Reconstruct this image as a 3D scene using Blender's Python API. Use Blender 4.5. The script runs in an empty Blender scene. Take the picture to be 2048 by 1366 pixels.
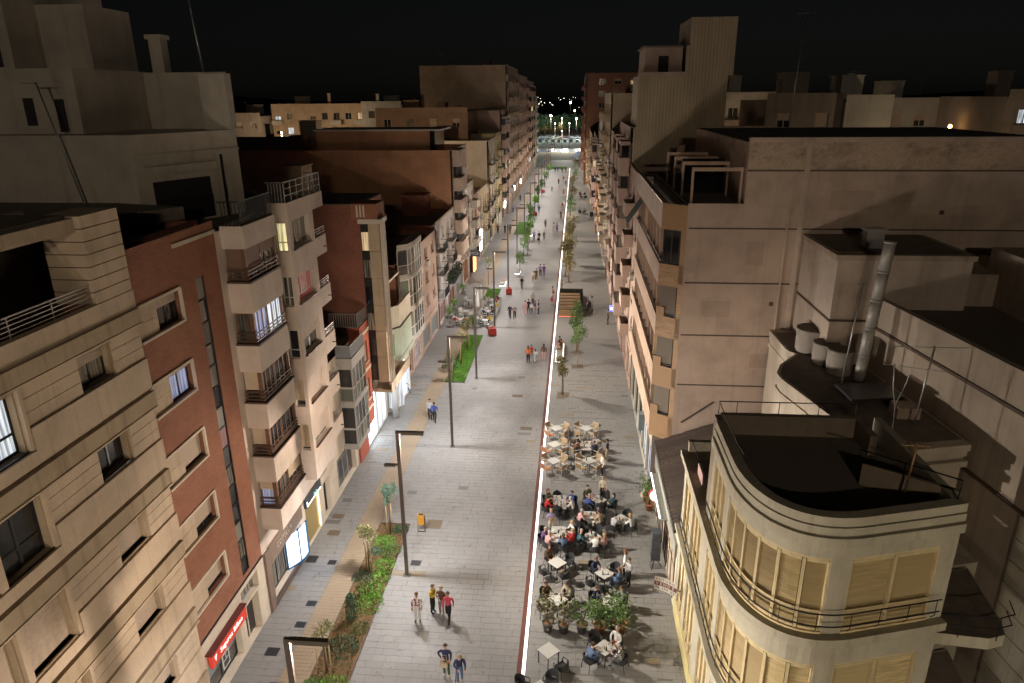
import bpy, bmesh, math, random
from mathutils import Vector, Matrix
random.seed(7)
PI = math.pi
S = bpy.context.scene
C = S.collection
R = random.uniform

# ---------------------------------------------------------------- camera
cd = bpy.data.cameras.new('camera'); cam = bpy.data.objects.new('camera', cd); C.objects.link(cam)
cd.sensor_width = 36.0; cd.lens = 36.0 * 1400.0 / 2048.0
cd.clip_start = 0.3; cd.clip_end = 6000
_r, _u, _f = [[0.996208, 0.086624, -0.008117], [-0.020978, 0.329707, 0.94385], [-0.084436, 0.940101, -0.330274]]
cam.matrix_world = Matrix(((_r[0], _u[0], -_f[0], 0.0), (_r[1], _u[1], -_f[1], 0.0), (_r[2], _u[2], -_f[2], 24.0), (0, 0, 0, 1)))
S.camera = cam
# ---------------------------------------------------------------- night sky
W = bpy.data.worlds.new('World'); S.world = W; W.use_nodes = True
_n = W.node_tree.nodes; _bg = _n['Background']
_sky = _n.new('ShaderNodeTexSky'); _sky.sky_type = 'NISHITA'; _sky.sun_disc = False
_sky.sun_elevation = math.radians(12); _sky.sun_rotation = math.radians(200); _sky.air_density = 1.0; _sky.dust_density = 1.0
_hs = _n.new('ShaderNodeHueSaturation'); _hs.inputs['Saturation'].default_value = .3
W.node_tree.links.new(_sky.outputs[0], _hs.inputs['Color']); W.node_tree.links.new(_hs.outputs[0], _bg.inputs[0]); _bg.inputs[1].default_value = 0.0007
S.view_settings.view_transform = 'Standard'; S.view_settings.look = 'None'
S.view_settings.exposure = 0.0; S.view_settings.gamma = 1.0; S.view_settings.use_curve_mapping = False
S.render.engine = 'CYCLES'
S.cycles.use_denoising = True; S.cycles.max_bounces = 5; S.cycles.diffuse_bounces = 3; S.cycles.glossy_bounces = 2
S.cycles.transmission_bounces = 2; S.cycles.transparent_max_bounces = 6; S.cycles.sample_clamp_indirect = 4.0
S.cycles.caustics_reflective = False; S.cycles.caustics_refractive = False

# ---------------------------------------------------------------- materials
MATS = {}
def _base(name):
    m = bpy.data.materials.new(name); m.use_nodes = True
    nt = m.node_tree; return m, nt, nt.nodes['Principled BSDF']
def _mul(nt, a, b, fac, mode='MULTIPLY'):
    x = nt.nodes.new('ShaderNodeMix'); x.data_type = 'RGBA'; x.blend_type = mode
    for sock, v in ((x.inputs[0], fac), (x.inputs[6], a), (x.inputs[7], b)):
        if isinstance(v, bpy.types.NodeSocket): nt.links.new(v, sock)
        elif isinstance(v, (tuple, list)): sock.default_value = (*v[:3], 1)
        else: sock.default_value = v
    return x.outputs[2]
def _ramp(nt, src, p0, p1, c0=(0, 0, 0), c1=(1, 1, 1)):
    r = nt.nodes.new('ShaderNodeValToRGB'); r.color_ramp.elements[0].position = p0; r.color_ramp.elements[1].position = p1
    r.color_ramp.elements[0].color = (*c0, 1); r.color_ramp.elements[1].color = (*c1, 1); nt.links.new(src, r.inputs[0]); return r.outputs[0]
def _noise(nt, scale, detail=4, rough=.6, vec=None):
    n = nt.nodes.new('ShaderNodeTexNoise'); n.inputs['Scale'].default_value = scale; n.inputs['Detail'].default_value = detail; n.inputs['Roughness'].default_value = rough
    if vec is not None: nt.links.new(vec, n.inputs['Vector'])
    return n
def _wpos(nt, scale=(1, 1, 1)):
    g = nt.nodes.new('ShaderNodeNewGeometry'); mp = nt.nodes.new('ShaderNodeMapping'); mp.inputs['Scale'].default_value = scale
    nt.links.new(g.outputs['Position'], mp.inputs['Vector']); return mp.outputs[0]
def _bump(nt, h, b, strength=.3, dist=.02):
    k = nt.nodes.new('ShaderNodeBump'); k.inputs['Strength'].default_value = strength; k.inputs['Distance'].default_value = dist
    nt.links.new(h, k.inputs['Height']); nt.links.new(k.outputs[0], b.inputs['Normal'])
def plaster(name, col, rough=.9, dirt=.45, streak=True, grain=30):
    """painted or stone wall: large blotches, rain streaks running down, fine grain relief"""
    if name in MATS: return MATS[name]
    m, nt, b = _base(name); b.inputs['Roughness'].default_value = rough
    blot = _noise(nt, .55, 6, .65, _wpos(nt)); c = _mul(nt, col, tuple(v * .72 for v in col), _ramp(nt, blot.outputs[0], .42, .75), 'MIX')
    if streak:
        st = _noise(nt, 1.0, 5, .6, _wpos(nt, (2.6, 2.6, .16)))
        c = _mul(nt, c, (.50, .44, .37), _ramp(nt, st.outputs[0], .52, .82, (0, 0, 0), (dirt,) * 3))
    gr = _noise(nt, grain, 3, .6, _wpos(nt)); c = _mul(nt, c, (.86, .86, .86), _ramp(nt, gr.outputs[0], .45, .7), 'MULTIPLY')
    nt.links.new(c, b.inputs['Base Color']); _bump(nt, gr.outputs[0], b, .18, .01)
    MATS[name] = m; return m
def plain(name, col, rough=.6, metal=0.0, var=.12, scale=6):
    if name in MATS: return MATS[name]
    m, nt, b = _base(name); b.inputs['Roughness'].default_value = rough; b.inputs['Metallic'].default_value = metal
    n = _noise(nt, scale, 4, .6, _wpos(nt)); oi = nt.nodes.new('ShaderNodeObjectInfo')
    c = _mul(nt, col, tuple(v * (1 - 2.2 * var) for v in col), _ramp(nt, n.outputs[0], .35, .75), 'MIX')
    c = _mul(nt, c, tuple(v * (1 - 1.6 * var) for v in col), oi.outputs['Random'], 'MIX')
    nt.links.new(c, b.inputs['Base Color']); MATS[name] = m; return m
def glass(name='window_glass', col=(.018, .02, .026), rough=.06):
    if name in MATS: return MATS[name]
    m, nt, b = _base(name); b.inputs['Roughness'].default_value = rough; b.inputs['Specular IOR Level'].default_value = .7
    oi = nt.nodes.new('ShaderNodeObjectInfo')
    n = _noise(nt, .9, 2, .5, _wpos(nt, (1.3, 1.3, .35))); c = _mul(nt, col, (.10, .095, .085), _ramp(nt, n.outputs[0], .45, .62), 'MIX')
    c = _mul(nt, c, (.012, .013, .016), _ramp(nt, oi.outputs['Random'], .4, .62), 'MIX')
    nt.links.new(c, b.inputs['Base Color']); MATS[name] = m; return m
def curtain(name, col):
    """unlit window with hanging curtains behind the glass"""
    m, nt, b = _base(name); b.inputs['Roughness'].default_value = .12; b.inputs['Specular IOR Level'].default_value = .6
    n = _noise(nt, 1.0, 4, .6, _wpos(nt, (11, 11, .4))); c = _mul(nt, col, tuple(v * .16 for v in col), _ramp(nt, n.outputs[0], .38, .6), 'MIX')
    oi = nt.nodes.new('ShaderNodeObjectInfo'); c = _mul(nt, c, (.02, .02, .022), _ramp(nt, oi.outputs['Random'], .35, .75), 'MIX'); nt.links.new(c, b.inputs['Base Color']); MATS[name] = m; return m
def emit(name, col, k, base=(.3, .3, .3)):
    if name in MATS: return MATS[name]
    m, nt, b = _base(name); b.inputs['Base Color'].default_value = (*base, 1); b.inputs['Emission Color'].default_value = (*col, 1); b.inputs['Emission Strength'].default_value = k
    MATS[name] = m; return m
def lit_room(name, col, k):
    """a lit window: curtain folds and furniture shades inside give uneven light"""
    if name in MATS: return MATS[name]
    m, nt, b = _base(name); b.inputs['Base Color'].default_value = (.2, .2, .2, 1); b.inputs['Roughness'].default_value = .1
    n = _noise(nt, 1.0, 3, .55, _wpos(nt, (8, 8, .45)))
    c = _mul(nt, col, tuple(v * .25 for v in col), _ramp(nt, n.outputs[0], .4, .62), 'MIX')
    nt.links.new(c, b.inputs['Emission Color']); b.inputs['Emission Strength'].default_value = k; MATS[name] = m; return m
def brick(name, c1, c2, mortar, scale=1.0, bw=.24, bh=.07, rough=.9):
    if name in MATS: return MATS[name]
    m, nt, b = _base(name); b.inputs['Roughness'].default_value = rough
    g = nt.nodes.new('ShaderNodeNewGeometry'); sp = nt.nodes.new('ShaderNodeSeparateXYZ'); nt.links.new(g.outputs['Position'], sp.inputs[0])
    ad = nt.nodes.new('ShaderNodeMath'); ad.operation = 'ADD'; nt.links.new(sp.outputs[0], ad.inputs[0]); nt.links.new(sp.outputs[1], ad.inputs[1])
    cb = nt.nodes.new('ShaderNodeCombineXYZ'); nt.links.new(ad.outputs[0], cb.inputs[0]); nt.links.new(sp.outputs[2], cb.inputs[1])
    t = nt.nodes.new('ShaderNodeTexBrick'); nt.links.new(cb.outputs[0], t.inputs['Vector']); t.inputs['Scale'].default_value = scale
    t.inputs['Brick Width'].default_value = bw; t.inputs['Row Height'].default_value = bh; t.inputs['Mortar Size'].default_value = .008; t.inputs['Bias'].default_value = -.2
    t.inputs['Color1'].default_value = (*c1, 1); t.inputs['Color2'].default_value = (*c2, 1); t.inputs['Mortar'].default_value = (*mortar, 1)
    n = _noise(nt, .8, 5, .6, _wpos(nt)); c = _mul(nt, t.outputs['Color'], (.55, .5, .47), _ramp(nt, n.outputs[0], .45, .8, (0, 0, 0), (.6,) * 3))
    nt.links.new(c, b.inputs['Base Color']); _bump(nt, t.outputs['Fac'], b, -.35, .01); MATS[name] = m; return m
def grain_wood(name, col, rough=.6, axis=(1, 1, 14)):
    if name in MATS: return MATS[name]
    m, nt, b = _base(name); b.inputs['Roughness'].default_value = rough
    n = _noise(nt, 1.4, 5, .6, _wpos(nt, axis)); c = _mul(nt, col, tuple(v * .5 for v in col), _ramp(nt, n.outputs[0], .35, .72), 'MIX')
    oi = nt.nodes.new('ShaderNodeObjectInfo'); c = _mul(nt, c, tuple(v * .72 for v in col), oi.outputs['Random'], 'MIX')
    nt.links.new(c, b.inputs['Base Color']); _bump(nt, n.outputs[0], b, .15, .01); MATS[name] = m; return m
def corrugated(name, col):
    if name in MATS: return MATS[name]
    m, nt, b = _base(name); b.inputs['Roughness'].default_value = .65
    w = nt.nodes.new('ShaderNodeTexWave'); w.bands_direction = 'X'; w.inputs['Scale'].default_value = 1.1; w.inputs['Distortion'].default_value = 0.15
    nt.links.new(_wpos(nt), w.inputs['Vector']); n = _noise(nt, .4, 4, .6, _wpos(nt, (1, 1, .3)))
    c = _mul(nt, col, tuple(v * .62 for v in col), _ramp(nt, n.outputs[0], .4, .75), 'MIX'); c = _mul(nt, c, (.88, .88, .88), w.outputs['Fac'], 'MULTIPLY')
    nt.links.new(c, b.inputs['Base Color']); _bump(nt, w.outputs['Fac'], b, .45, .03); MATS[name] = m; return m
def slab_mat(name, col, stain=.5):
    if name in MATS: return MATS[name]
    m, nt, b = _base(name); b.inputs['Roughness'].default_value = .62
    g = nt.nodes.new('ShaderNodeNewGeometry'); oi = nt.nodes.new('ShaderNodeObjectInfo')
    rn = nt.nodes.new('ShaderNodeMath'); rn.operation = 'ADD'; nt.links.new(g.outputs['Random Per Island'], rn.inputs[0]); nt.links.new(oi.outputs['Random'], rn.inputs[1])
    fr = nt.nodes.new('ShaderNodeMath'); fr.operation = 'FRACT'; nt.links.new(rn.outputs[0], fr.inputs[0])
    c = _mul(nt, col, tuple(v * .93 for v in col), fr.outputs[0], 'MIX')
    n = _noise(nt, .35, 7, .7, _wpos(nt)); c = _mul(nt, c, (.56, .52, .47), _ramp(nt, n.outputs[0], .54, .74, (0, 0, 0), (stain * .5,) * 3))
    n2 = _noise(nt, 2.6, 5, .7, _wpos(nt)); c = _mul(nt, c, (.50, .46, .42), _ramp(nt, n2.outputs[0], .58, .70, (0, 0, 0), (stain,) * 3))
    sp = _noise(nt, 60, 2, .5, _wpos(nt)); c = _mul(nt, c, (.84, .84, .84), _ramp(nt, sp.outputs[0], .4, .7))
    nt.links.new(c, b.inputs['Base Color']); nt.links.new(_ramp(nt, n.outputs[0], .4, .7, (.7,) * 3, (.42,) * 3), b.inputs['Roughness'])
    _bump(nt, sp.outputs[0], b, .1, .004); MATS[name] = m; return m
def tiled_sheet(name, col, w, h, mort=.012):
    """paving too far away to pick its slabs apart"""
    if name in MATS: return MATS[name]
    m, nt, b = _base(name); b.inputs['Roughness'].default_value = .6
    t = nt.nodes.new('ShaderNodeTexBrick'); nt.links.new(_wpos(nt), t.inputs['Vector']); t.inputs['Scale'].default_value = 1
    t.inputs['Brick Width'].default_value = w; t.inputs['Row Height'].default_value = h; t.inputs['Mortar Size'].default_value = mort
    t.inputs['Color1'].default_value = (*col, 1); t.inputs['Color2'].default_value = (*[v * .93 for v in col], 1); t.inputs['Mortar'].default_value = (*[v * .6 for v in col], 1)
    n = _noise(nt, .22, 7, .7, _wpos(nt, (.5, 1.6, 1))); c = _mul(nt, t.outputs['Color'], (.58, .54, .49), _ramp(nt, n.outputs[0], .52, .72, (0, 0, 0), (.4,) * 3))
    nt.links.new(c, b.inputs['Base Color']); _bump(nt, t.outputs['Fac'], b, -.25, .01); MATS[name] = m; return m
def leafy(name, col, col2):
    if name in MATS: return MATS[name]
    m, nt, b = _base(name); b.inputs['Roughness'].default_value = .55
    g = nt.nodes.new('ShaderNodeNewGeometry'); c = _mul(nt, col, col2, g.outputs['Random Per Island'], 'MIX')
    n = _noise(nt, 3, 2, .5, _wpos(nt)); c = _mul(nt, c, (.6, .6, .5), _ramp(nt, n.outputs[0], .4, .7))
    nt.links.new(c, b.inputs['Base Color']); MATS[name] = m; return m
def soil_mat():
    if 'soil' in MATS: return MATS['soil']
    m, nt, b = _base('soil'); b.inputs['Roughness'].default_value = .95
    n = _noise(nt, 5, 7, .7, _wpos(nt)); c = _mul(nt, (.24, .12, .055), (.09, .06, .03), _ramp(nt, n.outputs[0], .35, .7), 'MIX')
    nt.links.new(c, b.inputs['Base Color']); _bump(nt, n.outputs[0], b, .9, .08); MATS['soil'] = m; return m

# ---------------------------------------------------------------- mesh building
class MB:
    def __init__(s): s.v = []; s.f = []; s.m = []; s.sm = []
    def q(s, pts, mi=0, smooth=False):
        i = len(s.v); s.v += [tuple(p) for p in pts]; s.f.append(tuple(range(i, i + len(pts)))); s.m.append(mi); s.sm.append(smooth)
    def box(s, x0, y0, z0, x1, y1, z1, mi=0):
        i = len(s.v); s.v += [(x0, y0, z0), (x1, y0, z0), (x1, y1, z0), (x0, y1, z0), (x0, y0, z1), (x1, y0, z1), (x1, y1, z1), (x0, y1, z1)]
        for f in ((3, 2, 1, 0), (4, 5, 6, 7), (0, 1, 5, 4), (1, 2, 6, 5), (2, 3, 7, 6), (3, 0, 4, 7)): s.f.append(tuple(i + k for k in f)); s.m.append(mi); s.sm.append(False)
        return s
    def prism(s, poly, z0, z1, mi=0, cap=True, smooth=False):
        n = len(poly); i = len(s.v); s.v += [(x, y, z0) for x, y in poly] + [(x, y, z1) for x, y in poly]
        for k in range(n):
            j = (k + 1) % n; s.f.append((i + k, i + j, i + n + j, i + n + k)); s.m.append(mi); s.sm.append(smooth)
        if cap:
            s.f.append(tuple(i + n + k for k in range(n))); s.m.append(mi); s.sm.append(False)
            s.f.append(tuple(i + k for k in reversed(range(n)))); s.m.append(mi); s.sm.append(False)
        return s
    def tube(s, pts, r, n=6, mi=0, cap=True):
        pts = [Vector(p) for p in pts]; rs = r if isinstance(r, (list, tuple)) else [r] * len(pts); rings = []
        for k, p in enumerate(pts):
            d = (pts[min(k + 1, len(pts) - 1)] - pts[max(k - 1, 0)]).normalized()
            a = d.orthogonal().normalized() if k == 0 else (a - d * a.dot(d)).normalized()
            bb = d.cross(a); i = len(s.v); s.v += [tuple(p + (a * math.cos(2 * PI * t / n) + bb * math.sin(2 * PI * t / n)) * rs[k]) for t in range(n)]; rings.append(i)
        for i, j in zip(rings, rings[1:]):
            for t in range(n): u = (t + 1) % n; s.f.append((i + t, i + u, j + u, j + t)); s.m.append(mi); s.sm.append(n > 4)
        if cap:
            s.f.append(tuple(rings[0] + t for t in reversed(range(n)))); s.m.append(mi); s.sm.append(False)
            s.f.append(tuple(rings[-1] + t for t in range(n))); s.m.append(mi); s.sm.append(False)
        return s
    def bar(s, a, b, w, h=None, mi=0):
        """square bar from a to b"""
        a = Vector(a); b = Vector(b); d = (b - a).normalized(); h = h or w
        sx = d.cross(Vector((0, 0, 1))); sx = sx.normalized() if sx.length > 1e-4 else Vector((1, 0, 0)); up = sx.cross(d); i = len(s.v)
        for p in (a, b): s.v += [tuple(p + sx * (w / 2) * e + up * (h / 2) * g) for e, g in ((-1, -1), (1, -1), (1, 1), (-1, 1))]
        for f in ((0, 1, 5, 4), (1, 2, 6, 5), (2, 3, 7, 6), (3, 0, 4, 7), (3, 2, 1, 0), (4, 5, 6, 7)): s.f.append(tuple(i + k for k in f)); s.m.append(mi); s.sm.append(False)
        return s
    def lathe(s, prof, n=12, mi=0, cx=0, cy=0, smooth=True):
        rings = []
        for r, z in prof:
            i = len(s.v); s.v += [(cx + r * math.cos(2 * PI * t / n), cy + r * math.sin(2 * PI * t / n), z) for t in range(n)]; rings.append(i)
        for i, j in zip(rings, rings[1:]):
            for t in range(n): u = (t + 1) % n; s.f.append((i + t, i + u, j + u, j + t)); s.m.append(mi); s.sm.append(smooth)
        s.f.append(tuple(rings[0] + t for t in reversed(range(n)))); s.m.append(mi); s.sm.append(False)
        s.f.append(tuple(rings[-1] + t for t in range(n))); s.m.append(mi); s.sm.append(False)
        return s
    def blob(s, c, r, n=8, mi=0):
        c = Vector(c); r = r if isinstance(r, (tuple, list)) else (r, r, r); i = len(s.v); h = n // 2
        s.v.append((c.x, c.y, c.z - r[2]))
        for a in range(1, h):
            ph = -PI / 2 + PI * a / h
            s.v += [(c.x + r[0] * math.cos(ph) * math.cos(2 * PI * t / n), c.y + r[1] * math.cos(ph) * math.sin(2 * PI * t / n), c.z + r[2] * math.sin(ph)) for t in range(n)]
        s.v.append((c.x, c.y, c.z + r[2])); last = len(s.v) - 1
        for t in range(n):
            u = (t + 1) % n; s.f.append((i, i + 1 + u, i + 1 + t)); s.m.append(mi); s.sm.append(True)
            b0 = i + 1 + (h - 2) * n; s.f.append((b0 + t, b0 + u, last)); s.m.append(mi); s.sm.append(True)
        for a in range(h - 2):
            for t in range(n): u = (t + 1) % n; k = i + 1 + a * n; s.f.append((k + t, k + u, k + n + u, k + n + t)); s.m.append(mi); s.sm.append(True)
        return s
    def mesh(s, name):
        me = bpy.data.meshes.new(name); me.from_pydata(s.v, [], s.f)
        me.polygons.foreach_set('material_index', s.m); me.polygons.foreach_set('use_smooth', s.sm); me.update(); return me
MESH = {}
def cached(key, fn):
    if key not in MESH: MESH[key] = fn()
    return MESH[key]
def link(name, me, mats, parent=None, loc=(0, 0, 0), rz=0.0):
    if isinstance(me, MB): me = me.mesh(name)
    o = bpy.data.objects.new(name, me)
    mats = mats if isinstance(mats, (list, tuple)) else [mats]
    if len(me.materials) == 0:
        for m in mats: me.materials.append(m)
    elif any(a != b for a, b in zip(me.materials, mats)):
        for k, m in enumerate(mats):
            o.material_slots[k].link = 'OBJECT'; o.material_slots[k].material = m
    o.location = loc
    if rz: o.rotation_euler = (0, 0, rz)
    if parent is not None: o.parent = parent
    C.objects.link(o); return o
def tag(o, label, cat=None, group=None, kind=None):
    if label: o['label'] = label
    if cat: o['category'] = cat
    if group: o['group'] = group
    if kind: o['kind'] = kind
    return o
def thing(name, label, cat, loc=(0, 0, 0), rz=0.0, group=None):
    o = bpy.data.objects.new(name, None); o.empty_display_size = .2; o.location = loc; o.rotation_euler = (0, 0, rz); C.objects.link(o)
    return tag(o, label, cat, group)
def struct(name, mb, m, parent=None):
    o = link(name, mb, m, parent); o['kind'] = 'structure'; return o
def copy_tree(o, parent=None):
    c = o.copy(); C.objects.link(c); c.parent = parent
    for ch in list(o.children): copy_tree(ch, c)
    return c

# ---------------------------------------------------------------- facades: u runs along the wall, d outwards, z up
class Face:
    """a vertical plane of a building. rot +90 faces +X (left side of the street), -90 faces -X, 0 faces the camera"""
    def __init__(s, root, x, y, rot):
        s.root = root; s.x = x; s.y = y; s.rz = math.radians(rot); s.c = math.cos(s.rz); s.s = math.sin(s.rz)
    def loc(s, u, d, z):
        lx, ly = u, -d
        w = (s.x + s.c * lx - s.s * ly, s.y + s.s * lx + s.c * ly, z); r = s.root.location if s.root else Vector()
        return (w[0] - r[0], w[1] - r[1], w[2] - r[2])
    def put(s, name, me, mats, u, d, z, parent=None, sub=None):
        if sub is not None: return link(name, me, mats, sub, (u, -d, z))          # child of a part, local coordinates
        return link(name, me, mats, s.root, s.loc(u, d, z), s.rz)
    def box(s, name, u0, u1, d0, d1, z0, z1, m):
        return s.put(name, cached(('box', round(u1 - u0, 3), round(d1 - d0, 3), round(z1 - z0, 3)), lambda: MB().box(0, -(d1 - d0), 0, u1 - u0, 0, z1 - z0).mesh('box')), m, u0, d0, z0)
    def wall(s, w, z0, z1, ops, m, t=.22, name='wall', u0=0.0, d=0.0, extra=None):
        """a wall sheet with real openings (u0,u1,z0,z1) and reveals of depth t"""
        us = sorted({0.0, w} | {v for o in ops for v in (o[0] - u0, o[1] - u0)}); zs = sorted({z0, z1} | {v for o in ops for v in o[2:4]})
        us = [u for u in us if -1e-6 <= u <= w + 1e-6]; zs = [z for z in zs if z0 - 1e-6 <= z <= z1 + 1e-6]
        b = MB()
        def inop(u, z): return any(o[0] - u0 < u < o[1] - u0 and o[2] < z < o[3] for o in ops)
        for i in range(len(us) - 1):
            for j in range(len(zs) - 1):
                if not inop((us[i] + us[i + 1]) / 2, (zs[j] + zs[j + 1]) / 2):
                    b.q([(us[i], 0, zs[j] - z0), (us[i + 1], 0, zs[j] - z0), (us[i + 1], 0, zs[j + 1] - z0), (us[i], 0, zs[j + 1] - z0)])
        for o in ops:
            a, e, p, q = o[0] - u0, o[1] - u0, o[2] - z0, o[3] - z0
            b.q([(a, 0, p), (a, t, p), (a, t, q), (a, 0, q)]); b.q([(e, 0, q), (e, t, q), (e, t, p), (e, 0, p)])
            b.q([(a, 0, q), (a, t, q), (e, t, q), (e, 0, q)]); b.q([(e, 0, p), (e, t, p), (a, t, p), (a, 0, p)])
        return s.put(name, b, m, u0, d, z0)
    def window(s, u, z, w, h, frame, pane, rec=.16, mull=1, trans=0, blind=0.0, blindmat=None, sill=None, sash=.06):
        def fr():
            b = MB(); f = sash
            b.box(0, 0, 0, w, .05, f); b.box(0, 0, h - f, w, .05, h); b.box(0, 0, f, f, .05, h - f); b.box(w - f, 0, f, w, .05, h - f)
            for k in range(mull): c = w * (k + 1) / (mull + 1); b.box(c - f * .6, .002, f, c + f * .6, .048, h - f)
            if trans: b.box(f, .004, h * trans - f / 2, w - f, .046, h * trans + f / 2)
            return b.mesh('window')
        o = s.put('window', cached(('win', round(w, 3), round(h, 3), mull, trans, sash), fr), frame, u, -rec, z)
        pm = cached(('pane', round(w, 3), round(h, 3)), lambda: MB().box(.01, .030, .01, w - .01, .045, h - .01).mesh('pane'))
        link('pane', pm, pane, o)
        if blind > 0:
            bh = round(h * blind, 3)
            def bl():
                b = MB(); k = max(2, int(bh / .09))
                for i in range(k): a = bh * i / k; e = bh * (i + 1) / k; b.box(.012, -.022, -e + .006, w - .012, -.004, -a); 
                b.box(.012, -.010, -bh, w - .012, .0, 0)
                return b.mesh('blind')
            link('rolling_shutter', cached(('blind', round(w, 3), bh), bl), blindmat or frame, o, (0, 0, h))
        if sill is not None:
            s.put('window_sill', cached(('sill', round(w, 3)), lambda: MB().box(-.06, -.10, -.06, w + .06, rec - .02, -.001).mesh('sill')), sill, u, 0, z)
        return o
    def rail(s, u0, u1, d, z, h, m, n=None, bars=0, r=.014, name='railing', ret=0.0):
        """balcony railing: posts or balusters, top rail, optional horizontal bars; ret = return length back to the wall"""
        w = round(u1 - u0, 3)
        def mk():
            b = MB(); k = n if n is not None else max(2, int(w / .12))
            b.box(0, -.02, h - .04, w, .02, h)
            if bars:
                for i in range(bars): zz = h * (i + 1) / (bars + 1); b.box(.01, -.012, zz - .012, w - .01, .012, zz + .012)
            else: b.box(0, -.015, .04, w, .015, .07)
            for i in range(k + 1): c = min(max(w * i / k, .015), w - .015); b.box(c - r, -r * .8, 0, c + r, r * .8, h - .03)
            if ret:
                for e in (.02, w - .02):
                    b.box(e - .02, .02, h - .04, e + .02, ret, h)
                    for i in range(1, max(2, int(ret / .15))): y = ret * i / max(2, int(ret / .15)); b.box(e - r, y - r, 0, e + r, y + r, h - .03)
            return b.mesh('railing')
        return s.put(name, cached(('rail', w, h, n, bars, r, ret), mk), m, u0, d, z)
# ================================================================ ground, paving
XL = -14.5
def XR(y): return 5.35 - .0105 * (y - 30)
asphalt = plain('asphalt', (.05, .05, .052), .85, 0, .2, 1.5)
mortar = plain('joint_mortar', (.12, .11, .10), .95, 0, .1)
stone = slab_mat('paving_stone', (.240, .231, .218), .85); stone2 = slab_mat('paving_stone_dark', (.14, .132, .12), .4); stone3 = slab_mat('paving_stone_ochre', (.235, .19, .125), .4)
farpave = tiled_sheet('paving_far', (.215, .205, .19), .6, .4)
g = MB(); g.q([(-3000, -600, -.30), (3000, -600, -.30), (3000, 5000, -.30), (-3000, 5000, -.30)]); struct('ground', g, asphalt)
g = MB(); g.q([(-60, -30, -.012), (60, -30, -.012), (60, 9, -.012), (-60, 9, -.012)]); struct('cross_street', g, plain('cross_asphalt', (.10, .097, .092), .85, 0, .2, 1.5))
YP0, YP1, YEND = 19.2, 64.0, 287.0
pav = MB(); pav.q([(-15.6, 9, -.014), (6.6, 9, -.014), (6.6, YP1, -.014), (-15.6, YP1, -.014)])
pavement = struct('pavement', pav, mortar)
far = MB()
far.q([(-15.6, YP1, 0), (6.4, YP1, 0), (5.6, YEND, 0), (-15.6, YEND, 0)]); far.q([(-15.6, 9, 0), (6.6, 9, 0), (6.6, YP0, 0), (-15.6, YP0, 0)])
link('far_paving', far, farpave, pavement)['kind'] = 'structure'
# slabs: rows .4 m deep, lengths in three sizes; the nearest 300 in view are objects of their own
SL = []
row = 0; y = YP0
while y < YP1 - .01:
    x = -14.6 - random.choice((0, .2, .4))
    while x < 5.6:
        w = random.choice((.4, .6, .6, .8, .8, 1.0))
        if x < -1.7 < x + w: w = -1.7 - x if -1.7 - x > .15 else w
        mi = 0
        if random.random() < .006: mi = 1
        elif random.random() < .004: mi = 2
        if x < -12.44 and x + w > -12.6: SL.append((x, y, round(-12.436 - x, 3), 0)); x = -11.106; continue
        SL.append((x, y, round(w, 3), mi))
        x += w
    y += .4
def slab(b, x, y, w, mi):
    z = R(-.0025, .0025); e = random.choice((.004, .005, .006, .006, .014)); f = random.choice((.004, .006, .006, .013)); b.box(x + e, y + f, z - .03, x + w - e, y + .4 - f, z, mi)
nobj = 0; rest = MB()
def inview(x, y):
    d = Vector((x, y, -24.0)); c = [sum(a * b for a, b in zip(rw, d)) for rw in (_r, _u, _f)]
    return c[2] > 1 and abs(c[0] / c[2]) < .72 and abs(c[1] / c[2]) < .48
inb = lambda x, y: (-11.2 < x < -9.2 and 22 < y < 35.1)
for x, y, w, mi in SL:
    if nobj < 300 and w in (.4, .6, .8, 1.0) and inview(x + w / 2, y + .2) and not inb(x + w / 2, y + .2):
        me = cached(('slab', w), lambda: MB().box(.006, .006, -.03, w - .006, .394, 0).mesh('paving_slab'))
        link('paving_slab', me, (stone, stone2, stone3)[mi], pavement, (x, y, R(-.0025, .0025))); nobj += 1
    else: slab(rest, x, y, w, mi)
link('paving_slabs_beyond', rest, [stone, stone2, stone3], pavement)['kind'] = 'stuff'
# narrow dark strips set across the right side
for y in (23.6, 24.3, 25.9, 27.4, 28.6, 29.9, 31.5, 33.1, 34.8, 36.5, 37.7, 38.9, 40.7, 43.7, 45.9, 47.5, 48.7, 50.4, 51.5, 52.1, 52.8, 54.9, 55.8, 57.2, 58.0, 59.3, 60.6, 62.0):
    x = R(-1.2, .8)
    while x < 4.2:
        l = R(.6, 2.6)
        if random.random() < .7: link('dark_strip', MB().box(x, y, -.02, min(x + l, 4.7), y + R(.05, .10), .006), stone2, pavement)
        x += l + R(.1, .9)
for y in (42.2, 46.3, 53.4, 54.1, 55.0): link('dark_strip', MB().box(-14.2, y, -.02, -12.6 + R(-.5, 0), y + .09, .006), stone2, pavement)
# tactile strip of small ochre tiles along the left walkway
tan = slab_mat('tactile_tile', (.31, .235, .155), .35); tb = MB(); y = YP0
while y < YP1:
    for k in range(6):
        x = -12.43 + k * .22; tb.box(x + .006, y + .006, -.03, x + .214, y + .214, R(-.002, .002) + .002)
    y += .22
link('tactile_tiles', tb, tan, pavement)['kind'] = 'stuff'
g = MB(); g.q([(-12.43, YP1, .006), (-11.11, YP1, .006), (-11.11, 250, .006), (-12.43, 250, .006)])
link('far_tactile_strip', g, tiled_sheet('tactile_far', (.31, .235, .155), .22, .22), pavement)['kind'] = 'structure'
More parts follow.
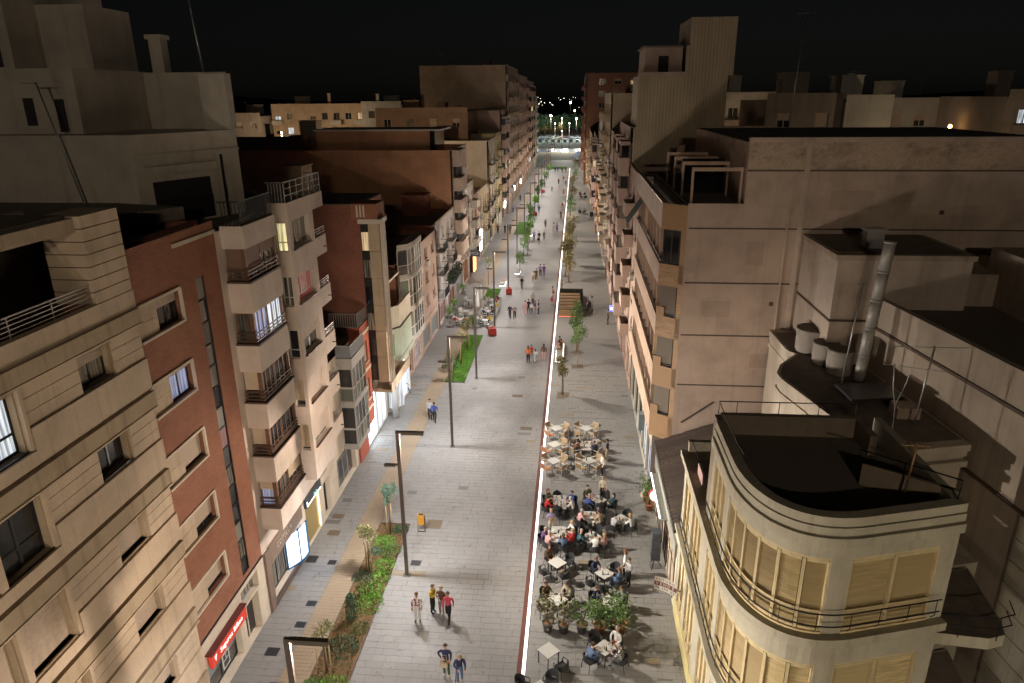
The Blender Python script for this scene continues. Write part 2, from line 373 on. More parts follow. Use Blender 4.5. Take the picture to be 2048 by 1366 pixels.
# manhole covers
iron = plain('cast_iron', (.06, .062, .068), .5, .6, .2, 20); rust = plain('rusty_cover', (.20, .15, .10), .7, .2, .2, 12)
for k, (x, y, w, l, m, lab) in enumerate(((-14.0, 31.4, .6, .6, iron, 'dark square manhole cover by the golden shop shutter'), (-8.2, 31.5, .55, .45, iron, 'dark cover set in the paving beside a lamp post base'),
        (-12.75, 27.9, .5, .4, iron, 'small dark cover on the tactile strip edge, near the brown shop'), (-12.75, 26.4, .5, .4, iron, 'small dark cover on the tactile strip edge, nearest the camera'),
        (-13.9, 35.6, .7, .5, rust, 'ochre cover by the cream shop door pillar'), (-12.8, 31.2, .45, .4, iron, 'blue lit cover in front of the bright shop window'), (-13.6, 33.9, .7, .5, rust, 'ochre cover before the golden shop shutter'),
        (-4.46, 54.4, .9, .5, rust, 'ochre cover in the open paving, farther of the pair'), (-3.3, 48.3, .9, .5, rust, 'ochre cover in the open paving, nearer of the pair'),
        (-7.9, 35.2, .9, .9, rust, 'large stained cover next to the orange litter bin'), (-13.4, 24.6, .6, .5, iron, 'dark cover below the red insurance sign'), (2.1, 49.2, .6, .4, iron, 'dark cover on the right paving behind the white chairs'))):
    b = MB().box(-w / 2, -l / 2, -.02, w / 2, l / 2, .008)
    for q in range(5): b.box(-w / 2 + .05, -l / 2 + .05 + q * (l - .1) / 5, .008, w / 2 - .05, -l / 2 + .05 + (q + .5) * (l - .1) / 5, .012)
    tag(link('manhole_cover', b, m, None, (x, y, 0)), lab, 'manhole cover', 'covers in the paving')
# LED line: low kerb in rusty steel with a lit strip on top
corten = plain('rusty_steel', (.20, .065, .045), .7, .3, .25, 8)
led = emit('led_white', (1.0, .88, .83), 2.8)
t = thing('light_strip', 'long glowing white light strip running down the street in a rust red kerb', 'light strip', (-1.9, 20, 0))
b = MB(); b.box(-.20, -6, -.02, .02, 236, .06); link('kerb', b, corten, t)
for k in range(60):
    link('light_tube', cached(('ledseg',), lambda: MB().box(.025, .01, -.02, .165, 3.985, .066).mesh('light_tube')), led, t, (0, -6 + k * 4.0, 0))
# ================================================================ street lamps (their light belongs to them)
lampgrey = plain('lamp_bronze', (.15, .125, .11), .45, .5, .1, 4); lens = emit('lamp_lens', (1.0, .9, .74), 14.0)
LAMPW, SPILLW = 1080.0, 1780.0
def lamp_mesh():
    b = MB(); b.box(-.09, -.06, 0, .09, .06, 8.5); return b.mesh('post')
LORD = ('first', 'second', 'third', 'fourth', 'fifth', 'sixth', 'seventh', 'eighth', 'ninth', 'tenth', 'eleventh', 'twelfth', 'thirteenth', 'fourteenth', 'fifteenth', 'sixteenth')
LY = [16.46, 30.46, 45.0, 58.05, 72.9, 89.3, 104.0, 120, 136, 152, 168, 184, 200, 216, 232, 248]
for k, y in enumerate([-12.0, 2.2] + LY):
    lab = 'two armed bronze street lamp, ' + (LORD[k - 2] + ' of the row from the camera' if k >= 2 else ('below the camera' if k else 'behind the camera'))
    t = thing('street_lamp', lab, 'street lamp', (-8.45, y, 0), 0, 'lamps in a row along the street')
    link('post', cached('post', lamp_mesh), lampgrey, t)
    link('base_plate', cached('lbase', lambda: MB().box(-.2, -.17, 0, .2, .17, .025).mesh('base_plate')), lampgrey, t)
    a = link('arm', cached('larm', lambda: MB().box(.092, -.085, 8.41, 1.30, .085, 8.5).box(.2, -.085, 8.33, 1.30, -.07, 8.409).box(.2, .07, 8.33, 1.30, .085, 8.409).box(1.285, -.069, 8.33, 1.30, .069, 8.409).mesh('arm')), lampgrey, t)
    link('lens', cached('llens', lambda: MB().box(.25, -.06, 8.395, 1.25, .06, 8.405).mesh('lens')), lens, a)
    a = link('arm', cached('larm2', lambda: MB().box(-.78, -.07, 6.60, -.092, .07, 6.66).box(-.78, -.07, 6.53, -.2, -.058, 6.599).box(-.78, .058, 6.53, -.2, .07, 6.599).mesh('arm')), lampgrey, t)
    link('lens', cached('llens2', lambda: MB().box(-.72, -.05, 6.585, -.25, .05, 6.596).mesh('lens')), lens, a)
    for nm, loc, kind, p, col in (('lamp_head_light', (1.2, 0, 8.24), 'AREA', LAMPW, (1.0, .92, .80)), ('lamp_arm_light', (-.45, 0, 6.5), 'AREA', 720.0, (.95, .96, 1.0)), ('lamp_glow', (.75, 0, 8.26), 'POINT', SPILLW, (1.0, .84, .70))):
        L = bpy.data.lights.new(nm, kind); L.energy = p * {2: .75, 3: 1.0, 4: .88, 5: .8}.get(k, 1.0 if k < 2 else .76); L.color = col
        if kind == 'AREA': L.shape = 'RECTANGLE'; L.size = .12 if p == LAMPW else .5; L.size_y = .14
        else: L.shadow_soft_size = .04
        o = bpy.data.objects.new(nm, L); o.location = loc; o.parent = t; C.objects.link(o)
        if p == LAMPW: o.rotation_euler = (0, math.radians(-69.5), 0); L.spread = math.radians(101)
# wall lamps of the crossing street that passes below the camera (the warm light on the rounded building)
for x, y, p, lab in ((13.5, 6.5, 1500, 'warm street lamp of the crossing street, opposite the rounded building'), (27.0, 9.0, 1800, 'warm street lamp of the crossing street, farther right'), (-4.0, 5.0, 1800, 'warm street lamp of the crossing street, left corner')):
    t = thing('street_lamp', lab, 'street lamp', (x, y, 0), 0, 'lamps of the crossing street')
    link('post', cached('post2', lambda: MB().tube([(0, 0, 0), (0, 0, 8.2)], [.09, .05], 8).mesh('post')), lampgrey, t); link('lamp_shade', cached('shade2', lambda: MB().lathe([(.30, 8.2), (.34, 8.3), (.12, 8.5), (.03, 8.56)], 12).mesh('lamp_shade')), lampgrey, t)
    L = bpy.data.lights.new('lamp_bulb', 'POINT'); L.energy = p; L.color = (1.0, .85, .60); L.shadow_soft_size = .12; o = bpy.data.objects.new('lamp_bulb', L); o.location = (0, 0, 8.0); o.parent = t; C.objects.link(o)
# unseen floodlight mast added behind the camera to light the viewer-facing upper walls
t = thing('added_floodlight_mast', 'added tall floodlight mast, unseen behind the camera', 'floodlight', (6.0, -42.0, 0))
link('mast', MB().tube([(0, 0, 0), (0, 0, 33)], [.35, .16], 10), lampgrey, t); link('crossarm', MB().box(-2.2, -.1, 32.6, 2.2, .1, 32.8), lampgrey, t)
for i in range(4):
    x = -1.8 + i * 1.2; link('floodlight_head', MB().box(x - .4, -.1, 32.82, x + .4, .18, 33.4), lampgrey, t); link('floodlight_glass', MB().box(x - .36, .182, 32.86, x + .36, .19, 33.36), lens, t)
L = bpy.data.lights.new('floodlight', 'AREA'); L.energy = 5600; L.color = (1.0, .82, .60); L.shape = 'RECTANGLE'; L.size = 4.6; L.size_y = .6; o = bpy.data.objects.new('floodlight', L); o.location = (0, .3, 33.1); o.rotation_euler = (math.radians(84), 0, math.radians(4)); o.parent = t; C.objects.link(o)
# ================================================================ left side of the street
cream_clad = plaster('beige_cladding', (.58, .45, .325), .8, .5); clad_dirty = plaster('beige_band_dirty', (.44, .34, .23), .9, 1.0)
cream_stone = plaster('cream_stone', (.64, .525, .44), .75, .25); lightstone = plaster('pale_surround', (.66, .56, .44), .8, .3)
red_brick = brick('red_brick', (.30, .105, .058), (.23, .08, .045), (.28, .17, .11)); dark_brick = brick('dark_brick', (.26, .085, .05), (.19, .06, .038), (.16, .10, .07))
alu_dark = plain('dark_aluminium', (.025, .025, .027), .4, .3); bronze = plain('bronze_aluminium', (.13, .075, .05), .45, .3); alu_white = plain('white_frame', (.62, .58, .5), .5)
blind_b = plain('beige_shutter', (.55, .43, .33), .7); blind_w = plain('brown_shutter', (.21, .12, .09), .7)
pane = glass(); pane_blue = lit_room('lit_blue', (.55, .62, 1.0), .55); pane_yel = lit_room('lit_yellow', (1.0, .86, .42), 1.15); pane_wh = lit_room('lit_white', (.85, .93, 1.0), 1.0)
pane_mid = curtain('curtain_glass', (.34, .31, .25)); pane_red = lit_room('lit_red', (.55, .05, .06), .28); pane_warm = lit_room('lit_warm', (1.0, .68, .36), .7)
roofdark = plain('roof_membrane', (.20, .165, .14), .95, 0, .2, 2); roofgravel = plain('roof_screed', (.26, .22, .18), .95, 0, .25, 3)
steel = plain('galvanised_steel', (.45, .44, .42), .4, .7); black_iron = plain('black_iron', (.02, .019, .018), .5, .4)
def body(root, x0, x1, y0, y1, z, m, roofm=None, name='side_wall', par=.0, z0=0):
    """closed building volume behind a facade (party walls, back, roof)"""
    r = root.location; b = MB(); b.box(x0 - r[0], y0 - r[1], z0, x1 - r[0], y1 - r[1], z); link(name, b, m, root)
    b = MB(); b.q([(x0 + .02 - r[0], y0 + .02 - r[1], z + .006), (x1 - .02 - r[0], y0 + .02 - r[1], z + .006), (x1 - .02 - r[0], y1 - .02 - r[1], z + .006), (x0 + .02 - r[0], y1 - .02 - r[1], z + .006)]); link('roof', b, roofm or roofdark, root)
    if par:
        for a in ((x0, y0, x1, y0 + .2), (x0, y1 - .2, x1, y1), (x0, y0 + .2, x0 + .2, y1 - .2), (x1 - .2, y0 + .2, x1, y1 - .2)):
            link('parapet', MB().box(a[0] - r[0], a[1] - r[1], z + .008, a[2] - r[0], a[3] - r[1], z + par), m, root)

# ---- 1 beige clad block (nearest left)
Y0, Y1 = 4.0, 21.1
L1 = thing('beige_apartment_block', 'beige stone clad apartment block with stepped bands, nearest on the left', 'building', (XL, Y0, 0))
F = Face(L1, XL, Y0, 90); U = lambda y: y - Y0
TOPS = [16.95, 13.92, 10.87, 7.83, 4.72]
ops = []; wins = []
for k, tp in enumerate(TOPS):
    for (a, e, dh, kind) in ((18.05, 19.45, 1.15, 0), (13.9, 15.55, 1.85, 1), (12.0, 13.52, 1.85, 1), (7.9, 9.3, 1.15, 0), (5.4, 7.0, 1.85, 1)):
        ops.append((U(a), U(e), tp - dh, tp - .06)); wins.append((k, a, e, tp, dh, kind))
F.wall(Y1 - Y0, .02, 17.1, ops, clad_dirty, .3)
for k, a, e, tp, dh, kind in wins:
    w, h = e - a, dh - .06
    if kind == 0: bl = (.42, .12, 1, 1, .85)[k]; pn = (pane_mid, pane_mid, pane, pane, pane)[k]
    else: bl = (.12, .1, 1, 1, 1)[k]; pn = (pane_wh if k == 0 and a > 13.6 else pane_mid) if k < 2 else pane
    F.window(U(a), tp - dh, w, h, alu_dark, pn, .2, 1, .32 if kind else 0, bl, blind_b, None, .07)
    F.put('window_sill', cached(('sl', round(w, 2)), lambda: MB().box(-.02, -.06, -.05, w + .02, .2, 0).mesh('s')), alu_dark if k < 2 else clad_dirty, U(a), 0, tp - dh)
def panels(F, u0, u1, z0, z1, n, d, m, gap=.02, cols=1):
    h = (z1 - z0) / n; w = (u1 - u0) / cols
    for i in range(n):
        for c in range(cols): F.box('cladding_panel', u0 + c * w + .006, u0 + (c + 1) * w - .006, .0, d, z0 + i * h + gap / 2, z0 + (i + 1) * h - gap / 2, m)
for k, tp in enumerate(TOPS):
    panels(F, U(19.6), U(21.1) , tp - 1.22, tp - .02, 3, .075, cream_clad)
    panels(F, U(15.75), U(17.98), tp - 1.22, tp - .02, 3, .075, cream_clad)
    panels(F, U(9.45), U(11.85), tp - 1.22, tp - .02, 3, .075, cream_clad)
    panels(F, U(4.0), U(5.3), tp - 1.22, tp - .02, 3, .075, cream_clad)
    F.box('pillar', U(13.6), U(13.82), 0, .13, tp - 1.85, tp - .02, cream_clad); F.box('pillar', U(15.6), U(15.72), 0, .13, tp - 1.85, tp - .02, cream_clad)
    # plain band below the windows, cut by the tall windows, then a dirty ledge
    zb0, zb1 = tp - 2.30, tp - 1.24
    for a, e in ((15.75, 18.4), (18.41, 21.1), (7.1, 9.5), (9.51, 11.85), (4.0, 5.3)): F.box('cladding_panel', U(a), U(e), 0, .15, zb0, zb1, cream_clad)
    for a, e in ((11.86, 15.74), (5.31, 7.09)): F.box('cladding_panel', U(a), U(e), 0, .15, zb0, tp - 1.9, cream_clad)
    F.box('ledge', 0, U(21.1), 0, .20, tp - 2.98, tp - 2.42, clad_dirty)
    F.box('ledge', 0, U(21.1), 0, .24, tp + .0, tp + .05, cream_clad)
F.box('ledge', 0, U(21.1), 0, .22, 17.02, 17.5, clad_dirty); F.box('parapet', 0, U(21.1), -.15, .12, 17.5, 18.12, cream_clad)
for i in range(7): F.box('column_block', U(19.3), U(21.08), -1.2, .10, 18.13 + i * .385, 18.13 + (i + 1) * .385 - .03, cream_clad)
for i in range(7): F.box('column_block', U(12.9), U(14.4), -1.2, .10, 18.13 + i * .385, 18.13 + (i + 1) * .385 - .03, cream_clad)
F.box('beam', U(4), U(19.3), -.7, -.1, 20.35, 20.75, clad_dirty)
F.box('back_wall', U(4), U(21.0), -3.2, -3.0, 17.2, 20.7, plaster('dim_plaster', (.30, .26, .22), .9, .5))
F.rail(U(14.4), U(19.3), -.05, 18.12, .62, steel, 3, 4)
body(L1, XL - 12, XL - .34, Y0, Y1, 17.2, plaster('rear_plaster', (.4, .33, .26)), roofdark)
b = MB(); b.box(-3.4, U(4), 20.75, -.3, U(19.2), 20.85); link('terrace_canopy', b, roofdark, L1)

# ---- 2 red brick block
Y0, Y1 = 21.1, 27.0; L2 = thing('brick_apartment_block', 'red brick apartment block with beige framed windows and a tall glass block strip', 'building', (XL, Y0, 0))
F = Face(L2, XL, Y0, 90)
ops = []; RW = [(17.46, 16.20), (14.62, 13.38), (11.76, 10.50), (8.89, 7.63), (5.97, 4.75)]
for zt, zb in RW: ops.append((.05, 2.84, zb, zt))
strip = (4.0, 4.66, 3.68, 17.45); ops.append(strip)
gf = [(.25, 3.1, .25, 2.05), (3.55, 5.25, 2.25, 3.12), (3.62, 5.05, .03, 2.15)]
F.wall(Y1 - Y0, 3.45, 19.4, ops, red_brick, .25); F.wall(Y1 - Y0, .02, 3.43, gf, lightstone, .35, 'ground_floor_wall')
F.box('cornice', 2.8, Y1 - Y0, 0, .06, 18.9, 19.05, lightstone); F.box('string_course', 0, Y1 - Y0, 0, .05, 3.40, 3.47, alu_dark)
for k, (zt, zb) in enumerate(RW):
    h = zt - zb
    for nm, a in (('window_surround', (.05, 2.84, -.02, .07, zt - .07, zt + .03)), ('window_surround', (.05, 2.84, -.02, .09, zb - .05, zb + .03)), ('window_surround', (2.76, 2.87, -.02, .07, zb + .03, zt - .07))): F.box(nm, *a, lightstone)
    for i in range(2): F.box('cladding_panel', .06, 1.32, -.12, -.05, zb + .04 + i * (h - .12) / 2, zb + .03 + (i + 1) * (h - .12) / 2, cream_clad)
    F.window(1.34, zb + .03, 1.42, h - .1, alu_dark, pane_blue if k == 1 else pane, .2, 1, 0, (.35, .18, .9, .78, .8)[k], blind_b, None, .06)
glb = glass('glass_block', (.20, .19, .16), .35)
z = strip[3]; k = 0
while z > strip[2] + .3:
    hh = .93 if z - .93 > strip[2] else z - strip[2]
    pz = F.box('glass_panel', 4.03, 4.63, -.13, -.08, z - hh + .035, z - .03, (glb, pane_mid, glb, pane)[k % 4] if k != 7 else pane_red)
    F.box('strip_bar', 4.0, 4.66, -.16, -.04, z - hh - .03, z - hh + .03, alu_dark); z -= hh; k += 1
F.box('strip_bar', 3.98, 4.03, -.16, -.02, strip[2], strip[3], alu_dark); F.box('strip_bar', 4.63, 4.68, -.16, -.02, strip[2], strip[3], alu_dark)
# ground floor: insurance shop, door
F.window(.25, .25, 2.85, 1.8, alu_dark, glass('shop_glass', (.05, .055, .06), .08), .3, 1, 0, .55, plain('grey_shutter', (.24, .27, .27), .6), lightstone)
F.window(3.55, 2.25, 1.70, .87, plain('grey_frame', (.22, .23, .27), .5), pane_mid, .3, 0); F.window(3.62, .03, 1.43, 2.12, lightstone, glass('door_glass', (.3, .29, .25), .4), .3, 1, 0)
body(L2, XL - 13, XL - .62, Y0, Y1, 19.1, dark_brick, roofdark, par=.3)
def text(name, s, size, m, parent, loc, rot, ext=.006, alx='CENTER', parsp=1.0):
    cu = bpy.data.curves.new(name, 'FONT'); cu.body = s; cu.size = size; cu.extrude = ext; cu.align_x = alx; cu.align_y = 'CENTER'; cu.resolution_u = 2; cu.space_character = parsp
    tmp = bpy.data.objects.new('tmp_text', cu); C.objects.link(tmp); me = bpy.data.meshes.new_from_object(tmp); bpy.data.objects.remove(tmp)
    me.materials.clear(); me.materials.append(m); o = bpy.data.objects.new(name, me); C.objects.link(o)
    if parent is not None: o.parent = parent
    o.location = loc; o.rotation_euler = rot; return o
wtxt = emit('white_letter', (1, .97, .92), .9, (.8, .8, .8))
t = thing('shop_sign', 'long red shop sign with white lettering above the insurance shop window', 'sign', (XL + .12, 22.9, 2.1))
link('sign_panel', MB().box(0, -1.55, 0, .16, 1.52, .62), emit('red_sign', (.9, .06, .03), .22, (.55, .05, .03)), t); link('sign_cap', MB().box(-.1, -1.6, .622, .2, 1.57, .68), plain('sign_dark_red', (.13, .02, .02), .5), t)
text('lettering', 'Seguros Bilbao', .34, wtxt, t, (.165, .12, .3), (PI / 2, 0, PI / 2))
b = MB(); b.q([(.166, -1.40, .42), (.166, -1.16, .46), (.166, -1.24, .30)]); b.q([(.167, -1.36, .36), (.167, -1.24, .30), (.167, -1.30, .16)]); link('sign_emblem', b, wtxt, t)
t = thing('poster', 'white notice with dark square prints stuck on the insurance shop window', 'poster', (XL - .12, 22.9, .75))
link('sheet', MB().box(0, -.3, 0, .02, .3, .75), plain('paper', (.6, .6, .58), .8), t)
for a in ((-.22, .42, -.02, .68), (.04, .42, .22, .68), (-.22, .08, .22, .36)): link('print', MB().box(.021, a[0], a[1], .024, a[2], a[3]), plain('print_dark', (.06, .06, .06), .8), t)

# ---- 3 cream building with stacked bay windows
Y0, Y1 = 27.0, 37.3; L3 = thing('cream_bay_window_building', 'cream stone apartment building with two stacks of bay windows and brown frames', 'building', (XL, Y0, 0))
F = Face(L3, XL, Y0, 90); U = lambda y: y - Y0
F.wall(Y1 - Y0, 3.5, 18.9, [(U(30.75), U(31.9), z - .2, z + 1.2) for z in ()], cream_stone, .2)
BZ = [(18.13, 19.07), (15.35, 16.70), (12.64, 13.92), (9.90, 11.17), (7.15, 8.49), (4.75, 5.77)]   # parapets of the near bay
U0, U1, D = U(27.5), U(30.7), 1.0
wood = grain_wood('brown_frame_wood', (.20, .10, .055), .5)
for k, (a, e) in enumerate(BZ):
    F.box('bay_parapet', U0, U1, 0.002, D, a, e, cream_stone)
    if k < 5:
        zt = a; zb = BZ[k + 1][1]; h = zt - zb
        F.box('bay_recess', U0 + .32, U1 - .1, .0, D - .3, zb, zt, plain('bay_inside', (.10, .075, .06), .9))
        # near side window of the bay faces the camera
        S2 = Face(L3, XL, 27.5 + .18, 0)
        S2.window(.06, zb + .02, D - .22, h - .04, wood, (pane_mid, pane_mid, pane, pane, pane_blue)[k], 0, 0, .3, (.72, .0, .62, .62, .35)[k], (blind_w, wood, cream_clad, cream_clad, cream_clad)[k], None, .07)
        G2 = Face(L3, XL + D - .18, 27.5, 90); w = U1 - U0
        pn = (pane, pane_wh, pane, pane, pane)[k]
        G2.window(.25, zb + .02, w / 2 - .28, h - .04, wood, pn if k != 1 else pane_blue, 0, 2, .0, (.8, 0, 0, 0, 0)[k], blind_w, None, .07)
        G2.window(w / 2 + .03, zb + .02, w / 2 - .1, h - .04, wood, pn, 0, 2, 0, (.35, 0, 0, 0, .55)[k], (blind_w, wood, wood, wood, cream_clad)[k], None, .07)
        F.box('bay_post', U0 + .12, U0 + .30, D - .3, D - .12, zb, zt, wood); F.box('bay_post', U1 - .12, U1 - .02, D - .35, D - .1, zb, zt, wood)
        for q in range(3):                                    # guard bars outside the glass
            zz = zb + .12 + q * .17; F.box('guard_bar', U0 + .02, U1 - .02, D - .07, D - .03, zz, zz + .05, bronze); F.box('guard_bar', U0 + .02, U0 + .06, .05, D - .08, zz, zz + .05, bronze)
        F.box('window_ledge', U0 - .02, U1 + .02, .0, D + .05, zb - .05, zb + .03, plain('ledge_brown', (.09, .06, .045), .7))
F.box('bay_slab', U0, U1, .0, D - .01, 4.55, 4.74, cream_stone)
# second stack: windows to the street, a side window towards the camera, balconies at its far end
A0, A1, A2 = U(32.2), U(35.4), U(37.0)
FZ = [16.9, 14.15, 11.4, 8.75, 6.2]
F2 = Face(L3, XL + D, Y0, 90); ops2 = []
for z in FZ: ops2.append((A0 + .35, A0 + 2.6, z + .18, z + 1.55))
F2.wall(A1 - A0, 4.6, 19.35, ops2, cream_stone, .3, 'bay_wall', A0)
S3 = Face(L3, XL, 32.2, 0); sops = [(.30, .82, z + .1, z + 1.62) for z in FZ]
S3.wall(D, 4.6, 19.35, sops, cream_stone, .25, 'bay_side_wall')
for k, z in enumerate(FZ):
    F2.window(A0 + .35, z + .18, 2.25, 1.37, alu_white, (pane_mid, pane_red, pane, pane, pane_mid)[k], .2, 2 if k < 2 else 1, .25 if k < 2 else 0, (0, 0, .45, 1, .85)[k], cream_stone, bronze, .06)
    S3.window(.30, z + .1, .52, 1.52, alu_white, (pane_yel, pane_mid, pane, pane, pane)[k], .12, 0 if k != 1 else 1, .3, (.1, 0, 0, .8, .9)[k], cream_clad, None, .05)
    # far balcony: solid parapet with two rails
    F.box('balcony_parapet', A1 + .004, A2, D - .14, D, z - .85, z + .15, cream_stone); F.box('balcony_parapet', A2 - .14, A2, .05, D - .142, z - .85, z + .15, cream_stone); F.box('balcony_floor', A1 + .01, A2 - .15, .0, D - .15, z - .8, z - .68, cream_stone)
    F2.rail(A1 + .05, A2, -.07, z + .15, .42, steel, 2, 2); F.box('drain_spout', A2 - .5, A2 - .44, D, D + .16, z - .5, z - .45, bronze)
b = MB(); b.box(.0, A0, 4.5, D - .01, A1, 4.6); link('bay_floor', b, cream_stone, L3); b = MB(); b.box(0, A1 - .012, 4.6, D - .01, A1 - .002, 19.3); link('bay_side_wall', b, cream_stone, L3)
b = MB(); b.box(0, A0 + .02, 19.25, D - .02, A1 - .02, 19.3); link('bay_roof', b, roofdark, L3)
for nm, u0, u1, zz in (('roof_railing', U0 + .05, U1 - .05, 19.07), ): F.rail(u0, u1, D - .1, zz, 1.0, black_iron, None, 0, .012, nm, .9)
F.rail(A0 + .05, A2, D - .1, 19.35, .95, steel, 6, 2, .02, 'roof_railing', .9)
F.box('balcony_roof', A1 + .01, A2, .0, D, 18.55, 19.33, cream_stone)
# ground floor shops of the cream building
gops = [(.75, 4.55, .35, 2.35), (5.35, 7.55, .05, 2.6), (8.25, 9.35, .05, 2.4), (4.9, 5.25, 2.95, 3.4), (7.7, 9.2, 2.9, 3.3)]
F.wall(Y1 - Y0, .02, 3.49, gops, lightstone, .55, 'ground_floor_wall')
brownp = plaster('brown_shopfront', (.22, .155, .12), .6, .2)
F.box('shop_fascia', .55, 4.75, .005, .10, 2.42, 3.45, brownp); F.box('shop_plinth', .55, 4.75, .005, .12, .03, .36, plain('brown_plinth', (.11, .075, .06), .5))
F.box('shop_pilaster', .1, .6, .005, .12, .03, 3.4, brownp)
shop_white = emit('shop_light_white', (.62, .74, 1.0), 2.6); F.window(.75, .35, 2.2, 2.0, alu_dark, pane_mid, .3, 1, 0)
b = MB()
cyl = [(2.95 + 1.6 * (i / 10), -.25 + .55 * math.sin(PI * min(1, i / 8) * .5)) for i in range(11)]
for (u, d), (v, e) in zip(cyl, cyl[1:]): b.q([(d, u, .42), (e, v, .42), (e, v, 2.3), (d, u, 2.3)], 0, True)
link('lit_showcase', b, shop_white, L3)
for u, d in ((2.95, -.25), (3.75, .15), (4.55, .30)): link('showcase_frame', MB().box(d, u - .05, .36, d + .07, u + .05, 2.38), plain('blue_frame', (.03, .12, .22), .4), L3)
link('showcase_sill', MB().prism([(d + .06, u) for u, d in cyl] + [(-.3, 4.55), (-.3, 2.95)], .30, .40), plain('blue_frame', (.03, .12, .22), .4), L3)
gold = emit('gold_shop_glow', (1.0, .80, .36), 1.6); F.box('lit_interior', 5.36, 7.54, -.56, -.53, .06, 2.58, gold)
b = MB()
for i in range(22): b.box(-.16, 5.36 + i * .1, .05, -.13, 5.40 + i * .1, 2.58)
for i in range(20): b.box(-.159, 5.36, .08 + i * .125, -.131, 7.54, .125 + i * .125)
link('security_grille', b, plain('gold_grille', (.50, .40, .2), .4, .5), L3)
F.box('jamb_light', 7.47, 7.52, -.1, -.06, .1, 2.5, emit('jamb_light', (1, .86, .5), 5)); F.window(8.25, .05, 1.1, 2.35, bronze, glass('door_glass', (.3, .29, .25), .4), .3, 0)
t = thing('shop_sign', 'dark fascia sign with white line and green blue motif over the golden shop shutter', 'sign', (XL + .02, 33.4, 2.62))
link('sign_panel', MB().box(0, -1.15, 0, .14, 1.2, .55), plain('dark_sign', (.05, .055, .065), .5), t)
link('sign_line', MB().box(.141, -.95, .05, .15, 1.1, .09), emit('sign_white', (.95, 1, .95), 5), t); link('sign_line', MB().box(.141, -1.02, .051, .15, -.951, .34), emit('sign_white', (.95, 1, .95), 5), t)
for i in range(7): link('sign_motif', MB().blob((.15, .02 + i * .09, .22 + .07 * math.sin(i * 1.9)), (.012, .055, .06), 6), emit('motif_green', (.2, .9, .3), 1.2) if i % 2 else emit('motif_blue', (.1, .35, .9), 1.2), t)
t = thing('shop_lettering', 'pale capital letters on the brown fascia beside the lit blue framed showcase', 'sign', (XL + .11, 29.1, 2.6))
text('lettering', 'COPELLA', .42, plain('letter_beige', (.5, .42, .36), .6), t, (0, .2, .35), (PI / 2, 0, PI / 2), .02, 'CENTER', 1.15)
body(L3, XL - 14, XL - .6, Y0 + .01, Y1, 18.8, plaster('rear_plaster', (.4, .33, .26)))
# attic set back above it
att = plaster('white_render', (.52, .47, .40), .9, .5)
b = MB(); b.prism([(-40 - XL, 28 - Y0), (-18.0 - XL, 28 - Y0), (-15.9 - XL, 33 - Y0), (-17.6 - XL, 36.4 - Y0), (-21.6 - XL, 44 - Y0), (-40 - XL, 44 - Y0)], 18.81, 22.65)
link('attic_wall', b, att, L3)
for nm, q in (('attic_block', (-40, 29.0, 22.66, -20.6, 41, 25.25)), ('roof_tower', (-45, 31, 25.26, -24.6, 38, 30.5)), ('roof_tower', (-24.59, 33, 25.26, -22.3, 36.5, 28.1)), ('parapet_block', (-17.2, 32.7, 22.66, -15.95, 33.3, 25.1))):
    link(nm, MB().box(q[0] - XL, q[1] - Y0, q[2], q[3] - XL, q[4] - Y0, q[5]), att, L3)
link('attic_block', MB().prism([(-20.59 - XL, 34 - Y0), (-16.3 - XL, 33.6 - Y0), (-17.7 - XL, 36.4 - Y0), (-20.59 - XL, 40 - Y0)], 22.66, 25.2), att, L3)
link('chimney', MB().box(-20.3 - XL, 34.4 - Y0, 25.2, -19.7 - XL, 35.0 - Y0, 26.7).box(-20.4 - XL, 34.3 - Y0, 26.7, -19.6 - XL, 35.1 - Y0, 26.9), att, L3)
SF = Face(L3, -20.6, 29.0, 0)
door = plain('dark_door', (.03, .028, .03), .6)
for x, z, w, h, yy in ((-23.0, 23.0, .45, 1.1, 28.97), (-21.6, 22.75, .4, 1.3, 28.97), (-19.9, 22.9, .75, 1.9, 33.97), (-17.9, 22.8, 1.1, 1.4, 33.97), (-27.4, 25.4, .7, 1.6, 30.97), (-25.7, 25.4, .6, 1.5, 30.97), ): link('door', MB().box(x - XL, yy - Y0, z, x + w - XL, yy + .03 - Y0, z + h), door, L3)
Q = Face(L3, -18.0, 28, math.degrees(math.atan2(5, 2.1)))
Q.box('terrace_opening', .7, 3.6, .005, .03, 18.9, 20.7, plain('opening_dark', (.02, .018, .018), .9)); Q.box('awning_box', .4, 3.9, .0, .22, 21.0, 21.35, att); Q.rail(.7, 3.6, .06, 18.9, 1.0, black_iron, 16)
Q.box('drain_pipe', 4.3, 4.38, .01, .1, 18.8, 21.6, black_iron); Q.box('cornice', 0, 5.42, 0, .08, 21.75, 21.85, att)
link('gable_roof', MB().prism([(-27 - XL, 21.2 - Y0), (-19.4 - XL, 21.2 - Y0), (-15.6 - XL, 27.0 - Y0), (-19 - XL, 27.9 - Y0), (-27 - XL, 27.9 - Y0)], 19.45, 19.95), roofdark, L3)
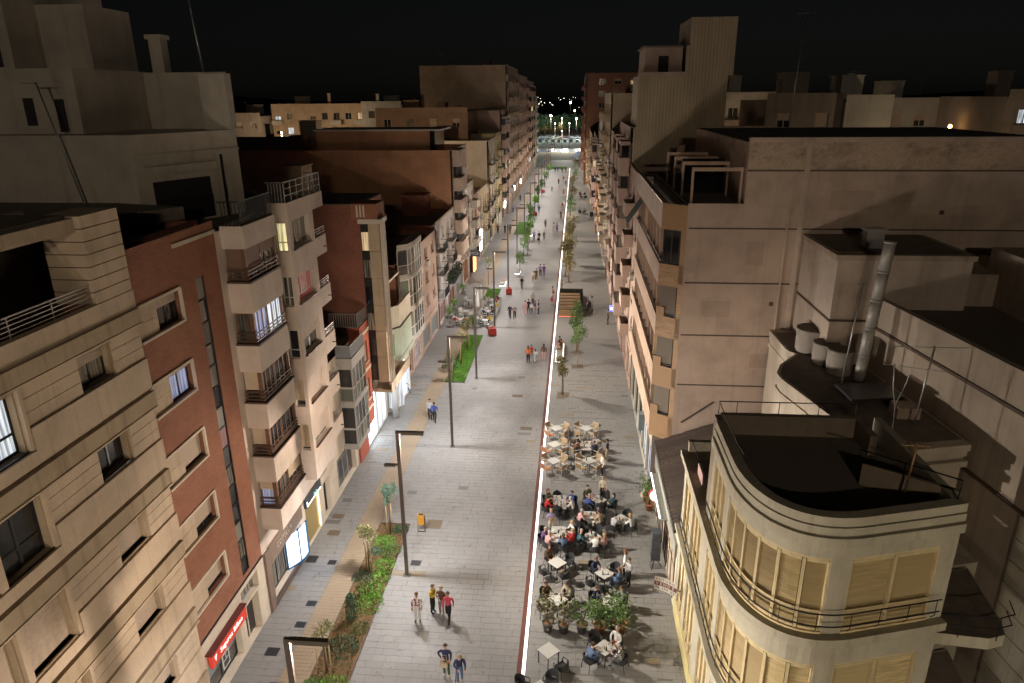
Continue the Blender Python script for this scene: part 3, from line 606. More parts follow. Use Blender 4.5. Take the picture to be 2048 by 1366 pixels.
# ---- generic apartment building used down the street; every window, balcony and roof piece its own part
PANES = None
def some_pane(lit=.10):
    r = random.random()
    if r < lit: return random.choice((pane_yel, pane_warm, pane_wh, pane_warm))
    return pane if r < .7 else pane_mid
def roof_bits(root, x0, x1, y0, y1, z, m, n=3):
    r = root.location
    for k in range(n):
        w, l, h = R(1.5, 3.2), R(1.8, 3.5), R(1.6, 2.9); x = R(x0 + .5, max(x0 + .6, x1 - w - .5)); y = R(y0 + .4, max(y0 + .5, y1 - l - .4))
        if k == 0: link('stair_tower', MB().box(x - r[0], y - r[1], z, x + w - r[0], y + l - r[1], z + h).box(x - .1 - r[0], y - .1 - r[1], z + h, x + w + .1 - r[0], y + l + .1 - r[1], z + h + .12), m, root)
        elif k == 1: link('chimney', MB().box(x - r[0], y - r[1], z, x + .6 - r[0], y + .45 - r[1], z + h).box(x - .08 - r[0], y - .08 - r[1], z + h, x + .68 - r[0], y + .53 - r[1], z + h + .14), m, root)
        else:
            b = MB(); X, Y = x - r[0], y - r[1]; hh = R(1.8, 3.4); b.tube([(X, Y, z), (X, Y, z + hh)], .02, 5); b.bar((X - .5, Y, z + hh - .2), (X + .5, Y, z + hh - .2), .02)
            for q in range(6): b.bar((X - .45 + q * .18, Y - .22, z + hh - .2), (X - .45 + q * .18, Y + .22, z + hh - .2), .012)
            link('antenna', b, steel, root)
def apt(label, side, y0, y1, h, xf, wallm, floors, gf=3.6, bays=3, balc='iron', depth=11, sidem=None, seed=0, frame=None, lit=.08, par=.9, rec=.15, bd=.85, balm=None, proud=None, shop=True, bits=3, cat='building', name='apartment_building'):
    random.seed(100 + seed); w = y1 - y0
    root = thing(name, label, cat, (xf, y0, 0))
    F = Face(root, xf, y0, 90) if side < 0 else Face(root, xf, y1, -90)
    fh = (h - gf) / floors; bw = w / bays; frame = frame or random.choice((alu_white, bronze, alu_dark)); sidem = sidem or wallm; balm = balm or wallm
    ops = []; items = []
    for f in range(floors):
        z = gf + f * fh
        for k in range(bays):
            u = k * bw + bw / 2
            door = balc != 'none' and (k + (seed % 2)) % 2 == 0
            ww, hh, zz = (min(1.7, bw * .6), min(2.15, fh - .55), .12) if door else (min(1.3, bw * .5), min(1.35, fh - 1.3), .95)
            o = (u - ww / 2, u + ww / 2, z + zz, z + zz + hh); ops.append(o); items.append((o, door, f, k))
    F.wall(w, gf, h + par, ops, wallm, .2)
    if shop:
        n = max(1, int(w / 4)); so = [(w * i / n + .35, w * (i + 1) / n - .35, .1, gf - .9) for i in range(n)]
        F.wall(w, .02, gf, so, wallm, .3, 'ground_floor_wall')
        for s_ in so:
            r = random.random(); pn = pane_wh if r < .22 else (pane_warm if r < .38 else pane)
            F.window(s_[0], s_[2], s_[1] - s_[0], s_[3] - s_[2], frame, pn, .2, 2, .8, .95 if r > .72 else 0, plain('grey_shutter', (.24, .27, .27), .6))
        F.box('shop_cornice', 0, w, 0, .12, gf - .25, gf - .12, balm)
    for o, door, f, k in items:
        ww, hh = o[1] - o[0], o[3] - o[2]; r = random.random()
        F.window(o[0], o[2], ww, hh, frame, some_pane(lit), rec, 1, 0, 0 if r < .4 else (.35 if r < .6 else (.7 if r < .75 else 1)), random.choice((blind_b, blind_b, cream_stone, blind_w)), None if door else balm)
        if door:
            a, e = max(.05, o[0] - .55), min(w - .05, o[1] + .55); z = gf + f * fh
            if balc == 'solid':
                F.box('balcony_slab', a, e, .001, bd, z - .12, z + .02, balm); F.box('balcony_parapet', a, e, bd - .12, bd, z + .022, z + .95, balm)
                F.box('balcony_parapet', a, a + .12, .0, bd - .122, z + .022, z + .95, balm); F.box('balcony_parapet', e - .12, e, .0, bd - .122, z + .022, z + .95, balm)
            elif balc == 'bay':
                F.box('bay_parapet', a, e, .001, bd, z - .3, z + .95, balm); F.box('bay_head', a, e, .001, bd, z + fh - .62, z + fh - .302, balm)
                F2 = Face(root, F.loc(a, bd - .1, 0)[0] + xf, F.loc(a, bd - .1, 0)[1] + y0, 90 if side < 0 else -90)
                F2.window(0, z + .955, e - a, fh - 1.58, frame, some_pane(lit), 0, 3, 0)
                S2 = Face(root, xf if side < 0 else xf - bd + .1, (y0 + a) if side < 0 else (y1 - e), 0); S2.window(.0, z + .955, bd - .11, fh - 1.58, frame, some_pane(lit), .0, 0)
            else:
                F.box('balcony_slab', a, e, .001, bd, z - .1, z + .02, balm); F.rail(a + .02, e - .02, bd - .05, z + .02, .95, black_iron if seed % 3 else steel, None, 0, .011, 'balcony_railing', bd - .06)
                if random.random() < .25:
                    b = MB(); random.seed(seed * 50 + f * 7 + k)
                    for q in range(40): leafq(b, (R(.1, e - a - .1), -R(.1, bd - .1), R(.2, .9)), .12)
                    F.put('balcony_plants', b, leafy('balcony_leaf', (.03, .06, .015), (.07, .11, .03)), a, 0, z)['kind'] = 'stuff'
    x0, x1 = (xf - depth, xf - .23) if side < 0 else (xf + .23, xf + depth)
    body(root, x0, x1, y0 + .005, y1 - .005, h, sidem)
    for a in ((x0, y0 + .006, x1, y0 + .2), (x0, y1 - .2, x1, y1 - .006)): link('parapet', MB().box(a[0] - xf, a[1] - y0, h + .008, a[2] - xf, a[3] - y0, h + par), sidem, root)
    F.box('parapet_cap', 0, w, -.25, .04, h + par, h + par + .05, balm)
    F.put('drain_pipe', MB().tube([(.12, -.07, .1), (.12, -.07, h)], .05, 6), random.choice((steel, bronze, balm)), 0, 0, 0)
    for o, door, f, k in items:
        if not door and random.random() < .22: F.put('air_conditioner', cached('acbox', lambda: MB().box(0, -.32, 0, .8, -.03, .55).box(.08, -.335, .06, .5, -.321, .49).mesh('ac')), alu_white, o[0] + .2, 0, o[2] - .75)
    if bits: roof_bits(root, x0 + 1, x1 - 1.5, y0, y1, h, sidem, bits)
    return root, F
def leafq(b, p, s, mi=0):
    d = Vector((R(-1, 1), R(-1, 1), R(-.6, 1))).normalized(); a = d.orthogonal().normalized() * s * R(.35, .6); c = d.cross(a).normalized() * s * R(.7, 1.2); p = Vector(p)
    b.q([p - c * .5, p + a * .5 - c * .05, p + c * .5, p - a * .5 - c * .05], mi)

# ---- 4 low red house with grey glazed gallery
Y0, Y1 = 37.3, 44.1; L4 = thing('red_gallery_house', 'low red brick house with a grey glazed gallery and terrace railing', 'house', (XL, Y0, 0))
F = Face(L4, XL, Y0, 90); greyf = plain('grey_gallery_frame', (.36, .34, .31), .5); greyp = glass('gallery_glass', (.10, .115, .09), .15)
redw = brick('painted_red_brick', (.42, .10, .055), (.34, .08, .045), (.3, .12, .08))
F.wall(Y1 - Y0, .02, 9.0, [(.5, 4.2, .05, 2.5), (5.3, 6.4, .05, 2.4)], lightstone, .4)
F.window(.5, .05, 3.7, 2.45, greyf, pane, .3, 3, .75); F.window(5.3, .05, 1.1, 2.35, greyf, pane, .3, 0)
a0, a1 = 39.35 - Y0, 42.1 - Y0
for z0, z1 in ((2.55, 2.85), (5.55, 5.85), (8.15, 8.8)): F.box('gallery_beam', a0, a1, .001, 1.0, z0, z1, greyf)
for z0, z1 in ((2.86, 5.54), (5.86, 8.14)):
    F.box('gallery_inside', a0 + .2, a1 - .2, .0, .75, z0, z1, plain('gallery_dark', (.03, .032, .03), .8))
    Fg = Face(L4, XL + .98, 39.35, 90); h = z1 - z0
    for i in range(2):
        wq = (a1 - a0) / 4
        for c in range(4): Fg.window(c * wq, z0 + i * h * .42, wq, h * (.42 if i == 0 else .58), greyf, greyp, 0, 0, 0, 0, None, None, .05)
    Sg = Face(L4, XL, 39.35 + .02, 0)
    Sg.window(.02, z0, .95, h * .42, greyf, greyp, 0, 0, 0, 0, None, None, .07); Sg.window(.02, z0 + h * .42, .95, h * .58, greyf, greyp, 0, 0, 0, 0, None, None, .07)
gl = plain('balustrade_glass', (.20, .21, .22), .12); F.box('glass_balustrade', a0, a1, .94, .98, 8.85, 9.62, gl); Sg.box('glass_balustrade', .02, .93, 0, .03, 8.85, 9.62, gl)
F.box('balustrade_rail', a0, a1, .92, 1.0, 9.622, 9.67, greyf); Sg.box('balustrade_rail', .0, .9, -.02, .05, 9.622, 9.67, greyf)
F3 = Face(L4, XL + .75, 42.12, 90); w = 1.95; wz = [(.7, 1.4, 7.2, 8.6), (.7, 1.4, 4.5, 5.9)]
F3.wall(w, 2.6, 9.9, wz, redw, .2, 'brick_wall')
for o in wz: F3.window(o[0], o[2], .7, 1.4, alu_white, pane_mid, .12, 0, .5, .0, None, lightstone)
for z in (9.2, 6.55, 3.7): F3.box('string_course', 0, w, 0, .05, z, z + .22, lightstone)
S4 = Face(L4, XL, 42.12, 0); S4.box('brick_wall', .0, .74, -.1, 0, 2.6, 9.9, redw); F3.box('wall_base', 0, w, -.7, -.6, .02, 2.6, redw)
F3.rail(0, w, -.1, 9.9, .95, steel, 12, 0, .014, 'railing', .0); S4.rail(-1.2, .66, .0, 9.9, .95, steel, 12)
body(L4, XL - 10, XL - .42, Y0, Y1, 8.8, dark_brick)
# ---- 5 tall brick house with a slim fin tower bay
Y0, Y1 = 44.2, 49.8; L5 = thing('fin_tower_house', 'tall dark brick house with a slim beige vertical fin bay over a bright shop', 'building', (XL, Y0, 0))
XF = -13.8; b = MB(); b.box(-26 - XL, 0, 5.2, XF - XL, Y1 - Y0, 17.5); link('party_wall', b, dark_brick, L5); b = MB(); b.box(-26 - XL, .02, 17.502, XF - XL - .02, Y1 - Y0, 17.56); link('roof', b, roofdark, L5)
finm = plaster('beige_fin', (.47, .36, .24), .7, .25); whitefin = plain('white_fin', (.66, .57, .47), .6)
P = Face(L5, XF, Y0, 0)
for i in range(6): P.box('fin_panel', .53, 1.24, -.35, .0, 5.3 + i * 1.845, 5.3 + (i + 1) * 1.845 - .02, finm)
for i in range(6):
    z = 5.4 + i * 1.83
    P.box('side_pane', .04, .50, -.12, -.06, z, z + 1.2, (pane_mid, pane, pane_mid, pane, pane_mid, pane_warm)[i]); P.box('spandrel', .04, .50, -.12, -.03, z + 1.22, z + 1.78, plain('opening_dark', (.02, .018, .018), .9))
Fv = Face(L5, XF + 1.24, Y0, 90)
for u in (.30, .74, 1.18): Fv.box('white_fin', u, u + .07, -.1, .10, 4.9, 16.3, whitefin)
for i in range(6):
    for u in (.40, .84): Fv.box('front_pane', u, u + .32, -.4, -.36, 5.4 + i * 1.83, 6.95 + i * 1.83, pane)
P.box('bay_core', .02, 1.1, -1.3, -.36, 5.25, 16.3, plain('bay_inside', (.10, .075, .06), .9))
P.box('cornice', -.1, 1.40, -1.5, .10, 16.32, 16.62, whitefin); P.box('roof_parapet', -.5, 1.2, -1.8, .05, 16.63, 17.6, red_brick)
for i in range(3): P.box('baluster', -.15 + i * .22, -.05 + i * .22, .052, .09, 16.75, 17.5, whitefin)
Fs = Face(L5, XL + .05, Y0, 90); Fs.box('canopy', -.1, 5.6, -.6, 2.0, 4.55, 4.75, finm); Fs.box('canopy_edge', -.1, 5.6, 2.0, 2.06, 4.5, 5.2, finm)
Fs.wall(5.6, .02, 4.5, [(.3, 2.6, .15, 3.9), (2.9, 5.3, .15, 3.9)], plain('shop_white_wall', (.6, .62, .62), .6), .2)
shopb = emit('shop_bright', (.78, .89, 1.0), 8.0); Fs.box('lit_shop_window', .32, 2.58, -.15, -.1, .2, 3.85, shopb); Fs.box('lit_shop_window', 2.92, 5.28, -.15, -.1, .2, 3.85, lit_room('shop_shelves', (.75, .88, 1.0), 3.0))
for u in (.3, 1.4, 2.5, 2.95, 4.1, 5.2): Fs.box('window_bar', u, u + .06, -.09, -.03, .15, 3.9, alu_white)
link('column', MB().lathe([(.26, .02), (.26, 4.5)], 14, 0, .75, 5.4), plain('white_column', (.62, .62, .62), .6), L5)
body(L5, -26, -14.75, Y0, Y1, 5.1, dark_brick)
# ---- 6 small pale green corner shop
Y0, Y1 = 49.9, 55.6; L6 = thing('pale_green_house', 'small pale green house with a rounded shop ledge and roof terrace', 'house', (XL, Y0, 0))
palegreen = plaster('pale_green', (.50, .56, .44), .8, .25); cre = plaster('cream_paint', (.62, .56, .44), .8, .3)
def rel(p): return [(x - XL, y - Y0) for x, y in p]
fp = [(-22, 50.0), (-14.6, 50.0), (-13.5, 51.5), (-13.5, 55.5), (-22, 55.5)]
link('ground_floor', MB().prism(rel([(-22, 50.0), (-14.7, 50.0), (-13.9, 51.2), (-13.9, 55.5), (-22, 55.5)]), .02, 4.2), cre, L6)
arc = [(-14.9, 49.95)] + [(-13.9 + .75 * math.sin(t) - .2, 51.5 - 1.5 * math.cos(t)) for t in (.2, .5, .8, 1.1, 1.4)] + [(-13.35, 55.5), (-15, 55.5)]
link('shop_ledge', MB().prism(rel(arc), 4.21, 4.5), palegreen, L6); link('upper_wall', MB().prism(rel(fp), 4.51, 6.9), palegreen, L6)
link('cornice', MB().prism(rel([(-22, 49.9), (-14.55, 49.9), (-13.4, 51.45), (-13.4, 55.5), (-22, 55.5)]), 6.91, 7.0), plain('dark_line', (.07, .065, .05), .8), L6)
for a, e in (((-14.6, 50.0), (-13.5, 51.5)), ((-13.5, 51.5), (-13.5, 55.5)), ((-22, 50.0), (-14.6, 50.0))):
    d = Vector((e[0] - a[0], e[1] - a[1])).normalized(); n = Vector((-d.y, d.x)) * .18
    link('terrace_parapet', MB().prism(rel([a, e, (e[0] + n.x, e[1] + n.y), (a[0] + n.x, a[1] + n.y)]), 7.01, 8.7), cre, L6)
link('terrace_wall', MB().box(-22 - XL, .6, 7.0, -15.9 - XL, 5.6, 10.3), cre, L6); link('terrace_roof', MB().prism(rel([(-22, 50.2), (-15.2, 50.2), (-14.3, 51.6), (-14.3, 55.5), (-22, 55.5)]), 10.31, 10.5), cre, L6)
for i in range(2):
    for j in range(4): link('skylight_pane', MB().box(-17.6 - XL + i * 1.0, .9 + j * .85, 10.52, -16.7 - XL + i * 1.0, 1.65 + j * .85, 10.62), glass('skylight', (.32, .38, .32), .3), L6)
Pc = Face(L6, -14.6, 50.0, math.degrees(math.atan2(1.5, 1.1))); Pc.box('green_shutter', .55, 1.2, .01, .06, 4.75, 6.5, plain('green_paint', (.20, .36, .17), .6)); Pc.box('shop_window', .3, 1.5, .02, .45, .5, 3.4, pane_wh)
Pf = Face(L6, -13.5, 51.5, 90); Pf.box('shop_window', .3, 2.2, -.4, -.36, .4, 3.4, lit_room('shop_shelves', (.75, .88, 1.0), 3.0)); Pf.box('shop_window', 2.4, 3.6, -.4, -.36, .1, 3.0, pane_wh)
# ---- 7 pink house with three storey white gallery
L7, F = apt('pinkish house with a three storey white framed gallery on its near corner', -1, 55.7, 72.0, 10.4, XL, plaster('pink_render', (.50, .36, .29), .85, .4), 3, 3.2, 5, 'none', 9, red_brick, 1, alu_white, .04, .5, name='gallery_house', cat='house')
gal = [(-14.5, 55.9), (-13.75, 56.6), (-13.5, 58.2), (-13.5, 60.8), (-13.8, 61.9), (-14.5, 62.3)]
r7 = L7.location; galr = [(x - r7[0], y - r7[1]) for x, y in gal]
for z0, z1 in ((3.95, 4.25), (6.6, 6.95), (9.5, 9.85), (12.1, 12.5)): link('gallery_slab', MB().prism(galr, z0, z1), plaster('gallery_grey', (.46, .42, .36), .8, .3), L7)
for z0, z1 in ((4.26, 6.59), (6.96, 9.49), (9.86, 12.09)):
    h = z1 - z0
    for (a, e) in zip(gal, gal[1:]):
        ln = math.hypot(e[0] - a[0], e[1] - a[1]); n = max(1, round(ln / .8)); Fg = Face(L7, a[0], a[1], math.degrees(math.atan2(e[1] - a[1], e[0] - a[0])))
        for i in range(n): Fg.window(i * ln / n, z0, ln / n - .01, h, alu_white, random.choice((pane, pane_mid, greyp)), .05, 0, .38, 0, None, None, .07)
# ---- 8 white house with plants on its balcony
L8, F = apt('whitish house with long dark planted balcony and toothed cornice', -1, 72.1, 84.0, 10.9, XL, plaster('lilac_white', (.56, .53, .52), .85, .35), 3, 3.4, 4, 'iron', 10, dark_brick, 2, alu_white, .05, .4, name='white_house', cat='house')
for i in range(16): F.box('cornice_tooth', .2 + i * .73, .5 + i * .73, .0, .12, 11.36, 11.62, lightstone)
F.box('long_balcony', 5.0, 11.5, 0, 1.0, 3.9, 4.05, black_iron)
b = MB(); random.seed(6)
for q in range(900): leafq(b, (R(0, 6.4), -R(.2, 1.05), R(-.25, 1.0)), .26)
F.put('balcony_plants', b, leafy('dark_leaf', (.02, .035, .018), (.05, .075, .03)), 5.05, 0, 4.05)['kind'] = 'stuff'
# ---- 9 tall cream building with rounded balcony stack, brown party wall
brownwall = plaster('brown_party_wall', (.50, .26, .145), .9, .35)
L9, F = apt('tall cream block with stacked corner balconies and a brown party wall', -1, 84.1, 95.5, 17.3, XL, plaster('cream_tall', (.58, .46, .37), .85, .3), 5, 4.2, 3, 'iron', 28, brownwall, 3, bronze, .05, .8)
for a, e in ((16.2, 18.1), (13.35, 14.9), (10.75, 12.3), (8.2, 9.85), (5.6, 7.2)):
    pts = [(.0, .15), (.85, .15), (1.0, .4), (1.0, 4.6), (.0, 4.9)]
    link('balcony_parapet', MB().prism(pts, a, e), plaster('cream_tall', (.58, .46, .37), .85, .3), L9); link('balcony_rail', MB().tube([(.02, .16, e + .25), (.95, .16, e + .25), (.98, 4.6, e + .25)], .025, 5), bronze, L9)
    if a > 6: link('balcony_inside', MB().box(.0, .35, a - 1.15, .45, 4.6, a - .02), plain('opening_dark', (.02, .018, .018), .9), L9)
link('penthouse', MB().box(-17, 2.2, 17.32, -3.0, 9, 20.2), brownwall, L9); link('penthouse_roof', MB().box(-17.2, 1.9, 20.21, -1.6, 9.3, 20.4), alu_white, L9); link('penthouse_glass', MB().box(-2.98, 2.4, 17.4, -2.4, 8.8, 20.2), pane, L9)
# ---- further down the left side
PC = [('pale_cream', (.58, .50, .40)), ('rose', (.52, .37, .31)), ('sand', (.55, .45, .30)), ('yellow_cream', (.60, .53, .33)), ('grey_cream', (.5, .46, .40))]
pm = lambda k: plaster(*PC[k % 5], .85, .35)
apt('narrow pale house with blue awning, just past the tall cream block', -1, 95.6, 101.5, 12.0, XL, pm(4), 3, 3.8, 2, 'solid', 12, None, 11, lit=.06)
apt('low rose coloured house with iron balconies and a lit red ground floor', -1, 101.6, 108.0, 9.7, XL, pm(1), 2, 3.8, 2, 'iron', 12, None, 12)
apt('low sand coloured house with balconies, left side in mid street', -1, 108.1, 119.8, 9.6, XL, pm(2), 2, 3.6, 4, 'iron', 12, None, 13)
apt('cream block with blank side wall facing the camera, left mid street', -1, 120, 131, 16.2, XL, pm(0), 4, 3.8, 3, 'iron', 14, None, 14)
apt('yellowish block with rounded balconies behind the cream blank walled block', -1, 131.1, 141.4, 16.8, XL, pm(3), 4, 3.8, 3, 'solid', 13, None, 15)
apt('long beige block with stacked bays in front of the tallest left building', -1, 141.5, 152, 20.6, XL, pm(1), 6, 3.8, 3, 'bay', 15, None, 16)
apt('tallest left building, brown with columns of balconies and a blank gable', -1, 152.1, 182, 29.2, XL + .2, plaster('tall_brown', (.42, .32, .24), .85, .3), 8, 4, 7, 'solid', 18, None, 17, bits=3)
apt('tall brown balconied block, far left beyond the tallest building', -1, 182.1, 215, 28.2, XL + .2, plaster('tall_brown2', (.46, .33, .25), .85, .3), 8, 4, 7, 'solid', 16, None, 18)
apt('tall brown block with bays, second last on the left side', -1, 215.1, 247, 27.5, XL + .2, plaster('tall_brown', (.42, .32, .24), .85, .3), 8, 4, 6, 'bay', 16, None, 19)
apt('slim pale green white tower closing the left row', -1, 247.1, 268, 23.0, XL + .4, plaster('end_pale', (.55, .56, .48), .85, .3), 7, 4, 4, 'solid', 16, None, 20)
# ================================================================ right side of the street
random.seed(21)
def stake_m(): return grain_wood('old_board', (.25, .18, .11), .9)
# ---- rounded yellow corner building with louvred shutters
class Path:
    def __init__(s, pts):
        s.p = [Vector((x, y)) for x, y in pts]; s.l = [0.0]
        for a, b in zip(s.p, s.p[1:]): s.l.append(s.l[-1] + (b - a).length)
        s.len = s.l[-1]
    def at(s, u, d=0.0):
        u = min(max(u, 0), s.len - 1e-5); i = max(k for k in range(len(s.l) - 1) if s.l[k] <= u); f = (u - s.l[i]) / (s.l[i + 1] - s.l[i])
        p = s.p[i].lerp(s.p[i + 1], f)
        def tan(k): a = s.p[max(k - 1, 0)]; b = s.p[min(k + 1, len(s.p) - 1)]; return (b - a).normalized()
        t = tan(i).lerp(tan(i + 1), f).normalized() if 0 < i < len(s.p) - 2 else (s.p[i + 1] - s.p[i]).normalized()
        return (p.x + t.y * d, p.y - t.x * d)
    def sweep(s, b, u0, u1, d0, d1, z0, z1, step=.22, mi=0):
        n = max(1, int((u1 - u0) / step)); prev = None
        for k in range(n + 1):
            u = u0 + (u1 - u0) * k / n; i = s.at(u, d0); o = s.at(u, d1); ring = [(o[0], o[1], z0), (o[0], o[1], z1), (i[0], i[1], z1), (i[0], i[1], z0)]
            if prev:
                for a in range(4): c = (a + 1) % 4; b.q([prev[a], ring[a], ring[c], prev[c]], mi)
            else: b.q(ring[::-1], mi)
            prev = ring
        b.q(prev, mi); return b
bz = lambda t, p: tuple((1 - t) ** 3 * p[0][k] + 3 * (1 - t) ** 2 * t * p[1][k] + 3 * (1 - t) * t * t * p[2][k] + t ** 3 * p[3][k] for k in (0, 1))
curve = [bz(t / 14, ((5.3, 20.6), (5.3, 18.7), (6.1, 17.0), (8.2, 17.5))) for t in range(15)]
PT = Path([(5.3, 28.8), (5.3, 27), (5.3, 25.2), (5.3, 23.4), (5.3, 22), (5.3, 21.2)] + curve + [(9.3, 17.82), (10.4, 18.14), (11.4, 18.45)])
deco = plaster('aged_cream_render', (.44, .40, .31), .85, .7); shut = grain_wood('yellow_shutter', (.76, .60, .32), .65, (.8, .8, 9)); shutf = plain('yellow_frame', (.60, .48, .27), .6, 0, .15, 3)
shut_old = grain_wood('weathered_shutter', (.58, .44, .24), .75, (.8, .8, 9))
RA = thing('rounded_corner_building', 'yellowish rounded corner building with louvred shutters and curved rails, bottom right', 'building', (0, 0, 0))
def PW(name, u0, u1, d0, d1, z0, z1, m): return link(name, PT.sweep(MB(), u0, u1, d0, d1, z0, z1), m, RA)
UT = 5.4                                            # the top storey starts here along the street front
E_ = PT.len
groups_top = [(5.75, 7.65, 3), (8.2, 12.55, 6), (13.15, E_ - .55, 2)]
groups_low = [(.5, 2.0, 2), (2.5, 4.6, 3), (5.75, 7.65, 3), (8.2, 12.55, 6), (13.15, E_ - .55, 2)]
def storey(z0, z1, ustart, groups, head, thick=.25):
    """curved wall cut by shutter groups between z0 and head"""
    u = ustart
    for a, e, n in groups: PW('wall_pier', u, a, -thick, 0, z0, head, deco); u = e
    PW('wall_pier', u, E_, -thick, 0, z0, head, deco); PW('wall_band', ustart, E_, -thick, 0, head, z1, deco)
    for a, e, n in groups:
        w = (e - a) / n; PW('shutter_head', a, e, -.20, -.03, head - .10, head, shutf); PW('shutter_sill', a, e, -.2, .03, z0, z0 + .07, shutf)
        for k in range(n):
            p, q = a + k * w, a + (k + 1) * w
            fr = MB(); PT.sweep(fr, p, p + .05, -.2, -.02, z0 + .075, head - .105); PT.sweep(fr, q - .05, q - .001, -.2, -.02, z0 + .075, head - .105)
            PT.sweep(fr, p + .07, q - .07, -.19, -.03, z0 + .075, z0 + .17); PT.sweep(fr, p + .07, q - .07, -.19, -.03, z0 + .72, z0 + .80); PT.sweep(fr, p + .07, q - .07, -.19, -.03, head - .2, head - .105)
            so = link('shutter', fr, shutf, RA); sl = MB(); z = z0 + .19
            while z < head - .24:
                if not z0 + .64 < z < z0 + .80:
                    i = PT.at(p + .07, -.15); 
                    pts0 = [PT.at(p + .07 + (q - p - .14) * f, -.145 + R(-.006, .006)) for f in (0, .5, 1)]; pts1 = [PT.at(p + .07 + (q - p - .14) * f, -.085) for f in (0, .5, 1)]
                    for i in (0, 1): sl.q([(pts1[i][0], pts1[i][1], z - .027), (pts1[i + 1][0], pts1[i + 1][1], z - .027), (pts0[i + 1][0], pts0[i + 1][1], z + .021), (pts0[i][0], pts0[i][1], z + .021)])
                z += .085
            link('louvre_slats', sl, (shut_old if n == 6 and k < 4 else shut), so)['kind'] = 'stuff'; bk = MB(); PT.sweep(bk, p + .07, q - .07, -.2, -.18, z0 + .1, head - .12, .5); link('shutter_back', bk, plain('shutter_gap_shade', (.30, .21, .11), .9), so)  # darker backing puts the shade of the slat gaps into its colour
storey(8.92, 12.0, UT, groups_top, 11.55)
storey(5.05, 8.5, 0, groups_low, 7.75); storey(.9, 4.7, 0, groups_low, 3.9)
PW('plinth', 0, E_, -.25, .04, .02, .9, plaster('yellow_plinth', (.55, .47, .22), .8, .4))
PW('ledge', 0, E_, -.3, .16, 8.5, 8.62, deco); PW('ledge', 0, E_, -.3, .26, 8.62, 8.90, deco); PW('ledge', 0, E_, -.3, .16, 4.7, 4.82, deco); PW('ledge', 0, E_, -.3, .26, 4.82, 5.03, deco)
PW('cornice', UT, E_, -.3, .14, 12.0, 12.3, deco); PW('parapet_band', UT, E_, -.3, .02, 12.3, 12.36, deco); PW('cornice', UT, E_, -.3, .07, 12.36, 12.60, deco); PW('parapet_band', UT, E_, -.3, -.02, 12.6, 12.64, deco); PW('parapet_cap', UT, E_, -.3, .04, 12.64, 12.92, deco)
for zz, lo in ((9.32, 5.6), (9.75, 5.6), (5.45, .4), (5.88, .4)):
    b = MB(); n = 46; b.tube([(*PT.at(lo + (E_ - .3 - lo) * k / n, .18), zz) for k in range(n + 1)], .026, 5); link('curved_rail', b, black_iron, RA)
for zz, lo in ((8.9, 5.6), (5.03, .4)):
    u = lo + .1
    while u < E_ - .3:
        b = MB(); b.tube([(*PT.at(u, .18), zz + .85), (*PT.at(u, .18), zz + .30), (*PT.at(u, .05), zz + .12)], .014, 4); link('rail_bracket', b, black_iron, RA); u += .95
# roofs
poly = [PT.at(UT + (E_ - UT) * k / 24, -.28) for k in range(25)]
link('roof', MB().prism(poly + [(11.0, 24.2), (5.6, 24.0)], 12.0, 12.15), roofgravel, RA); link('terrace_floor', MB().prism([(5.58, 28.6), (5.58, 23.4), (10.5, 23.6), (10.5, 28.6)][::-1], 8.4, 8.5), roofgravel, RA)
brw = plaster('roof_wall_brown', (.30, .24, .18), .9, .5)
link('roof_wall', MB().box(5.31, 23.42, 8.5, 5.55, 24.0, 12.9).box(5.56, 23.9, 8.5, 10.3, 24.15, 12.92).box(10.31, 22.6, 12.1, 10.55, 24.15, 12.9), brw, RA)
b = MB(); b.tube([(5.45, 24.0, 12.92), (5.45, 24.0, 13.42), (8.0, 24.03, 13.42), (10.3, 24.06, 13.42)], .022, 5)
for x in (6.1, 7.6, 9.0, 10.3): b.tube([(x, 24.03, 12.92), (x, 24.03, 13.42)], .016, 4)
link('roof_rail', b, black_iron, RA)
b = MB(); b.tube([(5.45, 24.0, 13.4), (5.45, 21, 13.3), (5.5, 20.2, 13.3)], .018, 4); link('roof_rail', b, black_iron, RA)
link('roof_wall', MB().box(5.35, 28.55, 8.5, 10.5, 28.8, 9.4), deco, RA); b = MB(); b.tube([(5.5, 23.5, 9.5), (5.45, 28.6, 9.5)], .02, 4); b.tube([(5.45, 28.6, 8.5), (5.45, 28.6, 9.5)], .02, 4); link('terrace_rail', b, black_iron, RA)
link('banner', MB().box(5.42, 25.6, 8.95, 5.45, 26.6, 9.45), plain('pink_banner', (.55, .35, .33), .8), RA)
# stair roof box with angled rail at the right of the roof
link('stair_wall', MB().prism([(9.3, 20.6), (9.45, 20.55), (11.6, 19.2), (11.5, 19.05)][::-1], 12.15, 12.9), brw, RA)
b = MB(); b.tube([(9.2, 20.7, 12.9), (9.2, 20.7, 13.35), (11.6, 19.2, 13.2), (11.2, 18.6, 12.95)], .024, 5); b.tube([(10.3, 20.0, 12.9), (10.3, 20.0, 13.28)], .016, 4); link('roof_rail', b, black_iron, RA)
link('core', MB().prism([PT.at(E_ * k / 30, -.26) for k in range(31)] + [(11.2, 22.5), (10.4, 28.5)], .0, 8.4), plain('opening_dark', (.02, .018, .018), .9), RA)
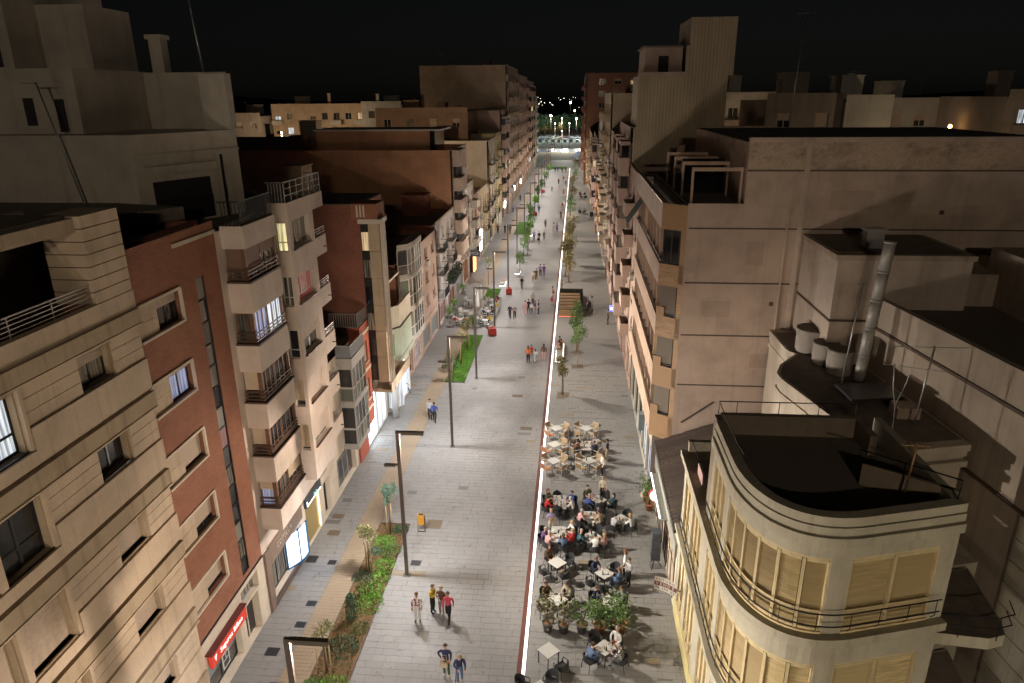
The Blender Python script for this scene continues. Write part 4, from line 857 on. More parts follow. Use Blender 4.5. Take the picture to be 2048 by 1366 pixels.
# recessed right wing with balcony
link('wing_wall', MB().prism([(11.4, 21.6), (14.8, 22.6), (14.6, 25), (11.2, 25)], .0, 8.0), deco, RA); link('side_wall', MB().prism([(11.12, 18.52), (11.38, 18.52), (11.25, 24.1), (11.0, 24.1)], .0, 12.9), deco, RA)
wing = [(11.55, 18.9), (13.2, 18.75), (13.75, 18.95), (13.95, 19.5), (14.3, 22.3), (11.45, 21.5)]
link('balcony_slab', MB().prism(wing, 7.5, 7.95), deco, RA); link('balcony_slab', MB().prism(wing, 3.9, 4.3), deco, RA)
for zz in (7.95, 4.3):
    link('balcony_floor', MB().prism([(x * .985 + .17, y * .985 + .25) for x, y in wing], zz + .002, zz + .01), roofdark, RA)
    for dz in (.45, .85): b = MB(); b.tube([(11.5, 18.75, zz + dz), (13.2, 18.62, zz + dz), (13.8, 18.85, zz + dz), (14.0, 19.5, zz + dz)], .02, 5); link('curved_rail', b, black_iron, RA)
    for x, y in ((12.2, 18.7), (13.3, 18.64)): link('rail_post', MB().tube([(x, y, zz), (x, y, zz + .85)], .016, 4), black_iron, RA)
wf = Face(RA, 11.4, 21.6, 16.4); wf.box('shutter', .3, 1.4, .01, .06, 4.5, 7.2, shut)
# ---- dark flat roofed building behind (diagonal brick wall)
RD = thing('flat_roofed_building', 'dim flat roofed building with a long diagonal parapet wall, right edge', 'building', (13.5, 37.5, 0))
dimw = plaster('dim_pink_render', (.42, .34, .27), .95, .7)
base = [(13.5, 38.3), (15.95, 19.2), (34, 23), (34, 38.3)]
def relp(p, o): return [(x - o[0], y - o[1]) for x, y in p]
link('wall', MB().prism(relp(base, (13.5, 37.5)), 0, 14.3), dimw, RD)
for a, e in zip(base, base[1:]):
    d = Vector((e[0] - a[0], e[1] - a[1])).normalized(); n = Vector((-d.y, d.x)) * .3; link('parapet', MB().prism(relp([a, e, (e[0] + n.x, e[1] + n.y), (a[0] + n.x, a[1] + n.y)], (13.5, 37.5)), 14.301, 15.0), dimw, RD)
link('roof', MB().prism(relp([(13.9, 38), (16.3, 19.7), (33.6, 23.3), (33.6, 38)], (13.5, 37.5)), 14.31, 14.34), roofdark, RD)
L = math.hypot(2.45, 19.1)
Fd = Face(RD, 13.5, 38.3, -82.7); Fd.box('wall_ledge', .2, L - .1, 0, .07, 13.55, 13.68, plain('rusty_pipe', (.10, .065, .045), .8)); Fd.box('wall_ledge', 9, L - .3, 0, .07, 10.3, 10.42, plain('rusty_pipe', (.10, .065, .045), .8))
for i in range(9):
    for j in range(3): Fd.box('stone_block', L - 3.0 + j * 1.0, L - 2.02 + j * 1.0, .0, .05, 2.2 + i * .9, 3.06 + i * .9, plaster('pale_block', (.44, .40, .33), .9, .8))
for q in ((20, 30, 14.35, 26, 35, 17.0), (27, 26, 14.35, 32, 29.5, 16.6)): link('stair_tower', MB().box(q[0] - 13.5, q[1] - 37.5, q[2], q[3] - 13.5, q[4] - 37.5, q[5]), dimw, RD)
# ---- pale block against the big party wall
RW2 = thing('pale_stair_block', 'pale cube like block with flat roof against the big party wall, right', 'building', (12.3, 33.2, 0))
link('wall', MB().box(0, 0, 11, 6, 5.2, 16.7), plaster('pale_pink_render', (.50, .41, .34), .9, .5), RW2); link('roof_edge', MB().box(-.12, -.12, 16.7, 6.1, 5.2, 16.95), dimw, RW2); link('roof', MB().box(.15, .15, 16.951, 5.8, 5.1, 16.97), roofdark, RW2)
link('wall_ledge', MB().box(-.06, -.06, 13.7, 6, 5.1, 13.8), plain('rusty_pipe', (.10, .065, .045), .8), RW2)
link('cowl', MB().box(1.7, 1.4, 16.97, 2.5, 2.0, 17.8).box(1.6, 1.3, 17.8, 2.6, 2.1, 17.9), steel, RW2); link('lower_roof', MB().box(6.01, .8, 11, 12, 5.2, 15.9), dimw, RW2)
# ---- courtyard building with curved ledge and water tanks
RT = thing('courtyard_building', 'low cream courtyard building with curved cornice below the water tanks, right', 'building', (9.8, 31.4, 0))
fpr = [(11.1, 38.2), (11.15, 35.0), (11.5, 34.6), (10.3, 33.0), (9.85, 31.9), (9.85, 31.2), (10.9, 26.6), (12.0, 24.4), (15.0, 25.2), (13.7, 37.0), (13.5, 38.2)]
rp = relp(fpr, (9.8, 31.4)); cen = Vector((12.2 - 9.8, 31.4 - 31.4))
def grow(p, k): return [(cen.x + (x - cen.x) * k, cen.y + (y - cen.y) * k) for x, y in p]
link('wall', MB().prism(rp, 0, 11.2), plaster('courtyard_cream', (.55, .47, .38), .9, .4), RT)
for z0, z1, k in ((10.55, 10.8, 1.035), (10.95, 11.22, 1.02), (11.22, 11.5, 1.035)): link('cornice', MB().prism(grow(rp, k), z0, z1), plaster('courtyard_cream', (.55, .47, .38), .9, .4), RT)
link('roof', MB().prism(grow(rp, .97), 11.501, 11.53), roofdark, RT)
link('solar_panel', MB().prism(relp([(11.6, 29.6), (13.9, 29.9), (14.0, 28.3), (11.7, 27.9)][::-1], (9.8, 31.4)), 11.85, 11.95), plain('panel_dark', (.04, .04, .045), .3), RT)
for x, y, z0, z1, w in ((13.2, 27.0, 11.53, 12.0, .9),): link('roof_hatch', MB().box(x - 9.8, y - 31.4, z0, x + w - 9.8, y + .8 - 31.4, z1), dimw, RT)
tankm = plaster('fibre_cement', (.34, .30, .26), .9, .5)
for x, y, r_, h, lab in ((12.3, 35.0, .82, 1.25, 'largest round water tank on the courtyard roof'), (12.35, 33.2, .6, 1.1, 'middle sized round water tank beside the largest one'), (12.6, 32.0, .58, 1.2, 'round water tank nearest the camera, in front of two others')):
    t = thing('water_tank', lab, 'water tank', (x, y, 11.53), 0, 'round tanks on the courtyard roof')
    link('drum', MB().lathe([(r_ * .92, 0), (r_, .1), (r_, h - .1), (r_ * 1.05, h - .08), (r_ * 1.05, h)], 18), tankm, t); link('lid', MB().lathe([(r_ * .98, h + .002), (r_ * .98, h + .02)], 18), roofdark, t)
t = thing('flue_pipe', 'tall leaning shiny steel flue pipe above the courtyard roof', 'flue', (13.2, 31.1, 11.5)); b = MB()
inox = plain('inox', (.42, .40, .37), .55, .35, .08)
for k in range(5): link('flue_section', MB().tube([(k * .075, 0, k * 1.3), (k * .075 + .073, 0, k * 1.3 + 1.28)], .24, 14), inox, t); link('flue_collar', MB().tube([(k * .075 + .07, 0, k * 1.3 + 1.22), (k * .075 + .075, 0, k * 1.3 + 1.3)], .265, 14), inox, t)
def yagi(name, label, x, y, z0, h, w, m, tilt=0.0, els=6, rz=0.0):
    t = thing(name, label, 'antenna', (x, y, z0), rz); link('mast', MB().tube([(0, 0, 0), (tilt, 0, h)], .036, 5), m, t)
    b = MB(); b.bar((tilt - w / 2, 0, h - .05), (tilt + w / 2, 0, h - .05), .025); link('boom', b, m, t)
    for i in range(els): l = .35 - .03 * i; X = tilt - w / 2 + w * (i + .5) / els; link('element', MB().bar((X, -l, h - .05), (X, l, h - .05), .014), m, t)
    return t
gold_a = plain('antenna_gold', (.40, .24, .11), .5, .5)
yagi('tv_antenna', 'orange tinted grid antenna behind the steel flue pipe', 12.6, 33.6, 11.53, 5.5, 1.6, gold_a, .2); yagi('tv_antenna', 'thin antenna mast rising between flue pipe and tanks', 12.1, 30.2, 11.53, 4.8, .5, steel, .25, 2)
yagi('tv_antenna', 'thin long antenna with horizontal boom before the diagonal wall', 13.6, 26.4, 11.5, 3.4, 3.0, steel, .2, 9); yagi('tv_antenna', 'small corroded antenna on the rounded building roof', 10.2, 19.6, 12.15, 2.0, .9, gold_a, .12, 6)
t = thing('wire_aerial', 'forked white wire aerial standing over the dark roof', 'antenna', (12.2, 25.0, 11.5)); b = MB(); b.tube([(0, 0, 0), (-.12, 0, 1.5), (-.3, 0, 2.2), (-.42, 0, 3.2)], .02, 5); link('wire', b, steel, t); b = MB(); b.tube([(-.12, 0, 1.5), (.12, 0, 2.4), (.3, 0, 3.6)], .014, 4); link('wire', b, steel, t); b = MB(); b.bar((-.8, 0, 3.15), (1.4, 0, 2.9), .02); link('crossbar', b, steel, t)
# ---- low tiled house between
t = thing('tiled_house', 'low house with a dark tiled roof and lit shop front beside the rounded building', 'house', (5.3, 28.9, 0)); RH = t
link('wall', MB().box(0, .02, .0, 5, 9.4, 4.4), cre, RH)
tile = plain('roof_tile', (.10, .07, .055), .9, 0, .3, 9)
def tile_row():
    b = MB(); n = 6
    for k in range(n): x0, x1 = 5.1 * k / n, 5.1 * (k + 1) / n + .05; z0, z1 = 4.42 + 2.0 * k / n, 4.42 + 2.0 * (k + 1) / n; b.q([(x0, 0, z0), (x0, .15, z0 + .1), (x1, .15, z1 + .07), (x1, 0, z1 - .03)]); b.q([(x0, .15, z0 + .1), (x0, .3, z0), (x1, .3, z1 - .03), (x1, .15, z1 + .07)])
    return b.mesh('tile_row')
for i in range(30): link('tile_row', cached('tilerow', tile_row), tile, RH, (-.25, .05 + i * .31, 0))
link('roof_board', MB().prism([(0, 0), (5, 0), (5, 9.4), (0, 9.4)], 4.36, 4.41), roofdark, RH)
link('gutter', MB().tube([(-.22, 0, 4.42), (-.22, 9.4, 4.42)], .07, 6), black_iron, RH)
Fh = Face(RH, 5.3, 38.3, -90)
for u, w, pn in ((.4, 1.4, pane_warm), (2.2, 2.2, pane_mid), (5.0, 1.5, pane), (7.0, 2.0, pane_warm)): Fh.window(u, .3, w, 2.4, bronze, pn, -.06, 1, .75)
Fh.box('fascia', .2, 9.2, .0, .12, 2.85, 3.6, plain('fascia_grey', (.30, .29, .25), .6)); Fh.box('neon_line', 1.8, 6.4, .5, .54, 3.2, 3.27, emit('neon_white', (1, .98, .95), 7)); Fh.box('neon_shelf', 1.7, 6.5, .12, .5, 3.1, 3.19, plain('fascia_grey', (.30, .29, .25), .6))

def mouldy(name, col):
    m, nt, b = _base(name); b.inputs['Roughness'].default_value = .95
    n = _noise(nt, .55, 8, .75, _wpos(nt, (1, 1, 1.6))); c = _mul(nt, col, (.10, .085, .07), _ramp(nt, n.outputs[0], .50, .72, (0, 0, 0), (.75, .75, .75)), 'MIX'); n2 = _noise(nt, 9, 5, .7, _wpos(nt)); c = _mul(nt, c, (.7, .68, .66), _ramp(nt, n2.outputs[0], .45, .7)); nt.links.new(c, b.inputs['Base Color']); return m
# ---- wood clad building with the big pink party wall
RB = thing('wood_clad_building', 'wood clad apartment building with long banded balconies and a huge pinkish party wall', 'building', (6.1, 38.5, 0))
pinkw = plaster('pink_party_wall', (.54, .42, .345), .95, .35); woodc = grain_wood('wood_panel', (.46, .28, .15), .55, (1.2, 1.2, 6)); woodp = plaster('pink_balcony', (.50, .345, .25), .7, .2)
def bx(root, nm, x0, y0, z0, x1, y1, z1, m): r = root.location; return link(nm, MB().box(x0 - r[0], y0 - r[1], z0, x1 - r[0], y1 - r[1], z1), m, root)
bx(RB, 'party_wall', 6.1, 38.5, 0, 11.9, 55.5, 18.35, pinkw); bx(RB, 'party_wall', 9.0, 38.51, 18.351, 11.9, 55.5, 20.2, pinkw); bx(RB, 'party_wall', 12.15, 38.5, 0, 26, 55.5, 20.2, pinkw); mould = mouldy('mouldy_render', (.52, .40, .31)); bx(RB, 'mouldy_wall', 9.0, 38.505, 20.201, 11.9, 55.5, 21.65, mould); bx(RB, 'mouldy_wall', 12.15, 38.505, 20.201, 26, 55.5, 21.65, mould); bx(RB, 'wall_joint', 11.9, 38.44, 0, 12.15, 38.7, 21.7, plaster('pale_joint', (.58, .48, .40), .9, .2))
bx(RB, 'roof', 6.3, 38.7, 18.352, 8.9, 55.4, 18.38, roofdark); bx(RB, 'roof', 9.2, 38.8, 21.651, 25.8, 55.3, 21.68, roofdark); bx(RB, 'parapet', 9.0, 38.52, 21.652, 26, 38.8, 21.9, pinkw)
line = plain('wall_joint_dark', (.10, .075, .06), .95)
for z in (20.2, 17.15, 14.12, 11.06, 8.0): bx(RB, 'floor_line', 6.2 if z < 18.4 else 9.02, 38.47, z, 11.88, 38.5, z + .07, line); bx(RB, 'floor_line', 12.2, 38.47, z, 25.9, 38.5, z + .07, line) if z > 13.5 else None
b = MB(); b.bar((6.6 - 6.1, -.03, 5.6), (8.4 - 6.1, -.03, 7.0), .04, .09); link('stair_mark', b, line, RB)
Ch = Face(RB, 4.85, 39.4, math.degrees(math.atan2(-.9, 1.25))); cw = math.hypot(1.25, .9)
Fr = Face(RB, 4.85, 55.6, -90); fw = 55.6 - 39.4
BANDS = [(17.0, 18.4), (13.8, 15.05), (10.75, 12.0), (7.65, 8.95), (4.55, 5.85)]
for k, (a, e) in enumerate(BANDS):
    nb = 5
    for i in range(nb): Fr.box('balcony_band', fw * i / nb + .006, fw * (i + 1) / nb - .006, -.15, 0, a, e, woodp)
    Ch.box('wood_panel', .0, cw, -.12, .0, a, e, woodc); Ch.box('wood_panel', cw - .3, cw, -.12, 0, a - 3.0 if k < 4 else 4.4, a - .002, woodc)
    if k < 4:
        zb, zt = BANDS[k + 1][1], a
        Ch.window(.12, zb + .05, cw - .5, zt - zb - .08, alu_dark, pane, .1, 1 if k == 0 else 0, 0, 0 if k == 0 else .92, plain('grey_brown_shutter', (.20, .165, .13), .7)); Ch.box('wood_panel', .0, .5, -.12, .0, zb + .002, zb + .55, woodc) if k else None
        for i in range(9):
            u = fw * i / 9
            Fr.box('wood_post', u, u + .16, -.5, -.16, zb, zt, woodp)
            if i % 3 != 1: Fr.window(u + .2, zb + .02, fw / 9 - .26, zt - zb - .04, bronze, some_pane(.06), .5, 1, 0, random.choice((0, 0, 0, .5)), blind_w)
            else: Fr.box('balcony_recess', u + .17, u + fw / 9 - .02, -1.1, -1.05, zb, zt, pane)
        Fr.box('floor_slab', 0, fw, -1.2, -.16, zb - .16, zb - .01, woodp)
        Fr.box('metal_rail', 0, fw, -.12, -.07, zb + .12, zb + .17, bronze)
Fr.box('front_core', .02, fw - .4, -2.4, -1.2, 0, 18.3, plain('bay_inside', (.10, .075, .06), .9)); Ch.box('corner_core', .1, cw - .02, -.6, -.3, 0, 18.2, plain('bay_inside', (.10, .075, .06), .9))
Fr.box('soffit', 0, fw, -1.2, -.02, 4.3, 4.54, woodp); Ch.box('soffit', 0, cw, -.6, 0, 4.3, 4.54, woodc)
Fg = Face(RB, 5.12, 55.6, -90); Fg.wall(fw - .3, .02, 4.3, [(.4 + i * 3.2, 3.2 + i * 3.2, .1, 3.2) for i in range(5)], plaster('shop_pale', (.5, .46, .38), .8, .3), .2, 'ground_floor_wall')
for i in range(5): Fg.window(.4 + i * 3.2, .1, 2.8, 3.1, alu_dark, (pane, pane_mid, pane, pane_wh, lit_room('shop_dim_white', (.8, .82, 1.0), .8))[i], .15, 2, .8)
Fg.box('meter_box', 10.9, 11.5, .0, .4, 2.2, 3.4, plain('grey_box', (.22, .24, .25), .6))
Ch.window(.1, .3, cw - .2, 3.6, alu_dark, lit_room('shop_dim_white', (.8, .82, 1.0), .8), .35, 0, .3); Ch.box('shop_ledge', -.1, cw + .1, -.3, .35, .0, .32, cre)
Fr.box('top_rail', .2, fw, .0, .03, 18.42, 18.46, steel); Fr.box('roof_parapet_cap', 0, fw, -.3, .0, 18.4, 18.43, woodp)
for i in range(4):
    y = 39.0 + i * 3.6; t0 = [(6.25, y), (8.85, y)]
    for x in (6.25, 8.8): bx(RB, 'portal_post', x, y, 18.38, x + .12, y + .14, 20.15, woodp)
    bx(RB, 'portal_beam', 6.25, y, 20.152, 8.95, y + .14, 20.35, woodp)
bx(RB, 'roof_ledge', 6.1, 38.48, 18.36, 9.0, 38.65, 18.52, pinkw); bx(RB, 'terrace_glass', 6.4, 44, 18.4, 8.9, 44.1, 20.4, pane)
t = thing('green_awning', 'dark green awning hanging from an upper balcony of the wood clad building', 'awning', (4.6, 51.5, 15.2)); b = MB(); b.q([(.2, -1.2, 1.7), (.2, 1.2, 1.7), (-.75, 1.2, .2), (-.75, -1.2, .2)]); b.q([(-.75, -1.2, .2), (-.75, 1.2, .2), (-.75, 1.2, -.05), (-.75, -1.2, -.05)]); link('cloth', b, plain('green_cloth', (.02, .07, .05), .8), t)
for e in (-1.15, 1.15): link('awning_arm', MB().tube([(.2, e, .9), (-.73, e, .2)], .02, 4), steel, t)
pcol = plaster('render_patch', (.47, .36, .29), .95, .2)
for x0, z0, w_, h_ in ((7.2, 12.2, 1.6, .9), (9.4, 15.2, .9, 1.3), (13.4, 18.2, 2.2, 1.0), (16.5, 18.6, 1.2, 1.4), (10.2, 9.2, 1.1, .8)): bx(RB, 'render_patch', x0, 38.49, z0, x0 + w_, 38.5, z0 + h_, pcol)
for x0, z0 in ((10.9, 12.9), (19.0, 18.0)): bx(RB, 'wall_vent', x0, 38.47, z0, x0 + .22, 38.5, z0 + .22, line)
bx(RB, 'drain_pipe', 11.3, 38.4, 5, 11.38, 38.48, 18.3, plaster('pale_joint', (.58, .48, .40), .9, .2))
# ---- next ones down the right side
R2c, F = apt('rose balcony block next to the wood clad building', 1, 55.7, 66.0, 17.2, XR(60), plaster('rose_render', (.50, .36, .29), .85, .3), 5, 4.0, 3, 'solid', 12, None, 31, bd=.8)
R4, F = apt('block with ribbed metal clad gable and lift tower, right', 1, 66.1, 82, 20.4, XR(72), plaster('rose_render2', (.48, .35, .29), .85, .3), 6, 4.0, 5, 'bay', 10, corrugated('ribbed_cladding', (.46, .37, .25)), 32, bits=0)
ribbed = corrugated('ribbed_cladding', (.46, .37, .25))
bx(R4, 'gable', 5.35, 65.9, 16, 17.0, 66.05, 21.4, ribbed); bx(R4, 'gable', 5.35, 65.88, 21.401, 13.0, 72, 25.6, ribbed); bx(R4, 'lift_tower', 9.55, 65.87, 25.601, 13.4, 73, 30.2, ribbed); bx(R4, 'gable_trim', 5.3, 65.8, 25.602, 9.54, 65.95, 25.9, plaster('rose_render2', (.48, .35, .29), .85, .3)); bx(R4, 'gable_trim', 9.3, 65.8, 25.903, 9.6, 65.95, 28.0, plaster('rose_render2', (.48, .35, .29), .85, .3))
bx(R4, 'penthouse', 6.0, 68.0, 25.61, 9.3, 74, 28.0, plaster('rose_render2', (.48, .35, .29), .85, .3)); bx(R4, 'penthouse_cap', 5.8, 67.8, 28.01, 9.3, 74.2, 28.15, roofdark); bx(R4, 'penthouse_door', 7.2, 67.96, 25.7, 8.1, 67.99, 27.3, plain('opening_dark', (.02, .018, .018), .9))
apt('mid height cream block beyond the ribbed gable, right', 1, 82.1, 98, 18.8, XR(90), pm(1), 5, 4, 5, 'iron', 10, None, 33)
apt('higher beige block with a blank upper gable, right mid street', 1, 98.1, 120, 23.4, XR(105), plaster('beige_high', (.5, .4, .29), .85, .3), 7, 4, 6, 'solid', 9, None, 34)
apt('white gabled slim block, right mid street', 1, 120.1, 136, 19.6, XR(125), plaster('white_gable', (.6, .57, .53), .85, .3), 5, 4, 4, 'iron', 9, None, 35)
apt('lower rose block before the tall brown one, right', 1, 136.1, 165, 15.6, XR(145), pm(1), 4, 4, 6, 'bay', 10, None, 36)
apt('sand coloured balcony block, right far down the street', 1, 165.1, 205, 14.8, XR(180), pm(2), 4, 4, 8, 'solid', 10, None, 37)
RF, F = apt('tallest right hand tower block of brown brick with windows facing the camera', 1, 205.1, 262, 29.0, XR(205) - .9, brick('far_brown_brick', (.36, .17, .10), (.28, .13, .08), (.2, .12, .09), .4), 8, 4, 9, 'solid', 24, None, 38)
Fn = Face(RF, XR(205) - .9 + .23, 205.1, 0)
for f in range(8):
    for k in range(3): Fn.window(3.2 + k * 4.2, 5.2 + f * 3.1, 1.9, 1.5, alu_white, some_pane(.12), -.06, 1, 0, random.choice((0, .4)), blind_b)
# ================================================================ planting beds, trees, lawns
random.seed(31)
bark = plain('bark', (.16, .10, .06), .9, 0, .25, 14); stake = plain('timber_stake', (.42, .29, .15), .8, 0, .2, 8)
leaf_g = leafy('leaf_green', (.06, .14, .03), (.14, .24, .06)); leaf_y = leafy('leaf_olive', (.16, .17, .06), (.26, .25, .10)); leaf_d = leafy('leaf_dark', (.03, .075, .04), (.07, .14, .07)); leaf_b = leafy('leaf_bright', (.10, .26, .025), (.20, .40, .06)); leaf_a = leafy('leaf_autumn', (.22, .14, .05), (.15, .17, .05)); leaf_blue = leafy('leaf_bluegreen', (.07, .14, .10), (.14, .24, .17))
steel_edge = plain('edging_steel', (.09, .08, .07), .6, .5)
def bed(label, x0, x1, y0, y1, soil, h=.05, cat='planting bed', name='planting_bed'):
    t = thing(name, label, cat, ((x0 + x1) / 2, y0, 0)); w = (x1 - x0) / 2; l = y1 - y0
    b = MB(); nx, ny = 8, max(8, int(l * 2.5)); g = {}
    for i in range(nx + 1):
        for j in range(ny + 1): g[i, j] = (-w + 2 * w * i / nx, l * j / ny, h - .005 + (R(-.02, .05) if 0 < i < nx and 0 < j < ny else 0))
    for i in range(nx):
        for j in range(ny): b.q([g[i, j], g[i + 1, j], g[i + 1, j + 1], g[i, j + 1]], 0, True)
    link('soil', b, soil, t)
    for q in ((-w - .03, -.03, w + .03, 0), (-w - .03, l, w + .03, l + .03), (-w - .03, 0, -w, l), (w, 0, w + .03, l)): link('edging', MB().box(q[0], q[1], -.01, q[2], q[3], h + .03), steel_edge, t)
    return t
soil = soil_mat()
bed('long planted bed with brown soil and green shrubs beside the tactile strip', -11.08, -9.35, 21.0, 35.0, soil)
grassm = plain('lawn_soil', (.06, .14, .02), .95, 0, .2, 9)
def lawn(label, x0, x1, y0, y1, n=9000):
    t = bed(label, x0, x1, y0, y1, grassm, .04, 'lawn', 'lawn_bed'); w = (x1 - x0) / 2; b = MB()
    for k in range(n):
        x, y = R(-w + .03, w - .03), R(.03, y1 - y0 - .03); h = R(.05, .13); a = R(0, 6.28); dx, dy = math.cos(a) * .022, math.sin(a) * .022
        b.q([(x - dx, y - dy, .04), (x + dx, y + dy, .04), (x + R(-.05, .05), y + R(-.05, .05), .04 + h)])
    o = link('grass', b, leafy('grass_blade', (.10, .28, .015), (.17, .40, .03)), t); o['kind'] = 'stuff'; return t
lawn('bright green lawn strip with staked saplings beside the fourth lamp', -11.1, -9.4, 57.0, 70.0); lawn('short green lawn patch behind the left cafe terrace', -11.1, -9.4, 84.0, 89.0, 3500); lawn('far green lawn patch among the left trees', -11.0, -9.2, 128, 141, 3000); lawn('small lawn at the far end of the street', -8.5, -2.8, 251, 258, 2500)
def crown(b, c, rx, rz, n, s, clumps=9):
    cl = [(c[0] + R(-.6, .6) * rx, c[1] + R(-.6, .6) * rx, c[2] + R(-.7, .7) * rz, R(.35, .6)) for _ in range(clumps)]
    for k in range(n):
        q = random.choice(cl); d = Vector((random.gauss(0, 1), random.gauss(0, 1), random.gauss(0, 1))).normalized() * (random.random() ** .45)
        leafq(b, (q[0] + d.x * rx * q[3] * 1.1, q[1] + d.y * rx * q[3] * 1.1, q[2] + d.z * rz * q[3] * 1.1), s)
def tree(label, x, y, h, rx, rz, leaf, group, stakes=0, seed=0, n=700, s=.16, th=.045, pit=False, base=0.0):
    random.seed(1000 + seed); t = thing('young_tree', label, 'tree', (x, y, base), R(0, 6), group)
    b = MB(); top = h - rz * .6; lean = (R(-.06, .06) * h, R(-.06, .06) * h)
    b.tube([(0, 0, -.02), (lean[0] * .3, lean[1] * .3, top * .45), (lean[0], lean[1], top)], [th, th * .8, th * .4], 6)
    for k in range(6):
        a = R(0, 6.28); z0 = h - rz * R(1.0, 2.0); b.tube([(lean[0] * z0 / h, lean[1] * z0 / h, z0), (lean[0] + math.cos(a) * rx * .7, lean[1] + math.sin(a) * rx * .7, z0 + rz * .8)], [th * .4, th * .12], 4)
    link('trunk', b, bark, t)
    b = MB(); crown(b, (lean[0], lean[1], h - rz), rx, rz, n, s); link('crown', b, leaf, t)
    for k in range(stakes): e = (k - (stakes - 1) / 2) * .35; link('stake', MB().tube([(e, .12 * (-1) ** k, 0), (e * .9, .1 * (-1) ** k, min(2.0, h * .6))], .035, 6), stake, t)
    if pit: link('tree_grate', cached('grate', lambda: MB().box(-.55, -.5, -.01, .55, .5, .012).mesh('g')), rust, t)
    return t
g = 'saplings in the planted bed'
tree('sapling with blue green crown at the far end of the planted bed', -10.25, 33.95, 3.3, .42, .62, leaf_blue, g, 2, 1, 900, .13, base=.04); tree('thin olive sapling in the middle of the planted bed', -10.5, 30.5, 2.7, .62, .45, leaf_y, g, 2, 2, 650, .13, base=.04); tree('spindly olive sapling with stakes at the near end of the bed', -10.45, 23.5, 2.9, .55, .42, leaf_y, g, 3, 3, 380, .12, base=.04)
def shrub(label, x, y, r, h, leaf, n, s, seed, z=.05, name='shrub', group='shrubs in the planted bed'):
    random.seed(2000 + seed); t = thing(name, label, 'shrub', (x, y, z), R(0, 6), group); b = MB()
    for k in range(n):
        a, q = R(0, 6.28), R(0, 1) ** .5 * r; zz = h * (1 - (q / r) ** 2 * .7) * R(.25, 1); leafq(b, (q * math.cos(a), q * math.sin(a), zz + .02), s)
    link('foliage', b, leaf, t); b = MB()
    for k in range(7): a = R(0, 6.28); b.tube([(0, 0, -.02), (math.cos(a) * r * .6, math.sin(a) * r * .6, h * .7)], [.02, .006], 4)
    link('stems', b, bark, t); return t
for k, (x, y, r, h, lf, lab) in enumerate(((-9.95, 22.4, .85, .75, leaf_b, 'largest bright green shrub at the near corner of the bed'), (-10.75, 22.6, .55, .5, leaf_g, 'mid green shrub beside the largest bright one'), (-10.2, 25.0, .7, .55, leaf_d, 'dark green low shrub under the near sapling'),
        (-9.85, 28.0, .75, .5, leaf_b, 'bright green mound at the bed edge, third from the camera'), (-9.95, 29.0, .6, .45, leaf_b, 'bright green mound just behind the third one'), (-10.7, 28.3, .4, .55, leaf_y, 'pale spiky plant left of the dark cone shrub'), (-10.4, 29.3, .4, .5, leaf_y, 'pale spiky plant behind the dark cone shrub'),
        (-9.75, 30.1, .5, .4, leaf_b, 'small bright mound in the middle of the bed edge'), (-9.85, 31.1, .55, .42, leaf_b, 'bright spreading mound past the middle sapling'), (-9.85, 32.3, .6, .45, leaf_g, 'mid green mound nearer the far sapling'), (-10.35, 33.1, .6, .5, leaf_b, 'bright mound directly before the far sapling'),
        (-10.75, 30.0, .5, .3, leaf_d, 'dark flat shrub along the tactile strip'), (-10.7, 32.2, .35, .4, leaf_blue, 'blue green tuft beside the middle sapling'), (-9.75, 34.4, .45, .3, leaf_d, 'dark tuft in the far corner of the bed'), (-9.8, 26.3, .45, .25, leaf_y, 'dry olive tuft on the near half edge'))):
    shrub(lab, x, y, r * 1.1, h * .5, lf, int(400 * r / .6), .13, k)
random.seed(9); t = thing('cone_shrub', 'dark narrow cone shaped conifer in the planted bed', 'shrub', (-10.35, 26.9, .05)); b = MB()
for k in range(700): z = R(.05, 1.5); a = R(0, 6.28); q = .30 * (1 - (abs(z - .6) / 1.0) ** 2 * .8) * R(.5, 1); leafq(b, (q * math.cos(a), q * math.sin(a), z), .12)
link('foliage', b, leaf_d, t); link('trunk', MB().tube([(0, 0, -.02), (0, 0, 1.3)], .03, 5), bark, t)
b = MB(); random.seed(12)
for k in range(5200): leafq(b, (R(-.8, .8), R(.1, 13.8), R(.02, .14)), .09)
o = link('ground_cover', b, leafy('ground_cover_leaf', (.08, .13, .03), (.17, .16, .06)), None, (-10.2, 21.0, .04)); tag(o, 'thin weedy ground cover over the brown soil of the bed', 'ground cover', None, 'stuff')
g = 'staked saplings on the lawn strip'
tree('near sapling at the corner of the lawn strip', -10.5, 57.6, 2.9, .45, .5, leaf_y, g, 1, 5, 300, .14, base=.04); tree('second sapling on the lawn strip', -10.4, 61.5, 3.2, .7, .6, leaf_y, g, 2, 6, 420, .15, base=.04); tree('third sapling on the lawn with three stakes', -10.4, 65.5, 3.4, .65, .75, leaf_y, g, 3, 7, 420, .15, base=.04); tree('fourth sapling behind the staked one on the lawn', -9.95, 67.8, 3.0, .5, .6, leaf_g, g, 2, 8, 340, .15, base=.04)
shrub('round dark conifer bush on the near lawn edge', -11.2, 59.8, .75, 1.7, leaf_d, 700, .14, 50, .0, 'round_bush', 'bushes by the lawn'); shrub('dark bush between the left terrace tables', -10.9, 72.6, .55, 1.6, leaf_d, 500, .15, 51, 0, 'round_bush', 'bushes by the lawn'); shrub('pale low shrub on the lawn next to the dark conifer', -10.2, 58.6, .5, .4, leaf_b, 260, .14, 52, .04, 'shrub', 'bushes by the lawn')
g = 'saplings right of the light strip'
